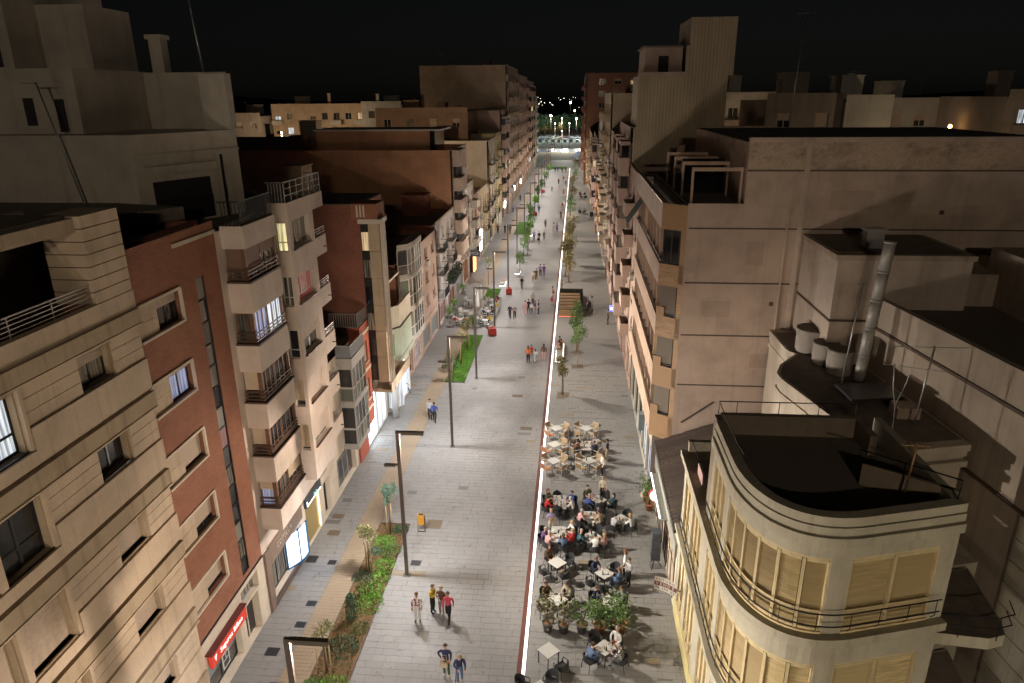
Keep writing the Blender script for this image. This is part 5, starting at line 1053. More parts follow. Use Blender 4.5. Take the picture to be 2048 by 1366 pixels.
for k, (x, y, h, rx, rz, lf, lab) in enumerate(((-.61, 54.9, 3.8, .62, 1.0, leaf_a, 'sparse brownish sapling nearest on the right of the light strip'), (.62, 61.6, 4.3, .8, 1.1, leaf_g, 'green sapling second on the right, before the paired one'), (.58, 65.5, 4.3, .75, 1.0, leaf_g, 'green sapling third on the right'), (.58, 69.0, 4.2, .75, 1.0, leaf_g, 'green sapling fourth on the right, before the wooden stair box'),
        (-.52, 93.2, 4.6, 1.0, 1.3, leaf_a, 'brownish tree just behind the stair box'), (-1.0, 96.6, 4.6, .9, 1.3, leaf_a, 'brownish tree second behind the stair box'), (-.4, 100, 4.8, 1.0, 1.4, leaf_a, 'autumn tinted tree third behind the stair box'), (-1.1, 103, 4.8, 1.0, 1.5, leaf_a, 'autumn tinted tree fourth behind the stair box'), (-.5, 108, 5, 1.1, 1.6, leaf_a, 'autumn tinted tree fifth behind the stair box'), (-.6, 114, 5, 1.1, 1.6, leaf_a, 'autumn tinted tree sixth behind the stair box'), (-.5, 121, 5, 1.1, 1.5, leaf_a, 'autumn tinted tree seventh behind the stair box'),
        (-.7, 141, 4.5, 1.1, 1.4, leaf_g, 'green tree before the far right terrace'), (-.8, 149, 4.6, 1.1, 1.4, leaf_g, 'green tree behind the far right terrace'), (-.6, 162, 5, 1.3, 1.6, leaf_a, 'far brownish tree right of the strip, nearer one'), (-.5, 176, 5, 1.3, 1.6, leaf_a, 'far brownish tree right of the strip, middle one'), (-.5, 190, 5, 1.3, 1.7, leaf_a, 'far brownish tree right of the strip, farther one'), (-.3, 206, 5.2, 1.4, 1.7, leaf_g, 'farthest green tree right of the strip'), (1.0, 246, 6, 1.6, 2.0, leaf_g, 'tree by the street end on the right'), (.2, 238, 5, 1.3, 1.6, leaf_a, 'brown tree by the street end on the right'))):
    tree(lab, x, y, h, rx, rz, lf, g, 1 if y < 110 else 0, 60 + k, 560 if y < 130 else 380, .2 if y < 90 else .27, .05, y < 125)
g = 'trees in the left row beyond the terrace'
for k, (x, y, lab) in enumerate(((-7.4, 95.7, 'first green tree of the left row, beside the lit bench'), (-7.55, 105, 'second green tree of the left row'), (-7.3, 110, 'third green tree of the left row'), (-7.4, 114, 'fourth green tree of the left row'), (-7.6, 121, 'fifth green tree of the left row'), (-8.0, 128, 'sixth green tree of the left row'), (-8.4, 141, 'seventh green tree of the left row'), (-8.6, 152, 'eighth green tree of the left row'), (-8.5, 166, 'ninth green tree of the left row'), (-8.4, 182, 'tenth green tree of the left row'), (-8.2, 200, 'eleventh green tree of the left row'), (-8.0, 221, 'last green tree of the left row'))):
    tree(lab, x, y, 4.1 + .2 * (k % 3), .85, 1.1, leaf_g if k % 4 != 3 else leaf_b, g, 0, 90 + k, 520, .22 if y < 120 else .28, .05, y < 125)
tree('bare looking pale tree behind the left terrace', -11.3, 91.0, 4.2, 1.0, .9, leaf_y, g, 0, 110, 260, .2)
# potted plants of the front terrace
pot_t = plain('terracotta', (.38, .13, .06), .8, 0, .15, 5); pot_g = plain('grey_pot', (.09, .085, .08), .7, 0, .15, 5)
def pot(label, x, y, r, h, pm_, ph, rx, lf, seed, n=420, bare=False, name='potted_plant', group='potted plants on the terrace'):
    random.seed(3000 + seed); t = thing(name, label, 'potted plant', (x, y, 0), 0, group)
    link('pot', MB().lathe([(r * .72, 0), (r * .95, h * .85), (r * 1.05, h * .86), (r * 1.05, h), (r * .9, h), (r * .88, h - .06)], 14), pm_, t); link('potting_soil', MB().lathe([(r * .87, h - .08), (r * .87, h - .05)], 12), soil, t); b = MB()
    tips = []
    for k in range(5):
        a = R(0, 6.28); tip = (math.cos(a) * rx * R(.2, .7), math.sin(a) * rx * R(.2, .7), h + ph * R(.55, .95)); b.tube([(R(-.05, .05), R(-.05, .05), h - .08), (tip[0] * .4, tip[1] * .4, h + ph * .4), tip], [.025, .018, .008], 5); tips.append(tip)
    link('stems', b, bark, t); b = MB()
    for k in range(n):
        tp = random.choice(tips) if not bare else random.choice(tips); d = Vector((random.gauss(0, .38), random.gauss(0, .38), random.gauss(0, .34))) * rx
        leafq(b, (tp[0] + d.x, tp[1] + d.y, max(h + .05, tp[2] - ph * .15 + d.z * 1.3)), .13)
    link('foliage', b, lf, t); return t
pot('spindly olive plant in a grey pot, leftmost of the pot row', -.83, 26.95, .27, .5, pot_g, 1.7, .75, leaf_y, 1, 260); pot('bare branched plant in a grey pot, second of the pot row', -.08, 26.9, .27, .5, pot_g, 1.6, .7, leaf_y, 2, 150); pot('leafy plant in a grey pot, middle of the pot row', .78, 26.95, .27, .5, pot_g, 1.5, .6, leaf_g, 3, 420); pot('bushy plant in a terracotta pot, fourth of the pot row', 1.62, 26.98, .30, .5, pot_t, 1.15, .6, leaf_g, 4, 620); pot('bushiest plant in a terracotta pot, rightmost of the pot row', 2.56, 27.1, .34, .55, pot_t, 1.4, .7, leaf_g, 5, 900)
pot('plant in an orange pot by the lit shop front, nearer one', 4.95, 37.7, .26, .45, pot_t, 1.3, .6, leaf_g, 6, 420); pot('plant in an orange pot by the lit shop front, farther one', 4.9, 38.7, .26, .45, pot_t, 1.5, .55, leaf_g, 7, 420)
for k, (x, y) in enumerate(((-14.0, 76.0), (-14.0, 79.2), (-14.0, 86.5))): pot(('nearest', 'middle', 'farthest')[k] + ' green planter along the left house fronts by the terrace', x, y, .32, .5, plain('white_pot', (.5, .5, .46), .7), .9, .5, leaf_b, 20 + k, 380)
# ================================================================ cafe furniture and street furniture
random.seed(41)
white_alu = plain('white_aluminium', (.50, .48, .44), .45, 0, .06); weave = plain('beige_weave', (.40, .27, .13), .8, 0, .1, 40); wicker = plain('black_wicker', (.030, .031, .034), .7, 0, .2, 40); dark_leg = plain('dark_leg', (.035, .035, .037), .5, .3); table_white = plain('white_table', (.47, .46, .43), .5, 0, .05, 5); wine = plain('brown_wicker', (.10, .045, .045), .7, 0, .2, 30)
def chair_white():
    t = thing('armchair', '', 'chair')
    link('seat', MB().box(-.24, -.22, .41, .24, .24, .44), weave, t)
    b = MB(); b.q([(-.235, -.225, .46), (.235, -.225, .46), (.235, -.30, .84), (-.235, -.30, .84)]); b.q([(-.235, -.24, .46), (-.235, -.315, .84), (.235, -.315, .84), (.235, -.24, .46)]); link('backrest', b, weave, t)
    b = MB(); b.bar((-.25, -.23, .42), (.25, -.23, .42), .03); b.bar((-.25, .25, .42), (.25, .25, .42), .03); b.bar((-.25, -.31, .86), (.25, -.31, .86), .03); link('frame', b, white_alu, t)
    for s in (-1, 1):
        link('leg', MB().bar((.265 * s, .26, 0), (.265 * s, .26, .645), .032), white_alu, t); link('leg', MB().bar((.265 * s, -.25, 0), (.265 * s, -.31, .87), .032), white_alu, t); link('armrest', MB().box(.24 * s - .025, -.27, .646, .24 * s + .045, .28, .67), white_alu, t)
    return t
def chair_wicker(m=wicker):
    t = thing('armchair', '', 'chair')
    link('seat', MB().prism([(-.25, -.22), (.25, -.22), (.27, .24), (-.27, .24)], .40, .45), m, t)
    b = MB(); n = 12; prev = None
    for k in range(n + 1):
        a = PI * (1.0 + k / n) ; x, y = .29 * math.cos(a), -.02 + .27 * math.sin(a); ht = .86 - .19 * abs(k / n - .5) * 2
        cur = ((x, y, .44), (x * 1.06, y * 1.12, ht), (x * 1.06 - .02 * math.cos(a), y * 1.12 - .02 * math.sin(a), ht), (x * .92, y * .92, .44))
        if prev:
            for i in range(4): j = (i + 1) % 4; b.q([prev[i], cur[i], cur[j], prev[j]], 0, True)
        prev = cur
    link('backrest', b, m, t)
    for s in (-1, 1):
        link('leg', MB().tube([(.25 * s, .22, .43), (.27 * s, .26, 0)], .017, 5), dark_leg, t); link('leg', MB().tube([(.23 * s, -.2, .43), (.26 * s, -.27, 0)], .017, 5), dark_leg, t); link('armrest', MB().tube([(.29 * s, -.02, .665), (.285 * s, .22, .65), (.26 * s, .25, .44)], .02, 5), m, t)
    return t
def table(legm, w=.72, l=.72):
    t = thing('cafe_table', '', 'table'); link('tabletop', MB().box(-w / 2, -l / 2, .715, w / 2, l / 2, .74), table_white, t); link('apron', MB().box(-w / 2 + .03, -l / 2 + .03, .67, w / 2 - .03, l / 2 - .03, .714), legm, t)
    for sx in (-1, 1):
        for sy in (-1, 1): link('leg', MB().box(sx * (w / 2 - .045) - .018, sy * (l / 2 - .045) - .018, 0, sx * (w / 2 - .045) + .018, sy * (l / 2 - .045) + .018, .669), legm, t)
    return t
_used = set(); PROTO = {'w': chair_white(), 'b': chair_wicker(), 'tw': table(white_alu), 'tb': table(dark_leg), 'tl': table(white_alu, .72, 1.35), 'tB': table(dark_leg, .8, 1.5)}
def place(kind, label, x, y, rz, group):
    if kind in _used: o = copy_tree(PROTO[kind])
    else: o = PROTO[kind]; _used.add(kind)
    o.location = (x, y, 0); o.rotation_euler = (0, 0, rz); o['label'] = label; o['group'] = group; return o
SPOT = {}
def setting(key, desc, x, y, rz, tk, ck, seats, group, dist=.62):
    """table with chairs; seats = list of (angle deg in world, 0/1 chair) ; the chair faces the table"""
    place(tk, ('white ' if tk in ('tw', 'tl') else 'pale topped dark legged ') + 'cafe table, ' + desc, x, y, rz, group + ' tables')
    for a, nm in seats:
        cx, cy = x + dist * math.cos(math.radians(a)), y + dist * math.sin(math.radians(a)); r_ = math.radians(a + 90) + R(-.12, .12)
        place(ck, {'w': 'beige armchair, ', 'b': 'black armchair, '}[ck] + nm + ' seat of the ' + desc, cx, cy, r_, group + ' chairs'); SPOT[key, nm] = (cx, cy, r_)
D45 = [(135, 'far left'), (45, 'far right'), (225, 'near left'), (315, 'near right')]
q = math.radians(45)
gw = 'white cafe terrace'
setting('w1', 'back left white set by the light strip', -.95, 47.05, 0, 'tw', 'w', D45, gw, .72); setting('w2', 'back right white set', 1.25, 47.2, 0, 'tw', 'w', D45, gw, .72); setting('w3', 'middle left white set by the light strip', -1.05, 44.5, 0, 'tw', 'w', [D45[1], D45[2], D45[3]], gw, .72)
setting('w4', 'middle right long white set with guests', 1.16, 44.45, 0, 'tl', 'w', [(150, 'far left'), (30, 'far right'), (210, 'near left'), (330, 'near right')], gw, .85); setting('w5', 'front left white set by the light strip', -1.0, 42.1, 0, 'tw', 'w', D45, gw, .72); setting('w6', 'front right white set', 1.35, 42.3, 0, 'tw', 'w', D45, gw, .72)
for o in [o for o in C.objects if o.get('category') == 'table' and o.get('group') == gw + ' tables' and 'long' not in o['label']]: o.rotation_euler = (0, 0, math.radians(40))
strip_glow_weave = plain('strip_glow_weave', (.55, .20, .08), .8, 0, .1, 40)  # orange glow of the light strip put into the weave colour
for o in [o for o in C.objects if o.get('group') == gw + ' chairs' and 'near left' in o['label'] and 'left white set' in o['label']]:
    o['label'] = o['label'].replace('beige', 'orange')
    for c in o.children:
        if c.name.startswith(('seat', 'backrest')): c.material_slots[0].link = 'OBJECT'; c.material_slots[0].material = strip_glow_weave
gb = 'black wicker terrace'
setting('b1', 'long crowded table by the light strip, back row', -.5, 37.0, 0, 'tB', 'b', [(150, 'far left'), (30, 'far right'), (205, 'near left'), (335, 'near right'), (100, 'far'), (260, 'near')], gb, .88)
setting('b2', 'crowded diamond table in the back row', 1.85, 37.45, q, 'tb', 'b', [(135, 'far left'), (60, 'far right'), (215, 'near left'), (280, 'near'), (350, 'right')], gb, .85)
setting('b3', 'small table right of centre with two guests', 1.3, 35.75, 0, 'tb', 'b', [(215, 'near left'), (325, 'near right'), (100, 'far')], gb, .75); setting('b4', 'small table on the far right edge', 3.12, 35.5, q, 'tb', 'b', [(230, 'near left'), (320, 'near right'), (60, 'far right')], gb, .75)
setting('b5', 'long crowded table by the strip, second row', -.5, 33.7, 0, 'tB', 'b', [(150, 'far left'), (30, 'far right'), (195, 'left'), (230, 'near left'), (290, 'near'), (335, 'near right')], gb, .9); setting('b6', 'dark table of drinks in the second row', 1.4, 33.65, q, 'tb', 'b', [(205, 'left'), (320, 'right'), (280, 'near'), (70, 'far right'), (120, 'far left')], gb, .85)
setting('b7', 'empty diamond table in the third row', -.5, 31.15, q, 'tb', 'b', [(215, 'near left'), (300, 'near'), (40, 'right'), (120, 'far left')], gb, .8); setting('b8', 'diamond table right of the empty one', 1.95, 30.45, q, 'tb', 'b', [(130, 'far left'), (215, 'left'), (265, 'near left'), (340, 'right'), (50, 'far right')], gb, .82)
setting('b9', 'table behind the two spindly potted plants', -.4, 28.3, q, 'tb', 'b', [(140, 'far left'), (50, 'far right'), (205, 'near left')], gb, .8); setting('b10', 'table behind the bushy potted plants', 2.1, 28.3, q, 'tb', 'b', [(150, 'far left'), (35, 'far right'), (235, 'near left'), (320, 'near right')], gb, .8)
setting('b11', 'front table with three guests near the camera', 1.78, 25.25, q, 'tb', 'b', [(215, 'near left'), (50, 'far right'), (330, 'near right'), (120, 'far left')], gb, .82); setting('b12', 'empty front table at the left', -.72, 24.9, q, 'tb', 'b', [(315, 'near right')], gb, .85); setting('b13', 'nearest table cut by the picture edge', -1.0, 22.7, q, 'tb', 'b', [(60, 'far right'), (150, 'far left')], gb, .9)
gl_ = 'left white terrace'
for k, (x, y, nm) in enumerate(((-12.4, 81.0, 'back left'), (-12.3, 73.4, 'front left'), (-9.6, 73.2, 'front right'), (-9.5, 76.6, 'middle right'), (-9.4, 79.2, 'third right'), (-9.6, 81.5, 'back right'), (-12.2, 76.6, 'middle left'))):
    setting('l%d' % k, nm + ' set of the left terrace', x, y, 0, 'tw', 'w', D45, gl_, .8)
for o in [o for o in C.objects if o.get('group') == gl_ + ' chairs']:
    for c in o.children:
        if c.name.startswith(('seat', 'backrest')): c.material_slots[0].link = 'OBJECT'; c.material_slots[0].material = white_alu
gf_ = 'far right terrace'
for k, (x, y, nm) in enumerate(((1.7, 152, 'near'), (2.2, 176, 'middle'), (2.0, 181, 'far'))): setting('f%d' % k, nm + ' set on the far right terrace', x, y, 0, 'tb', 'b', D45, gf_, .8)
# things on the tables
gls = plain('drink_glass', (.35, .33, .28), .1); bott = plain('dark_bottle', (.02, .025, .02), .15); plate = plain('plate', (.6, .6, .58), .3); beer = plain('beer', (.45, .25, .04), .2); phone = plain('phone_black', (.012, .012, .014), .2)
def bottle_mesh(): return MB().lathe([(.034, 0), (.036, .02), (.036, .15), (.014, .20), (.013, .25)], 8).mesh('b')
def glass_mesh(): return MB().lathe([(.026, 0), (.034, .13)], 8).mesh('g')
def plate_mesh(): return MB().lathe([(.06, 0), (.105, .016), (.10, .018)], 12).mesh('p')
def phone_mesh(): return MB().box(-.04, -.08, 0, .04, .08, .01).mesh('ph')
for (x, y, w, l, where, n) in ((-.5, 37.0, .3, .65, 'back row long table', 9), (1.85, 37.45, .25, .25, 'back row diamond table', 5), (-.5, 33.7, .3, .65, 'second row long table', 9), (1.4, 33.65, .25, .25, 'dark second row table', 6), (1.16, 44.45, .25, .55, 'long white table', 7), (1.3, 35.75, .2, .2, 'small two guest table', 3), (2.1, 28.3, .2, .2, 'table behind bushy pots', 3), (1.78, 25.25, .22, .22, 'front three guest table', 4), (1.95, 30.45, .2, .2, 'third row diamond table', 2), (3.12, 35.5, .2, .2, 'far right edge table', 2), (-.4, 28.3, .2, .2, 'table behind spindly pots', 2), (1.35, 42.3, .2, .2, 'front right white table', 2)):
    RK = {}
    spots = sorted(((R(-w, w), R(-l, l)) for _ in range(n)), key=lambda s: s[1])
    for k in range(n):
        kind = ('bottle', 'glass', 'plate', 'glass', 'phone')[k % 5]; fn, m = {'bottle': (bottle_mesh, bott), 'glass': (glass_mesh, random.choice((gls, beer))), 'plate': (plate_mesh, plate), 'phone': (phone_mesh, phone)}[kind]
        rk = RK.get(kind, 0); RK[kind] = rk + 1; rk = ('nearest', 'second nearest', 'third nearest', 'farthest')[rk]
        nm = {'bottle': 'bottle', 'glass': 'drinking_glass', 'plate': 'plate', 'phone': 'phone'}[kind]
        o = link(nm, cached(nm, fn), m, None, (x + spots[k][0], y + spots[k][1], .741), R(0, 3)); tag(o, rk + {'bottle': ' dark bottle standing', 'glass': ' drinking glass standing', 'plate': ' small pale plate lying', 'phone': ' dark phone lying'}[kind] + ' on the ' + where, {'bottle': 'bottle', 'glass': 'glass', 'plate': 'plate', 'phone': 'phone'}[kind], nm + ' on the ' + where)
# parasol bases, closed parasols
for k, (x, y) in enumerate(((0, 47.6), (.07, 45.1), (.16, 42.55))):
    t = thing('parasol_base', ('farthest', 'middle', 'nearest')[k] + ' grey parasol base between the white tables', 'parasol base', (x, y, 0), 0, 'parasol bases between white tables'); link('foot', MB().lathe([(.33, 0), (.33, .05), (.12, .14), (.06, .16)], 16), plain('concrete_foot', (.14, .13, .12), .8), t); link('tube', MB().tube([(0, 0, .16), (0, 0, .5)], .03, 8), black_iron, t)
for k, (x, y) in enumerate(((-10.85, 76.9), (-11.2, 79.9), (-10.9, 80.6), (-11.05, 83.8))):
    t = thing('closed_parasol', ('nearest', 'second', 'third', 'farthest')[k] + ' closed white parasol on the left terrace', 'parasol', (x, y, 0), 0, 'closed parasols'); link('pole', MB().tube([(0, 0, 0), (0, 0, 2.9)], .03, 6), white_alu, t); link('canopy', MB().lathe([(.20, 1.0), (.26, 1.3), (.20, 2.0), (.10, 2.6), (.03, 2.85)], 10), plain('canvas', (.62, .60, .56), .9, 0, .1, 12), t)
# red planters round lamp posts
for k, (x, y, lab) in enumerate(((-8.45, 70.4, 'nearest red cube planter box by the left terrace'), (-8.15, 86.8, 'second red cube planter box in the open street'), (-8.3, 150, 'third red cube planter box far down the street'), (-8.3, 187, 'farthest red cube planter box'))):
    t = thing('planter_box', lab, 'planter', (x, y, 0), R(.1, .4), 'red planter boxes'); m = plain('red_steel', (.42, .035, .028), .5, 0, .1); s = .38; hole = .28
    for q_ in ((-s, -s, s, -hole), (-s, hole, s, s), (-s, -hole, -hole, hole), (hole, -hole, s, hole)): link('side_panel', MB().box(q_[0], q_[1], .08, q_[2], q_[3], .78), m, t)
    link('plinth', MB().box(-.33, -.33, 0, .33, .33, .079), black_iron, t); link('planter_soil', MB().box(-hole, -hole, .1, hole, hole, .68), soil, t)
# litter bin
t = thing('litter_bin', 'small orange litter bin on a tilted steel frame', 'bin', (-8.5, 34.5, 0)); ob = plain('orange_bin', (.55, .27, .03), .5)
b = MB(); b.prism([(-.19, -.15), (.19, -.15), (.19, .13), (-.19, .13)], .48, 1.1); link('bin_body', b, ob, t); link('bin_rim', MB().box(-.14, -.11, 1.101, .14, .09, 1.11), black_iron, t)
for s in (-1, 1): link('leg', MB().tube([(.21 * s, -.1, 0), (.21 * s, .0, 1.0)], .018, 5), black_iron, t)
link('crossbar', MB().tube([(-.2, -.1, .02), (.2, -.1, .02)], .016, 5), black_iron, t)
# glazed stair box with wooden steps behind the benches
t = thing('stair_box', 'low glazed box of wooden steps beside the light strip', 'stair box', (-1.6, 77.3, 0)); w, l = 2.9, 9.0; wd = grain_wood('deck_wood', (.30, .18, .08), .6)
link('base', MB().box(0, 0, 0, w, l, .1), alu_dark, t)
for k in range(7): link('step', MB().box(.1, .3 + k * 1.2, .1, w - .35, 1.2 + k * 1.2, .25 + .05 * k), wd, t)
for q_ in ((0, -.06, w, 0), (w, 0, w + .05, l), (0, l, w, l + .05)): link('frame', MB().box(q_[0], q_[1], .85, q_[2], q_[3], .95), alu_dark, t); link('glass_side', MB().box(q_[0] + .005, q_[1] + .005, .1, q_[2] - .005, q_[3] - .005, .849), glass('rail_glass', (.05, .06, .05), .1), t)
for k in range(6): link('front_board', MB().box(.05, -.12, .1 + k * .13, w - .9, -.065, .22 + k * .13), wd, t)
link('glow_line', MB().box(.1, -.122, .06, w - .9, -.1, .09), emit('red_glow', (1, .16, .08), 3), t)
# benches with light under the seat
def bench(label, x, y, rz, l=2.2):
    t = thing('street_bench', label, 'bench', (x, y, 0), rz, 'stone benches with light lines'); link('block', MB().box(-.32, 0, .06, .32, l, .40), plain('bench_stone', (.40, .37, .33), .8, 0, .1, 4), t)
    for k in range(5): link('slat', MB().box(-.30 + k * .12, l * .45, .401, -.20 + k * .12, l - .05, .45), wd, t)
    m = emit('bench_light', (1, .95, .9), 8); 
    for q_ in ((-.36, -.03, .36, 0), (-.36, 0, -.33, l), (.33, 0, .36, l)): link('light_line', MB().box(q_[0], q_[1], .012, q_[2], q_[3], .05), m, t)
bench('lit stone bench right of the light strip, with two people', -1.12, 62.6, 0, 5.2); bench('lit stone bench among the left trees, nearer', -7.9, 97.5, 0, 1.6); bench('lit stone bench behind the left terrace', -9.4, 90.5, 0, 2.6); bench('lit stone bench among the left trees, farther', -7.9, 126.5, 0, 1.6)
# speaker stack, folded frames, round sign, hanging sale sign
t = thing('speaker_stack', 'stack of dark grey boxes beside the rounded building wall', 'speaker', (4.72, 32.2, 0)); 
for k in range(4): link('speaker_box', MB().box(-.24, -.28, .55 + k * .42, .24, .28, .95 + k * .42), plain('speaker_grey', (.055, .062, .072), .7), t)
for a in (0, 2.1, 4.2): link('leg', MB().tube([(0, 0, .54), (.4 * math.cos(a), .4 * math.sin(a), 0)], .02, 5), black_iron, t)
t = thing('folded_chairs', 'black stacked chairs leaning near the rounded building door', 'chair stack', (4.95, 33.6, 0))
for k in range(4): link('chair_frame', MB().tube([(-.2, .12 * k, 0), (-.22, .12 * k, .5), (-.25, .12 * k + .1, .95), (.2, .12 * k + .1, .95), (.22, .12 * k, .5), (.25, .12 * k, 0)], .018, 5), dark_leg, t); link('chair_seat', MB().box(-.22, .12 * k - .06, .45 + .1 * k, .22, .12 * k + .3, .5 + .1 * k), wicker, t)
t = thing('round_sign', 'round white lit sign with red rim on the shop front', 'sign', (5.0, 35.4, 2.45)); 
b = MB(); b.tube([(0, -.07, 0), (0, .07, 0)], .42, 24); link('rim', b, plain('red_rim', (.5, .05, .03), .5), t); b = MB(); b.tube([(0, -.085, 0), (0, .085, 0)], .36, 24); link('sign_face', b, emit('sign_face_white', (1, .95, .93), 1.6), t); b = MB(); b.blob((-.06, -.09, .04), (.07, .01, .07), 8); b.blob((.06, -.09, .04), (.07, .01, .07), 8); link('emblem', b, plain('emblem_dark', (.05, .05, .05), .6), t); link('bracket', MB().box(.3, -.02, -.02, .42, .02, .02), black_iron, t)
t = thing('sale_sign', 'curved white and brown real estate sign hanging on the rounded building', 'sign', (4.15, 27.95, 1.9)); wp = plain('sign_paper', (.62, .58, .52), .7); bp = plain('sign_brown', (.16, .05, .04), .7)
def sgn(f, off=0.0):
    """point and facing angle along the bowed sign, f from 0 (street end) to 1 (wall end)"""
    a = -.35 - 1.0 * f; x = .95 * f; y = -.12 * f - .45 * f * f; n = Vector((math.sin(-.12 - .9 * f), -math.cos(-.12 - .9 * f))); return (x + n.x * off, y + n.y * off, math.atan2(-.12 - .9 * f, .95))
def strip_(nm, z0, z1, m, off=0.0):
    b = MB(); n = 10
    for k in range(n): p, q_, r1, r2 = sgn(k / n, off), sgn((k + 1) / n, off), sgn(k / n, off - .02), sgn((k + 1) / n, off - .02); b.q([(p[0], p[1], z0), (q_[0], q_[1], z0), (q_[0], q_[1], z1), (p[0], p[1], z1)]); b.q([(r1[0], r1[1], z1), (r2[0], r2[1], z1), (r2[0], r2[1], z0), (r1[0], r1[1], z0)])
    link(nm, b, m, t)
strip_('sign_panel', 0, .72, wp); strip_('sign_band', .25, .48, bp, .004)
tb_ = plain('text_dark', (.04, .03, .03), .7)
for s_, z_, m_, sz in (('FUTURO', .60, bp, .2), ('VENDE', .365, wp, .22), ('96 174 65', .125, tb_, .2)):
    for k, ch in enumerate(s_):
        if ch != ' ': p = sgn(.05 + .9 * (k + .5) / len(s_), .010); text('letter', ch, sz, m_, t, (p[0], p[1], z_), (PI / 2, 0, p[2]), .003)
link('bracket', MB().box(.85, -.5, .3, 1.16, -.46, .34), black_iron, t)
t = thing('menu_board', 'black menu board stand on the pavement by the far right shop', 'menu board', (3.7, 148, 0)); link('board', MB().box(-.4, -.03, .1, .4, .03, 1.1), black_iron, t); link('leg', MB().box(-.35, .03, 0, -.3, .2, .6), black_iron, t)
t = thing('pharmacy_sign', 'small blue lit sign projecting from the right facade', 'sign', (4.35, 69.0, 3.3)); link('sign_panel', MB().box(-.55, -.12, 0, .3, .12, .55), emit('blue_sign', (.05, .08, 1.0), 4), t); link('sign_bar', MB().box(-.45, -.125, .2, .2, -.121, .36), emit('sign_white', (.95, 1, .95), 5), t)
t = thing('projecting_sign', 'small dark square shop sign with pale letters on the left fronts', 'sign', (-13.3, 92.5, 3.6)); link('sign_panel', MB().box(-.75, -.06, 0, .75, .06, .9), plain('dark_sign', (.05, .055, .065), .5), t); text('lettering', 'MCA', .55, plain('letter_beige', (.5, .42, .36), .6), t, (0, -.07, .42), (PI / 2, 0, 0)); link('bracket', MB().box(-1.2, -.03, .4, -.75, .03, .5), black_iron, t)
for k, (x, y, z, w, h, m, lab) in enumerate(((-13.9, 103.5, 2.2, .8, 3.0, emit('bright_sign', (.9, .96, 1), 10), 'overexposed white shop light on the left, mid street'), (-14.0, 97.0, .6, .9, 2.4, emit('orange_shop', (1, .42, .1), 2.5), 'orange glowing doorway on the left, mid street'), (-13.9, 141, 3.0, .6, 1.2, emit('bright_sign', (.9, .96, 1), 10), 'small white shop light far left'), (-13.6, 160, 4.0, .7, 1.0, emit('bright_sign', (.9, .96, 1), 10), 'white lamp far left fronts'), (-13.5, 178, 3.5, .7, 1.0, emit('bright_sign', (.9, .96, 1), 10), 'farthest white lamp on the left fronts'))):
    t = thing('lit_shop_box', lab, 'shop light', (x, y, z)); link('light_panel', MB().box(-.05, -w, 0, .15, w, h), m, t); link('frame', MB().box(-.5, -w - .1, -.1, -.051, w + .1, h + .1), alu_dark, t)
t = thing('wall_lamp', 'bright wall lamp low on the right fronts, mid street', 'lamp', (4.1, 112, 3.0)); link('light_panel', MB().box(-.15, -.2, 0, 0, .2, .3), emit('bright_sign', (.9, .96, 1), 10), t); link('bracket', MB().box(.001, -.1, .05, .35, .1, .2), black_iron, t)
t = thing('orange_banner', 'tall orange vertical banner on the right facade', 'banner', (3.9, 122, 1.5)); link('cloth', MB().box(-.25, -.5, 0, -.05, .5, 8.5), plain('orange_cloth', (.55, .16, .03), .7), t); link('pole', MB().tube([(.0, -.4, 0), (.0, -.4, 8.6)], .04, 6), black_iron, t)
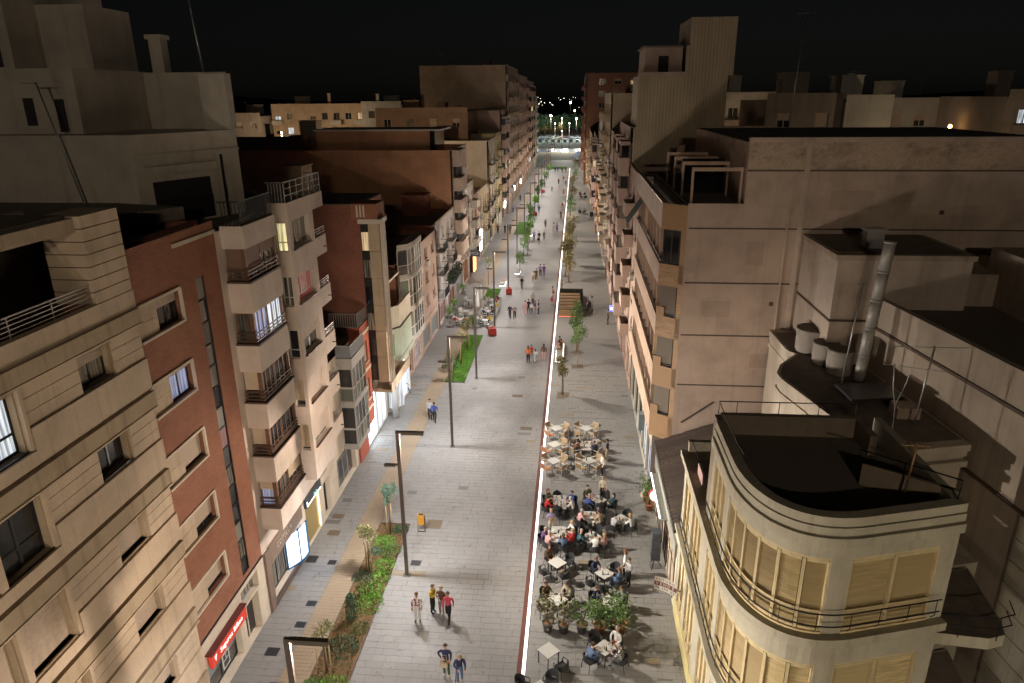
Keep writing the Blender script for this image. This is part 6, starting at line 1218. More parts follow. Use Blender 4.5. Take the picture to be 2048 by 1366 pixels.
# ================================================================ people
random.seed(51)
def V(*a): return Vector(a)
def fingers(el, wr, curl=.3):
    """five finger chains that leave the palm beyond the wrist"""
    d = (wr - el).normalized(); side = d.cross(V(0, 1, .2)).normalized(); pal = side.cross(d).normalized(); palm = wr + d * .075; out = []
    for k in range(4): b = palm + side * (k - 1.5) * .019; l = (.06, .072, .07, .052)[k]; out.append([b + d * l * .55 + pal * .01 * curl, b + d * l + pal * l * curl])
    tb = wr + d * .03 + side * .03; out.append([tb + side * .022 + d * .025, tb + side * .03 + d * .055 + pal * .02])
    return palm, out
def pose(kind):
    J = {}
    J['pel'] = V(0, 0, .93); J['sp'] = V(0, 0, 1.10); J['ch'] = V(0, 0, 1.30); J['nb'] = V(0, .0, 1.445); J['nt'] = V(0, .02, 1.515); J['hd'] = V(0, .035, 1.60); J['tp'] = V(0, .02, 1.685)
    for s, n in ((-1, 'l'), (1, 'r')):
        J['s' + n] = V(.175 * s, 0, 1.385); J['e' + n] = V(.235 * s, -.03, 1.12); J['w' + n] = V(.23 * s, .07, .89); J['h' + n] = V(.09 * s, 0, .885); J['k' + n] = V(.095 * s, .02, .49); J['a' + n] = V(.10 * s, -.02, .085); J['t' + n] = V(.125 * s, .14, .03)
    if kind == 'hip': J['er'] = V(.36, -.07, 1.17); J['wr'] = V(.19, .08, 1.0); J['kl'] = V(-.1, .06, .49); J['al'] = V(-.12, .05, .085); J['tl'] = V(-.16, .2, .03)
    if kind in ('walk', 'walk2'):
        f = 1 if kind == 'walk' else -1; a, b = ('l', 'r') if f > 0 else ('r', 'l')
        J['k' + a] = V(J['h' + a].x, .17, .50); J['a' + a] = V(J['h' + a].x, .27, .10); J['t' + a] = V(J['h' + a].x * 1.1, .42, .06); J['k' + b] = V(J['h' + b].x, .0, .47); J['a' + b] = V(J['h' + b].x, -.30, .14); J['t' + b] = V(J['h' + b].x * 1.1, -.19, .03)
        J['e' + a].y = -.12; J['w' + a].y = -.12; J['e' + b].y = .05; J['w' + b] = V(J['w' + b].x, .24, .95)
    if kind == 'fold': J['el'] = V(-.25, .02, 1.12); J['wl'] = V(.02, .19, 1.15); J['er'] = V(.25, .02, 1.12); J['wr'] = V(-.02, .22, 1.10)
    if kind == 'phone': J['er'] = V(.23, .04, 1.12); J['wr'] = V(.08, .27, 1.24); J['el'] = V(-.24, .02, 1.11); J['wl'] = V(-.05, .25, 1.18); J['hd'].y += .03; J['tp'].y += .05
    if kind == 'cane':
        for n in ('sp', 'ch', 'nb', 'nt', 'hd', 'tp', 'sl', 'sr', 'el', 'er'): J[n].y += (J[n].z - .93) * .38; J[n].z -= (J[n].z - .93) * .07
        J['el'] = V(-.24, .22, 1.08); J['wl'] = V(-.22, .36, .92); J['er'] = V(.24, .16, 1.07); J['wr'] = V(.1, .36, 1.0); J['kr'] = V(.1, .1, .49); J['ar'] = V(.1, .12, .085); J['tr'] = V(.12, .27, .03)
    if kind.startswith('sit'):
        up = -.40; 
        for n in J:
            if n[0] not in 'kat' or n == 'tp': J[n].z += up
        for s, n in ((-1, 'l'), (1, 'r')): J['h' + n] = V(.1 * s, -.05, .50); J['k' + n] = V(.13 * s, .36, .50); J['a' + n] = V(.13 * s, .33, .085); J['t' + n] = V(.15 * s, .48, .03)
        J['pel'].y = -.10; J['sp'].y = -.10; lean = {'sit': .02, 'sitf': .24, 'sitb': -.14, 'sitp': .10}[kind]
        for n in ('ch', 'nb', 'nt', 'hd', 'tp', 'sl', 'sr', 'sp'): J[n].y += -.06 + lean * (J[n].z - .6)
        sy = J['sl'].y; z = .72
        if kind in ('sit', 'sitf'):
            for s, n in ((-1, 'l'), (1, 'r')): J['e' + n] = V(.25 * s, sy + .12, z + .02); J['w' + n] = V(.13 * s, sy + .36, z + .09)
        elif kind == 'sitb':
            for s, n in ((-1, 'l'), (1, 'r')): J['e' + n] = V(.27 * s, sy + .06, .74); J['w' + n] = V(.12 * s, sy + .26, .60)
        else: J['el'] = V(-.25, sy + .12, .76); J['wl'] = V(-.05, sy + .32, .92); J['er'] = V(.25, sy + .12, .76); J['wr'] = V(.05, sy + .33, .95); J['hd'].y += .04; J['tp'].y += .07
    return J
RAD = {'pel': (.168, .13), 'sp': (.155, .12), 'ch': (.178, .13), 'nb': (.07, .06), 'nt': (.052, .055), 'hd': (.083, .10), 'tp': (.058, .07), 's': (.076, .076), 'e': (.055, .055), 'w': (.034, .034), 'h': (.104, .104), 'k': (.074, .074), 'a': (.052, .052), 't': (.036, .03)}
BODY = {}
def build_body(kind):
    J = pose(kind); names = list(J); verts = [J[n] for n in names]; ix = {n: i for i, n in enumerate(names)}; rad = [RAD.get(n) or RAD[n[0]] for n in names]
    E = [('pel', 'sp', 1), ('sp', 'ch', 1), ('ch', 'nb', 1), ('nb', 'nt', 0), ('nt', 'hd', 0), ('hd', 'tp', 0)]
    for n in 'lr': E += [('ch', 's' + n, 1), ('s' + n, 'e' + n, 1), ('e' + n, 'w' + n, 2), ('pel', 'h' + n, 3), ('h' + n, 'k' + n, 3), ('k' + n, 'a' + n, 4), ('a' + n, 't' + n, 5)]
    edges = [(ix[a], ix[b]) for a, b, _ in E]; reg = [c for _, _, c in E]
    for n in 'lr':
        palm, fs = fingers(J['e' + n], J['w' + n]); verts.append(palm); rad.append((.036, .022)); p = len(verts) - 1; edges.append((ix['w' + n], p)); reg.append(0)
        for ch in fs:
            last = p if ch is not fs[-1] else ix['w' + n]
            for q in ch: verts.append(q); rad.append((.011, .011)); edges.append((last, len(verts) - 1)); reg.append(0); last = len(verts) - 1
    me = bpy.data.meshes.new('skel'); me.from_pydata([tuple(v) for v in verts], edges, []); o = bpy.data.objects.new('skel', me); C.objects.link(o)
    m = o.modifiers.new('Skin', 'SKIN'); m.use_smooth_shade = True; m.branch_smoothing = .6
    for i, sv in enumerate(me.skin_vertices[0].data): sv.radius = rad[i]; sv.use_root = (i == ix['pel'])
    o.modifiers.new('Sub', 'SUBSURF').levels = 1; o.modifiers['Sub'].render_levels = 1
    dg = bpy.context.evaluated_depsgraph_get(); out = bpy.data.meshes.new_from_object(o.evaluated_get(dg)); bpy.data.objects.remove(o)
    bm = bmesh.new(); bm.from_mesh(out)
    hd = (J['hd'] + J['tp']) / 2 + V(0, 0, -.02); fwd = V(0, 1, 0)
    def bump(c, r, mi):
        g = bmesh.ops.create_icosphere(bm, subdivisions=1, radius=1.0, matrix=Matrix.Translation(c) @ Matrix.Diagonal((*r, 1)))
        for v in g['verts']:
            for f in v.link_faces: f.material_index = mi; f.tag = True
    bump(hd + V(0, .095, -.02), (.013, .022, .024), 0)
    for s in (-1, 1): bump(hd + V(.084 * s, -.005, -.01), (.014, .02, .03), 0); bump(hd + V(.032 * s, .082, .012), (.013, .012, .008), 6)
    bump(hd + V(0, .084, -.062), (.024, .010, .006), 7)
    segs = [(verts[a], verts[b], c) for (a, b), c in zip(edges, reg)]
    for f in bm.faces:
        if f.tag: f.smooth = True; continue
        c = f.calc_center_median(); best = 9
        for a, b, r_ in segs:
            ab = b - a; t = max(0, min(1, (c - a).dot(ab) / ab.length_squared)); d = (c - a - ab * t).length
            if d < best: best = d; f.material_index = r_
        if (J['nb'] - c).length < .09 and c.z < J['nb'].z + .03: f.material_index = 1
        f.smooth = True
    bm.to_mesh(out); bm.free(); out.name = 'person'; return out, J
def hair_mesh(J, style):
    c = (J['hd'] + J['tp']) / 2 + V(0, -.012, .005); b = MB(); n = 10; rows = []
    low = {'short': -.35, 'long': -.6, 'bun': -.5, 'bald': .35}[style]
    for i in range(6):
        ph = PI / 2 - (PI / 2 - math.asin(max(-.95, low))) * i / 5 if i else PI / 2 - .02; ring = []
        for k in range(n):
            a = 2 * PI * k / n; x, y, z = math.cos(ph) * math.cos(a), math.cos(ph) * math.sin(a), math.sin(ph)
            if y > .25 and z < .35: z = max(z, .35); 
            ring.append((c.x + x * .10, c.y + y * .115, c.z + z * .115 + .01))
        rows.append(ring)
    for r0, r1 in zip(rows, rows[1:]):
        for k in range(n): j = (k + 1) % n; b.q([r0[k], r1[k], r1[j], r0[j]], 0, True)
    if style == 'long': b.blob((c.x, c.y - .06, c.z - .13), (.095, .055, .15), 8)
    if style == 'bun': b.blob((c.x, c.y - .11, c.z + .04), (.05, .05, .05), 8)
    return b.mesh('hair')
SK = [plain('skin_a', (.50, .30, .21), .6, 0, .05), plain('skin_b', (.40, .23, .15), .6, 0, .05), plain('skin_c', (.56, .36, .27), .6, 0, .05)]
HR = {'k': plain('hair_black', (.012, .010, .009), .6), 'b': plain('hair_brown', (.06, .032, .018), .6), 'y': plain('hair_blonde', (.36, .24, .10), .6), 'g': plain('hair_grey', (.36, .34, .32), .6), 'r': plain('hair_auburn', (.14, .05, .02), .6)}
CL = {'white': (.62, .60, .57), 'cream': (.55, .48, .36), 'black': (.012, .012, .014), 'navy': (.02, .026, .075), 'blue': (.03, .06, .24), 'denim': (.10, .15, .27), 'red': (.42, .025, .02), 'pink': (.50, .06, .10), 'rose': (.52, .30, .28), 'yellow': (.50, .33, .02), 'olive': (.10, .095, .045), 'brown': (.10, .055, .03), 'grey': (.18, .18, .18), 'lgrey': (.36, .36, .37), 'green': (.05, .10, .06), 'purple': (.10, .05, .16), 'beige': (.40, .31, .20), 'orange': (.55, .14, .03), 'teal': (.03, .09, .11), 'lilac': (.26, .22, .38)}
cl = lambda c: plain('cloth_' + c, CL[c], .9, 0, .08, 12)
floral = None
def floral_mat():
    m, nt, b = _base('floral_cloth'); b.inputs['Roughness'].default_value = .9; tc = nt.nodes.new('ShaderNodeTexCoord'); n = _noise(nt, 11, 2, .6, tc.outputs['Object']); c = _mul(nt, (.62, .60, .57), (.22, .02, .03), _ramp(nt, n.outputs[0], .49, .53), 'MIX'); nt.links.new(c, b.inputs['Base Color']); return m
def stripe_mat():
    m, nt, b = _base('striped_cloth'); b.inputs['Roughness'].default_value = .9; tc = nt.nodes.new('ShaderNodeTexCoord'); w = nt.nodes.new('ShaderNodeTexWave'); w.bands_direction = 'Z'; w.inputs['Scale'].default_value = 3.2; nt.links.new(tc.outputs['Object'], w.inputs['Vector']); c = _mul(nt, (.03, .03, .035), (.55, .54, .52), _ramp(nt, w.outputs['Fac'], .45, .55), 'MIX'); nt.links.new(c, b.inputs['Base Color']); return m
SPEC = {'floral': floral_mat(), 'stripe': stripe_mat()}
eye = plain('eye_dark', (.02, .015, .012), .3); lip = plain('lip', (.32, .10, .08), .5)
NP = 0
def person(label, x, y, rz, kind, top, pants, hair='k', style='short', shoe='black', sleeve=True, leg=True, h=1.0, group='people in the street', z=0.0):
    global NP; NP += 1
    if kind not in BODY: BODY[kind] = build_body(kind)
    me, J = BODY[kind]; sk = SK[NP % 3]; tm = SPEC.get(top) or cl(top); pm_ = cl(pants)
    o = link('person', me, [sk, tm, tm if sleeve else sk, pm_, pm_ if leg else sk, cl(shoe), eye, lip], None, (x, y, z), rz); o.scale = (h, h, h); tag(o, label, 'person', group)
    link('hair', cached(('hair', kind, style), lambda: hair_mesh(J, style)), HR[hair], o); return o
def deg(a): return math.radians(a)
W_ = 'walkers near the camera'
person('woman in red and white floral top with white trousers, front group', -7.13, 27.05, deg(190), 'st', 'floral', 'white', 'r', 'short', 'brown', True, True, .98, W_)
person('woman in bright yellow jacket and black trousers, front group', -6.52, 27.72, deg(250), 'phone', 'yellow', 'black', 'r', 'short', 'black', True, True, .97, W_)
person('blonde woman in dark jacket and grey trousers, front group', -6.05, 27.62, deg(160), 'fold', 'brown', 'grey', 'y', 'short', 'grey', True, True, .97, W_)
person('woman in pink red jacket and black trousers, front group', -5.64, 27.24, deg(175), 'walk', 'pink', 'black', 'b', 'short', 'black', True, True, .97, W_)
person('woman in navy top and green trousers with beige bag', -5.16, 23.87, deg(180), 'hip', 'navy', 'green', 'b', 'short', 'cream', True, True, .98, W_)
person('stooped person in navy cardigan leaning on a cane', -4.52, 23.58, deg(195), 'cane', 'navy', 'denim', 'y', 'short', 'beige', True, True, .97, W_)
t = thing('walking_cane', 'dark cane held by the stooped person in front', 'cane', (-4.66, 23.25, 0)); link('stick', MB().tube([(.0, .0, 0), (.04, .02, .86)], .014, 6), black_iron, t); link('grip', MB().tube([(.04, .02, .86), (.05, .08, .9), (.04, .14, .87)], .016, 6), black_iron, t)
t = thing('handbag', 'beige handbag carried by the woman in navy', 'bag', (-5.2, 23.58, .72)); link('pouch', MB().box(-.16, -.05, 0, .16, .05, .22), plain('bag_beige', (.46, .36, .24), .7), t); link('strap', MB().tube([(-.14, 0, .22), (-.1, .1, .55), (.1, .1, .55), (.14, 0, .22)], .012, 5), plain('bag_beige', (.46, .36, .24), .7), t)
M_ = 'walkers in the middle of the street'
for a in (('man in blue shirt and black trousers by the tactile strip', -10.5, 48.83, 5, 'walk', 'blue', 'black', 'k', 'short'), ('dark dressed companion just behind the blue shirted man', -10.95, 49.35, 170, 'st', 'lgrey', 'black', 'b', 'short'), ('bluish lit person striding past the bright shop', -14.0, 54.2, -80, 'walk', 'denim', 'denim', 'k', 'short'),
        ('man in red t shirt with two children, before the bench', -3.82, 63.5, 0, 'walk', 'red', 'grey', 'k', 'short'), ('young woman in black skirt beside the red shirted man', -4.05, 62.1, 0, 'st', 'orange', 'black', 'b', 'long'), ('girl in white beside the red shirted man', -3.37, 62.4, 10, 'walk2', 'white', 'white', 'r', 'long'), ('long haired woman in dark red near the light strip', -2.6, 62.85, 0, 'st', 'brown', 'rose', 'k', 'long'),
        ('man in black, left of the pair facing the camera', -7.06, 76.25, 180, 'walk', 'black', 'black', 'g', 'short'), ('man in dark jacket and white shirt, right of the pair', -6.5, 76.1, 185, 'walk2', 'grey', 'black', 'g', 'short'), ('woman in rose top, left of the standing group of five', -5.4, 77.7, 0, 'st', 'rose', 'rose', 'r', 'short'), ('person in black, second of the standing group', -5.08, 78.5, 20, 'st', 'black', 'black', 'b', 'short'), ('child in white top in the standing group', -4.7, 78.15, 180, 'st', 'white', 'navy', 'b', 'short'), ('woman in purple top in the standing group', -4.28, 78.0, 90, 'hip', 'purple', 'lgrey', 'r', 'short'), ('man in dark clothes, right of the standing group', -3.89, 78.2, 100, 'st', 'black', 'navy', 'b', 'short'), ('grey shirted man at the back of the standing group', -4.72, 81.4, 180, 'st', 'lgrey', 'navy', 'g', 'short'),
        ('man in black walking alone past the red planter', -6.64, 89.3, 180, 'walk', 'black', 'grey', 'b', 'short'), ('woman in white and beige, left of the far foursome', -5.3, 92.5, 10, 'walk', 'cream', 'beige', 'r', 'short'), ('person in dark red in the far foursome', -5.0, 93.9, 0, 'st', 'brown', 'brown', 'b', 'short'), ('person in lilac in the far foursome', -4.53, 96.2, 0, 'st', 'lilac', 'navy', 'k', 'short'), ('tall man in purple, right of the far foursome', -4.05, 96.2, 0, 'st', 'purple', 'purple', 'k', 'short'),
        ('person in dark purple beside the stair box', 1.83, 79.8, 90, 'st', 'purple', 'black', 'k', 'long'), ('person in grey beside the stair box', 2.35, 80, -90, 'st', 'lgrey', 'grey', 'b', 'long'), ('person in black at the back of the stair box trio', 2.1, 81, 180, 'st', 'lgrey', 'black', 'k', 'short'),
        ('dark figure by the dark sign at the right fronts', 4.0, 74.8, 90, 'st', 'olive', 'black', 'k', 'short'), ('person in purple far left of the mid trio', -6.96, 122.8, 0, 'st', 'lilac', 'purple', 'g', 'short'), ('person with pushchair in the mid trio', -6.0, 121.5, 180, 'walk', 'black', 'grey', 'b', 'short'), ('person in olive, right of the mid trio', -5.2, 122.8, 170, 'walk2', 'olive', 'olive', 'k', 'short'), ('lone walker in grey farther up the street', -5.45, 135.3, 0, 'walk', 'grey', 'black', 'b', 'short'), ('woman in pale top, left of the far couple', -3.75, 131.1, 0, 'st', 'white', 'rose', 'b', 'long'), ('man in lilac shirt, right of the far couple', -3.1, 130.2, 0, 'walk', 'lilac', 'navy', 'k', 'short'), ('person in blue by the left trees, far', -7.57, 152.5, 0, 'walk', 'blue', 'blue', 'k', 'short'),
        ('dark walker on the left walkway, nearest of three', -14.0, 128.7, 190, 'walk', 'brown', 'black', 'b', 'short'), ('dark walker on the left walkway, middle of three', -12.7, 128.8, 185, 'walk2', 'black', 'black', 'k', 'short'), ('olive walker on the left walkway, right of three', -11.7, 128.3, 0, 'st', 'olive', 'olive', 'b', 'short'), ('pale walker far on the left walkway', -13.3, 153.6, 0, 'walk', 'lilac', 'navy', 'k', 'short'), ('distant dark walker on the left walkway', -13.1, 171.5, 0, 'walk', 'black', 'black', 'k', 'short'),
        ('person in red far up the middle of the street', -3.4, 214, 0, 'walk', 'red', 'red', 'k', 'short'), ('person in dark clothes beside the far one in red', -4.6, 206, 0, 'walk2', 'brown', 'black', 'k', 'short'), ('pale walker far up the middle of the street', -6.0, 189, 0, 'walk', 'lgrey', 'grey', 'g', 'short'), ('tiny walker near the far lawn, left of the pair', -6.6, 240, 0, 'st', 'blue', 'navy', 'k', 'short'), ('tiny walker near the far lawn, right of the pair', -5.7, 241, 0, 'st', 'denim', 'navy', 'k', 'short'), ('tiny dark figure near the street end, left', -4.2, 238, 0, 'st', 'black', 'black', 'k', 'short'), ('tiny dark figure near the street end, right', -3.0, 239, 0, 'st', 'black', 'black', 'k', 'short'), ('person in red beside the strip, far up', -2.5, 203, 0, 'st', 'red', 'black', 'k', 'short'), ('woman in rose beside the strip, far up', -2.7, 181, 0, 'walk', 'rose', 'rose', 'b', 'long'), ('person in red beside the strip in the far middle', -2.6, 158, 0, 'st', 'red', 'rose', 'b', 'short'), ('dark figure beside the strip in the far middle', -2.7, 146, 0, 'st', 'brown', 'brown', 'k', 'short')):
    person(a[0], a[1], a[2], deg(a[3]), a[4], a[5], a[6], a[7], a[8], 'black', random.random() < .6, True, R(.94, 1.03) if 'girl' not in a[0] and 'child' not in a[0] else .8, M_)
person('person in rose leaning at the light strip kerb', -2.45, 84.3, deg(-80), 'fold', 'rose', 'rose', 'b', 'short', 'black', True, True, 1, M_); person('person in dark red standing right of the strip by the stair box', -1.35, 87.6, deg(90), 'hip', 'brown', 'denim', 'k', 'short', 'black', True, True, 1, M_); person('person in pink shorts leaning over the strip', -2.5, 81.8, deg(-60), 'cane', 'rose', 'pink', 'b', 'short', 'black', True, False, 1, M_)
person('person in dark top sitting on the lit bench', -1.2, 66.4, deg(80), 'sit', 'black', 'rose', 'k', 'short', 'black', False, True, 1, 'people on the lit bench', -.0); person('person in white trousers sitting on the lit bench', -1.15, 65.6, deg(75), 'sitb', 'brown', 'white', 'b', 'short', 'white', False, True, 1, 'people on the lit bench', -.0)
# standing on the terraces
T_ = 'people on the terraces'
person('man in black t shirt and beige trousers standing by the white tables', 2.62, 43.5, deg(80), 'st', 'black', 'beige', 'k', 'short', 'white', False, True, 1.02, T_); person('waitress in white top and black trousers by the white tables', 2.25, 41.6, deg(110), 'hip', 'white', 'black', 'b', 'bun', 'white', True, True, .98, T_)
person('woman in white blouse standing right of the third row', 3.05, 31.2, deg(80), 'st', 'white', 'black', 'r', 'long', 'black', True, True, .98, T_); person('young man in pale blue hoodie standing right of the third row', 3.2, 30.5, deg(120), 'fold', 'lgrey', 'black', 'b', 'short', 'black', True, True, .97, T_); person('blonde woman in cream cardigan standing at the back of the terrace', 2.15, 38.6, deg(170), 'st', 'cream', 'black', 'y', 'short', 'black', True, True, .97, T_); person('person in lilac vest standing at the second row table', -.95, 34.75, deg(200), 'fold', 'lilac', 'cream', 'y', 'short', 'black', False, True, .97, T_)
def sit(label, key, kind, top, pants, hair='b', style='short', sleeve=True):
    x, y, rz = SPOT[key]; d = .06; person(label, x - math.sin(rz) * d, y + math.cos(rz) * d, rz, kind, top, pants, hair, style, 'black', sleeve, True, R(.96, 1.02), 'guests seated on the terraces', .0)
for a in (('man in dark suit seated far left at the long white table', ('w4', 'far left'), 'sitf', 'black', 'black', 'k'), ('person in pale top seated far right at the long white table', ('w4', 'far right'), 'sit', 'lgrey', 'grey', 'k'), ('man in navy seated near right at the long white table', ('w4', 'near right'), 'sitf', 'navy', 'black', 'b'), ('person in brown seated near left at the long white table', ('w4', 'near left'), 'sitf', 'brown', 'black', 'b'),
        ('woman in brown fur vest at the back long table', ('b1', 'far left'), 'sit', 'olive', 'black', 'r', 'long'), ('person in bright blue at the back long table', ('b1', 'far right'), 'sit', 'blue', 'navy', 'k'), ('bald man in white at the back long table', ('b1', 'near right'), 'sitf', 'white', 'brown', 'g', 'bald'), ('person in red jacket at the near end of the back long table', ('b1', 'near left'), 'sitf', 'red', 'black', 'k'), ('grey haired guest in dark at the near end of the back long table', ('b1', 'near'), 'sit', 'black', 'black', 'g'),
        ('man in dark t shirt at the back diamond table', ('b2', 'far left'), 'sitb', 'olive', 'black', 'b', 'short', False), ('person in blue shirt, near left at the back diamond table', ('b2', 'near left'), 'sitf', 'blue', 'navy', 'g', 'bald'), ('person in black seen from behind at the back diamond table', ('b2', 'near'), 'sit', 'black', 'grey', 'b'), ('dark haired woman in green at the right of the back diamond table', ('b2', 'right'), 'sitb', 'teal', 'black', 'k', 'long'),
        ('man in pale pink shirt at the small centre table', ('b3', 'near left'), 'sitf', 'rose', 'black', 'g', 'short'), ('person in beige at the small centre table', ('b3', 'near right'), 'sitf', 'beige', 'cream', 'b', 'short'), ('person in grey at the right edge table', ('b4', 'near left'), 'sitf', 'lgrey', 'black', 'k', 'short'), ('blonde woman in white at the right edge table', ('b4', 'near right'), 'sitf', 'white', 'black', 'y', 'long'),
        ('person in purple jacket left of the second long table', ('b5', 'left'), 'sitf', 'purple', 'navy', 'g', 'bald'), ('blonde woman in white at the second long table', ('b5', 'far right'), 'sit', 'white', 'rose', 'y', 'short'), ('person in pale blouse, near left of the second long table', ('b5', 'near left'), 'sitf', 'rose', 'rose', 'g', 'short'), ('woman in denim seen from behind at the second long table', ('b5', 'near'), 'sit', 'denim', 'black', 'b', 'long'), ('woman in red at the near right of the second long table', ('b5', 'near right'), 'sit', 'red', 'brown', 'y', 'short'),
        ('bald man in navy at the dark drinks table', ('b6', 'left'), 'sitf', 'teal', 'black', 'g', 'bald'), ('blonde woman in rose at the dark drinks table', ('b6', 'right'), 'sit', 'rose', 'brown', 'y', 'long'), ('person in white hoodie at the near side of the drinks table', ('b6', 'near'), 'sitf', 'white', 'black', 'k', 'short'), ('person in brown jacket left of the empty diamond table', ('b7', 'far left'), 'sitb', 'brown', 'black', 'b', 'short'), ('person in blue at the far left of the third row table', ('b8', 'far left'), 'sitf', 'navy', 'black', 'r', 'short'), ('person in denim shirt at the near right of the third row table', ('b8', 'right'), 'sit', 'denim', 'denim', 'r', 'long'),
        ('person in dark brown behind the spindly plants', ('b9', 'far left'), 'sit', 'brown', 'black', 'b', 'short'), ('person in white top behind the spindly plants', ('b9', 'far right'), 'sitf', 'cream', 'black', 'b', 'short'), ('person in navy looking at a phone behind the bushy pots', ('b10', 'far left'), 'sitp', 'navy', 'black', 'b', 'short'), ('person in dark clothes behind the bushiest pot', ('b10', 'far right'), 'sit', 'grey', 'black', 'b', 'short'), ('person in dark red seen from behind at the pot side table', ('b10', 'near left'), 'sit', 'brown', 'brown', 'r', 'short'),
        ('person in blue denim shirt at the front table', ('b11', 'near left'), 'sitf', 'denim', 'denim', 'b', 'short'), ('person in white and orange at the front table', ('b11', 'far right'), 'sitb', 'white', 'orange', 'g', 'short'), ('person in black and white stripes at the front table', ('b11', 'near right'), 'sitf', 'stripe', 'grey', 'g', 'short')):
    sit(*a)
lt = [('white', 'navy', 'b'), ('red', 'black', 'k'), ('black', 'black', 'k'), ('grey', 'black', 'b'), ('white', 'grey', 'y'), ('yellow', 'black', 'b'), ('navy', 'navy', 'k')]; k = 0
cn = {'l0': 'back left', 'l1': 'front left', 'l2': 'front right', 'l3': 'middle right', 'l4': 'third right', 'l5': 'back right', 'l6': 'middle left'}
for key, side in (('l0', 'far left'), ('l1', 'near left'), ('l1', 'near right'), ('l2', 'near left'), ('l2', 'far left'), ('l2', 'far right'), ('l3', 'near left'), ('l3', 'far left'), ('l3', 'far right'), ('l3', 'near right'), ('l4', 'far left'), ('l4', 'far right'), ('l4', 'near right'), ('l5', 'far right'), ('l5', 'near left'), ('l5', 'near right')):
    c = lt[k % 7] if key != 'l1' or side != 'near right' else lt[1]; k += 1; sit('person in %s at the %s of the %s set, left terrace' % (c[0], side, cn[key]), (key, side), 'sit' if k % 2 else 'sitf', c[0], c[1], c[2])
for key, side, c in (('f0', 'far left', 'black'), ('f0', 'near right', 'grey'), ('f0', 'near left', 'green'), ('f1', 'far left', 'red'), ('f1', 'near right', 'rose'), ('f2', 'near left', 'brown')): sit('person in %s at the %s, far right terrace' % (c, side), (key, side), 'sit', c, 'black', 'b')
# pushchair
t = thing('pushchair', 'dark pushchair in the mid street trio', 'pushchair', (-6.05, 120.9, 0)); link('seat', MB().box(-.22, -.3, .35, .22, .25, .7), cl('black'), t); link('handle', MB().tube([(-.2, .2, .6), (-.2, .5, 1.0), (.2, .5, 1.0), (.2, .2, .6)], .015, 5), black_iron, t)
for s in (-1, 1):
    for y_ in (-.3, .3): link('wheel', MB().tube([(.24 * s, y_, .12), (.27 * s, y_, .12)], .12, 10), black_iron, t)
# ================================================================ far end of the street and the town around
random.seed(61)
g = MB(); g.q([(-60, 287, -.02), (60, 287, -.02), (60, 330, -.02), (-60, 330, -.02)]); struct('far_plaza', g, plain('far_plaza_paving', (.40, .36, .28), .8, 0, .2, .3))
g = MB(); g.q([(-120, 330, -.03), (120, 330, -.03), (120, 352, -.03), (-120, 352, -.03)]); struct('blue_road', g, plain('wet_road', (.10, .12, .22), .35, 0, .2, .2))
g = MB(); g.q([(-120, 352, -.03), (120, 352, -.03), (120, 380, -.03), (-120, 380, -.03)]); struct('verge', g, plain('verge_earth', (.20, .16, .09), .9, 0, .3, .3))
g = MB(); g.q([(-150, 380, -.04), (150, 380, -.04), (150, 470, -.04), (-150, 470, -.04)]); struct('car_park', g, plain('car_park_asphalt', (.10, .13, .11), .8, 0, .2, .2))
def car_mesh():
    b = MB(); b.prism([(-.9, -2.1), (.9, -2.1), (.9, 2.1), (-.9, 2.1)], .3, .85); i = len(b.v)
    b.v += [(-.85, -1.3, .851), (.85, -1.3, .851), (.85, 1.7, .851), (-.85, 1.7, .851), (-.68, -.6, 1.45), (.68, -.6, 1.45), (.68, 1.1, 1.45), (-.68, 1.1, 1.45)]
    for f in ((4, 5, 6, 7), (0, 1, 5, 4), (1, 2, 6, 5), (2, 3, 7, 6), (3, 0, 4, 7)): b.f.append(tuple(i + k for k in f)); b.m.append(0 if f[0] == 4 else 1); b.sm.append(False)
    return b.mesh('car_body')
wheel = lambda: MB().tube([(-.1, 0, 0), (.1, 0, 0)], .31, 12).mesh('wheel')
paints = [plain('car_' + n, c, .3) for n, c in (('white', (.6, .6, .6)), ('silver', (.4, .4, .42)), ('black', (.02, .02, .02)), ('red', (.3, .02, .02)), ('blue', (.03, .06, .25)))]; cn_ = ('white', 'silver', 'black', 'red', 'blue')
ordn = ('first', 'second', 'third', 'fourth', 'fifth', 'sixth', 'seventh', 'eighth', 'ninth', 'tenth', 'eleventh', 'twelfth')
for r_, y in enumerate((402, 428, 447)):
    for k in range(11):
        ci = (k * 3 + r_ * 2) % 5; x = -33 + k * 3.4 + R(-.2, .2); t = thing('parked_car', '%s car, %s from the left in the %s row of the far car park' % (cn_[ci], ordn[k], ('front', 'middle', 'back')[r_]), 'car', (x, y, 0), 0, 'cars in the far car park')
        link('body', cached('car', car_mesh), [paints[ci], pane], t)
        for s in (-1, 1):
            for yy in (-1.3, 1.35): link('wheel', cached('wheel', wheel), black_iron, t, (.8 * s, yy, .31))
            link('headlight', cached('hl', lambda: MB().box(-.18, -.03, 0, .18, 0, .14).mesh('hl')), plain('car_lamp', (.6, .6, .55), .2), t, (.6 * s, -2.1, .62))
for k, (x, w) in enumerate(((-14, 12), (1.5, 9))):
    t = thing('market_canopy', ('pale green', 'pale blue')[k] + ' canopy roof in the far car park', 'canopy', (x, 392, 0)); link('canopy_roof', MB().prism([(-w / 2, 0), (w / 2, 0), (w / 2, 5), (-w / 2, 5)], 2.8, 3.0), plain(('canopy_green', 'canopy_blue')[k], ((.25, .42, .33), (.28, .32, .5))[k], .6), t)
    for s in (-1, 1): link('post', MB().tube([(s * w * .45, .3, 0), (s * w * .45, .3, 2.8)], .08, 6), steel, t)
t = thing('domed_shelter', 'small dark blue domed shelter at the street end', 'shelter', (1.4, 291, 0)); b = MB(); n = 8
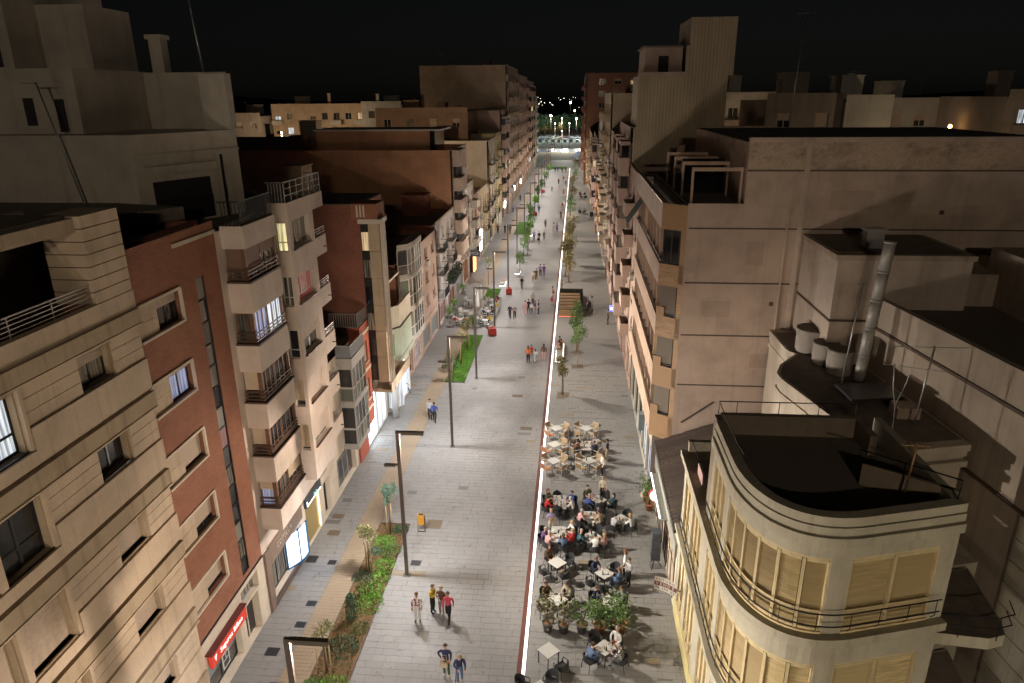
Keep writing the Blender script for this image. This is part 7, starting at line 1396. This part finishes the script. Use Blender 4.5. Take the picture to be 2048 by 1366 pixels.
for k in range(n):
    a, c = PI * k / n, PI * (k + 1) / n; b.q([(-2.2 * math.cos(a), 0, 3.0 * math.sin(a)), (-2.2 * math.cos(c), 0, 3.0 * math.sin(c)), (-2.2 * math.cos(c), 4, 3.0 * math.sin(c)), (-2.2 * math.cos(a), 4, 3.0 * math.sin(a))])
link('vault', b, plain('shelter_blue', (.06, .07, .15), .5), t); b = MB(); b.q([(-2.2 * math.cos(PI * k / n), .3, 3.0 * math.sin(PI * k / n)) for k in range(n + 1)]); link('end_glass', b, pane_blue, t)
def far_lamp(label, x, y, h, k, col=(1, .95, .85), r=.35):
    t = thing('far_lamp', label, 'lamp', (x, y, 0), 0, 'lights beyond the street end'); link('post', MB().tube([(0, 0, 0), (0, 0, h)], .12, 5), lampgrey, t); link('lamp_head', MB().blob((0, 0, h + r * .6), r, 6), emit('far_lamp_%g_%g_%g' % (k, col[1], col[2]), col, k), t)
    if h < 13 and y < 480 and y > 300:
        L = bpy.data.lights.new('lamp_bulb', 'POINT'); L.energy = 14000 if y > 345 else 4200; L.color = col; L.shadow_soft_size = .3; o = bpy.data.objects.new('lamp_bulb', L); o.location = (1.6, -1.2, h - .4); o.parent = t; C.objects.link(o)
    return t
for k, (x, y, h, s, col, r, lab) in enumerate(((-5.0, 620, 18.5, 120, (.86, .92, 1), .7, 'brightest floodlight on the horizon beyond the street'), (8.5, 620, 18, 80, (.9, .97, .9), .5, 'second bright floodlight on the horizon, right of the brightest'), (-16, 470, 12, 90, (1, .97, .85), .55, 'white lamp over the dark trees at the street end'), (0.2, 440, 11, 45, (1, .93, .75), .4, 'lamp at the right edge of the dark trees'), (-1.0, 520, 14, 40, (1, .55, .2), .5, 'orange lamp beyond the trees, left one'), (6.0, 520, 13, 40, (1, .55, .2), .5, 'orange lamp beyond the trees, right one'), (-26, 412, 12, 14, (.9, 1, .9), .3, 'car park lamp at the far left'), (-8, 418, 12, 14, (.9, 1, .9), .3, 'car park lamp in the middle'), (9, 410, 12, 14, (.9, .95, 1), .3, 'car park lamp at the far right'), (-9.5, 335, 12, 12, (1, .95, .8), .3, 'slim tall lamp by the far road, left'), (-6.2, 330, 9, 12, (1, .95, .8), .3, 'slim lamp by the far road, middle'), (-3.0, 338, 12, 12, (1, .95, .8), .3, 'slim tall lamp by the far road, right'))): far_lamp(lab, x, y, h, s, col, r)
b = MB()
for k in range(90): x = R(-260, 240); b.blob((x, R(1400, 1900), R(2, 22)), R(.4, .8), 5)
tag(link('town_lights', b, emit('town_light', (1, .93, .75), 7)), 'scatter of small town lights along the dark horizon', 'lights', None, 'stuff')
t = thing('lit_long_building', 'long low yellow lit building behind the dark trees at the street end', 'building', (-22, 560, 0)); link('wall', MB().box(-14, 0, 0, 16, 10, 9), plaster('lit_yellow_wall', (.6, .5, .25), .8, .2), t); link('roof', MB().prism([(-15, -.5), (17, -.5), (17, 10.5), (-15, 10.5)], 9.01, 9.6), roofdark, t)
for x in (-10, 0, 10): link('facade_light', MB().blob((x, -1.0, 4.5), .7, 6), emit('facade_light', (1, .85, .45), 25), t)
random.seed(71)
for k in range(16):
    x = -34 + k * 4.4 + R(-1, 1); y = R(486, 510); t = thing('park_tree', 'dark round park tree, %s from the left beyond the car park' % (ordn[k] if k < 12 else ('thirteenth', 'fourteenth', 'fifteenth', 'sixteenth')[k - 12]), 'tree', (x, y, 0), 0, 'dark trees beyond the car park'); link('trunk', MB().tube([(0, 0, 0), (0, 0, 5)], [.3, .2], 6), bark, t); b = MB(); crown(b, (0, 0, 8), 4.2, 4.5, 420, 1.5, 12); link('crown', b, leaf_d, t)
b = MB(); pts = []
for k in range(60): x = -1800 + k * 61; pts.append((x, 18 + 26 * (math.sin(k * .35) + math.sin(k * .13 + 1)) * .5 + R(0, 6)))
for (x0, h0), (x1, h1) in zip(pts, pts[1:]): b.q([(x0, 2600, -2), (x1, 2600, -2), (x1, 2750, max(2, h1)), (x0, 2750, max(2, h0))])
tag(link('hills', b, plain('hill_dark', (.03, .035, .035), .95)), None, None, None, 'structure')
# ---------------- blocks behind the street fronts
def block(label, x0, x1, y0, y1, h, m, nx=4, nz=3, lit=.15, zlow=9, seed=0, front=None):
    random.seed(200 + seed); t = thing('background_building', label, 'building', (x0, y0, 0)); F = Face(t, x0, y0, 0); w = x1 - x0; ops = []
    for i in range(nx):
        for j in range(nz): u = w * (i + .5) / nx; z = h - 2.6 - j * 3.0; ops.append((u - .65, u + .65, z, z + 1.4)) if z > zlow else None
    F.wall(w, 0, h + .7, ops, m, .2)
    for o in ops:
        if random.random() < .25 and front: link('balcony', MB().box(o[0] - .5, -.9, o[2] - 1.0, o[1] + .5, -.001, o[2] - .1), front, t)
        F.window(o[0], o[2], 1.3, 1.4, random.choice((alu_white, bronze)), some_pane(lit), .12, 1, 0, random.choice((0, 0, .5, 1)), blind_b)
    b = MB(); b.box(0, .22, 0, w, y1 - y0, h); link('volume', b, m, t); link('roof', MB().box(.1, .3, h + .004, w - .1, y1 - y0 - .1, h + .02), roofdark, t); roof_bits(t, x0 + .5, x1 - .5, y0 + .5, y1 - .5, h, m, 3); return t
warmw = plaster('lit_pink_block', (.52, .38, .27), .85, .3); paleb = plaster('pale_block_far', (.5, .47, .42), .85, .4); dimb = plaster('dim_block_far', (.3, .25, .21), .9, .4)
block('lit pinkish apartment block on the left horizon with small windows', -66, -45, 155, 170, 22.2, warmw, 8, 3, .45, 9, 1, paleb)
block('dim tan block on the far left horizon', -76, -66.5, 150, 165, 20.5, dimb, 3, 3, .3, 9, 2); block('pale grey gable block right of the lit pinkish one', -44.5, -36, 150, 165, 22.6, paleb, 2, 1, .2, 15, 3); block('dim brown block behind the brown party wall', -35.5, -19, 128, 141, 21.6, plaster('brown_far', (.34, .22, .15), .9, .3), 4, 1, .25, 15, 4)
block('dark plain block behind the left roofs, lower', -48, -33, 96, 110, 18.4, dimb, 4, 1, .1, 14, 5); block('low tan roof house behind the cream bay building', -32, -19.5, 48, 60, 16.2, plaster('tan_low', (.40, .29, .20), .9, .3), 3, 1, .0, 14.5, 6)
block('dim brown flat block behind the big party wall, right', 19, 26.4, 76, 88, 23.4, dimb, 2, 1, .0, 20, 11); block('pale windowless block beside the dim brown one, right', 26.5, 31, 75.5, 88, 23.2, paleb, 1, 1, .0, 30, 12); block('small pale balcony block seen past the ribbed gable', 19.0, 27.0, 98, 110, 23.6, paleb, 3, 3, .15, 12, 13, dimb)
block('grey block with a lit window on the right horizon', 37, 48, 92, 104, 22.8, paleb, 4, 3, .3, 12, 14); block('dim block with a lit window at the far right edge', 43, 58, 78, 92, 23.6, dimb, 4, 2, .3, 12, 15, dimb)
far_lamp('orange street lamp glowing between the right horizon blocks', 41.8, 86, 20.3, 30, (1, .5, .15), .22); far_lamp('white lamp between the right horizon blocks', 39.5, 87, 20.0, 30, (1, .95, .85), .18)
yagi('roof_antenna', 'tall antenna mast on the white attic, upper left', -17.9, 34.6, 25.2, 3.9, 1.2, steel, -.25, 7); yagi('roof_antenna', 'tall thin antenna mast on the right horizon roof', 20.3, 72, 21.5, 9.5, 1.6, steel, .4, 5); yagi('roof_antenna', 'leaning thin antenna at the left picture edge', -20.2, 27.6, 19.9, 4.8, .9, steel, -1.0, 5)
# street lamps of the parallel streets light the blocks on the horizon
for x, y, p, lab in ((-58, 140, 6000, 'warm street lamp of the parallel street by the lit pinkish block'), (-30, 112, 3000, 'warm street lamp behind the left roofs'), (36, 70, 1100, 'warm street lamp of the parallel street on the right'), (24, 90, 900, 'street lamp before the small pale balcony block')):
    t = far_lamp(lab, x, y, 17.5, 8, (1, .75, .42), .2); L = bpy.data.lights.new('lamp_bulb', 'POINT'); L.energy = p; L.color = (1, .74, .46); L.shadow_soft_size = .3; o = bpy.data.objects.new('lamp_bulb', L); o.location = (0, -.5, 17.2); o.parent = t; C.objects.link(o)
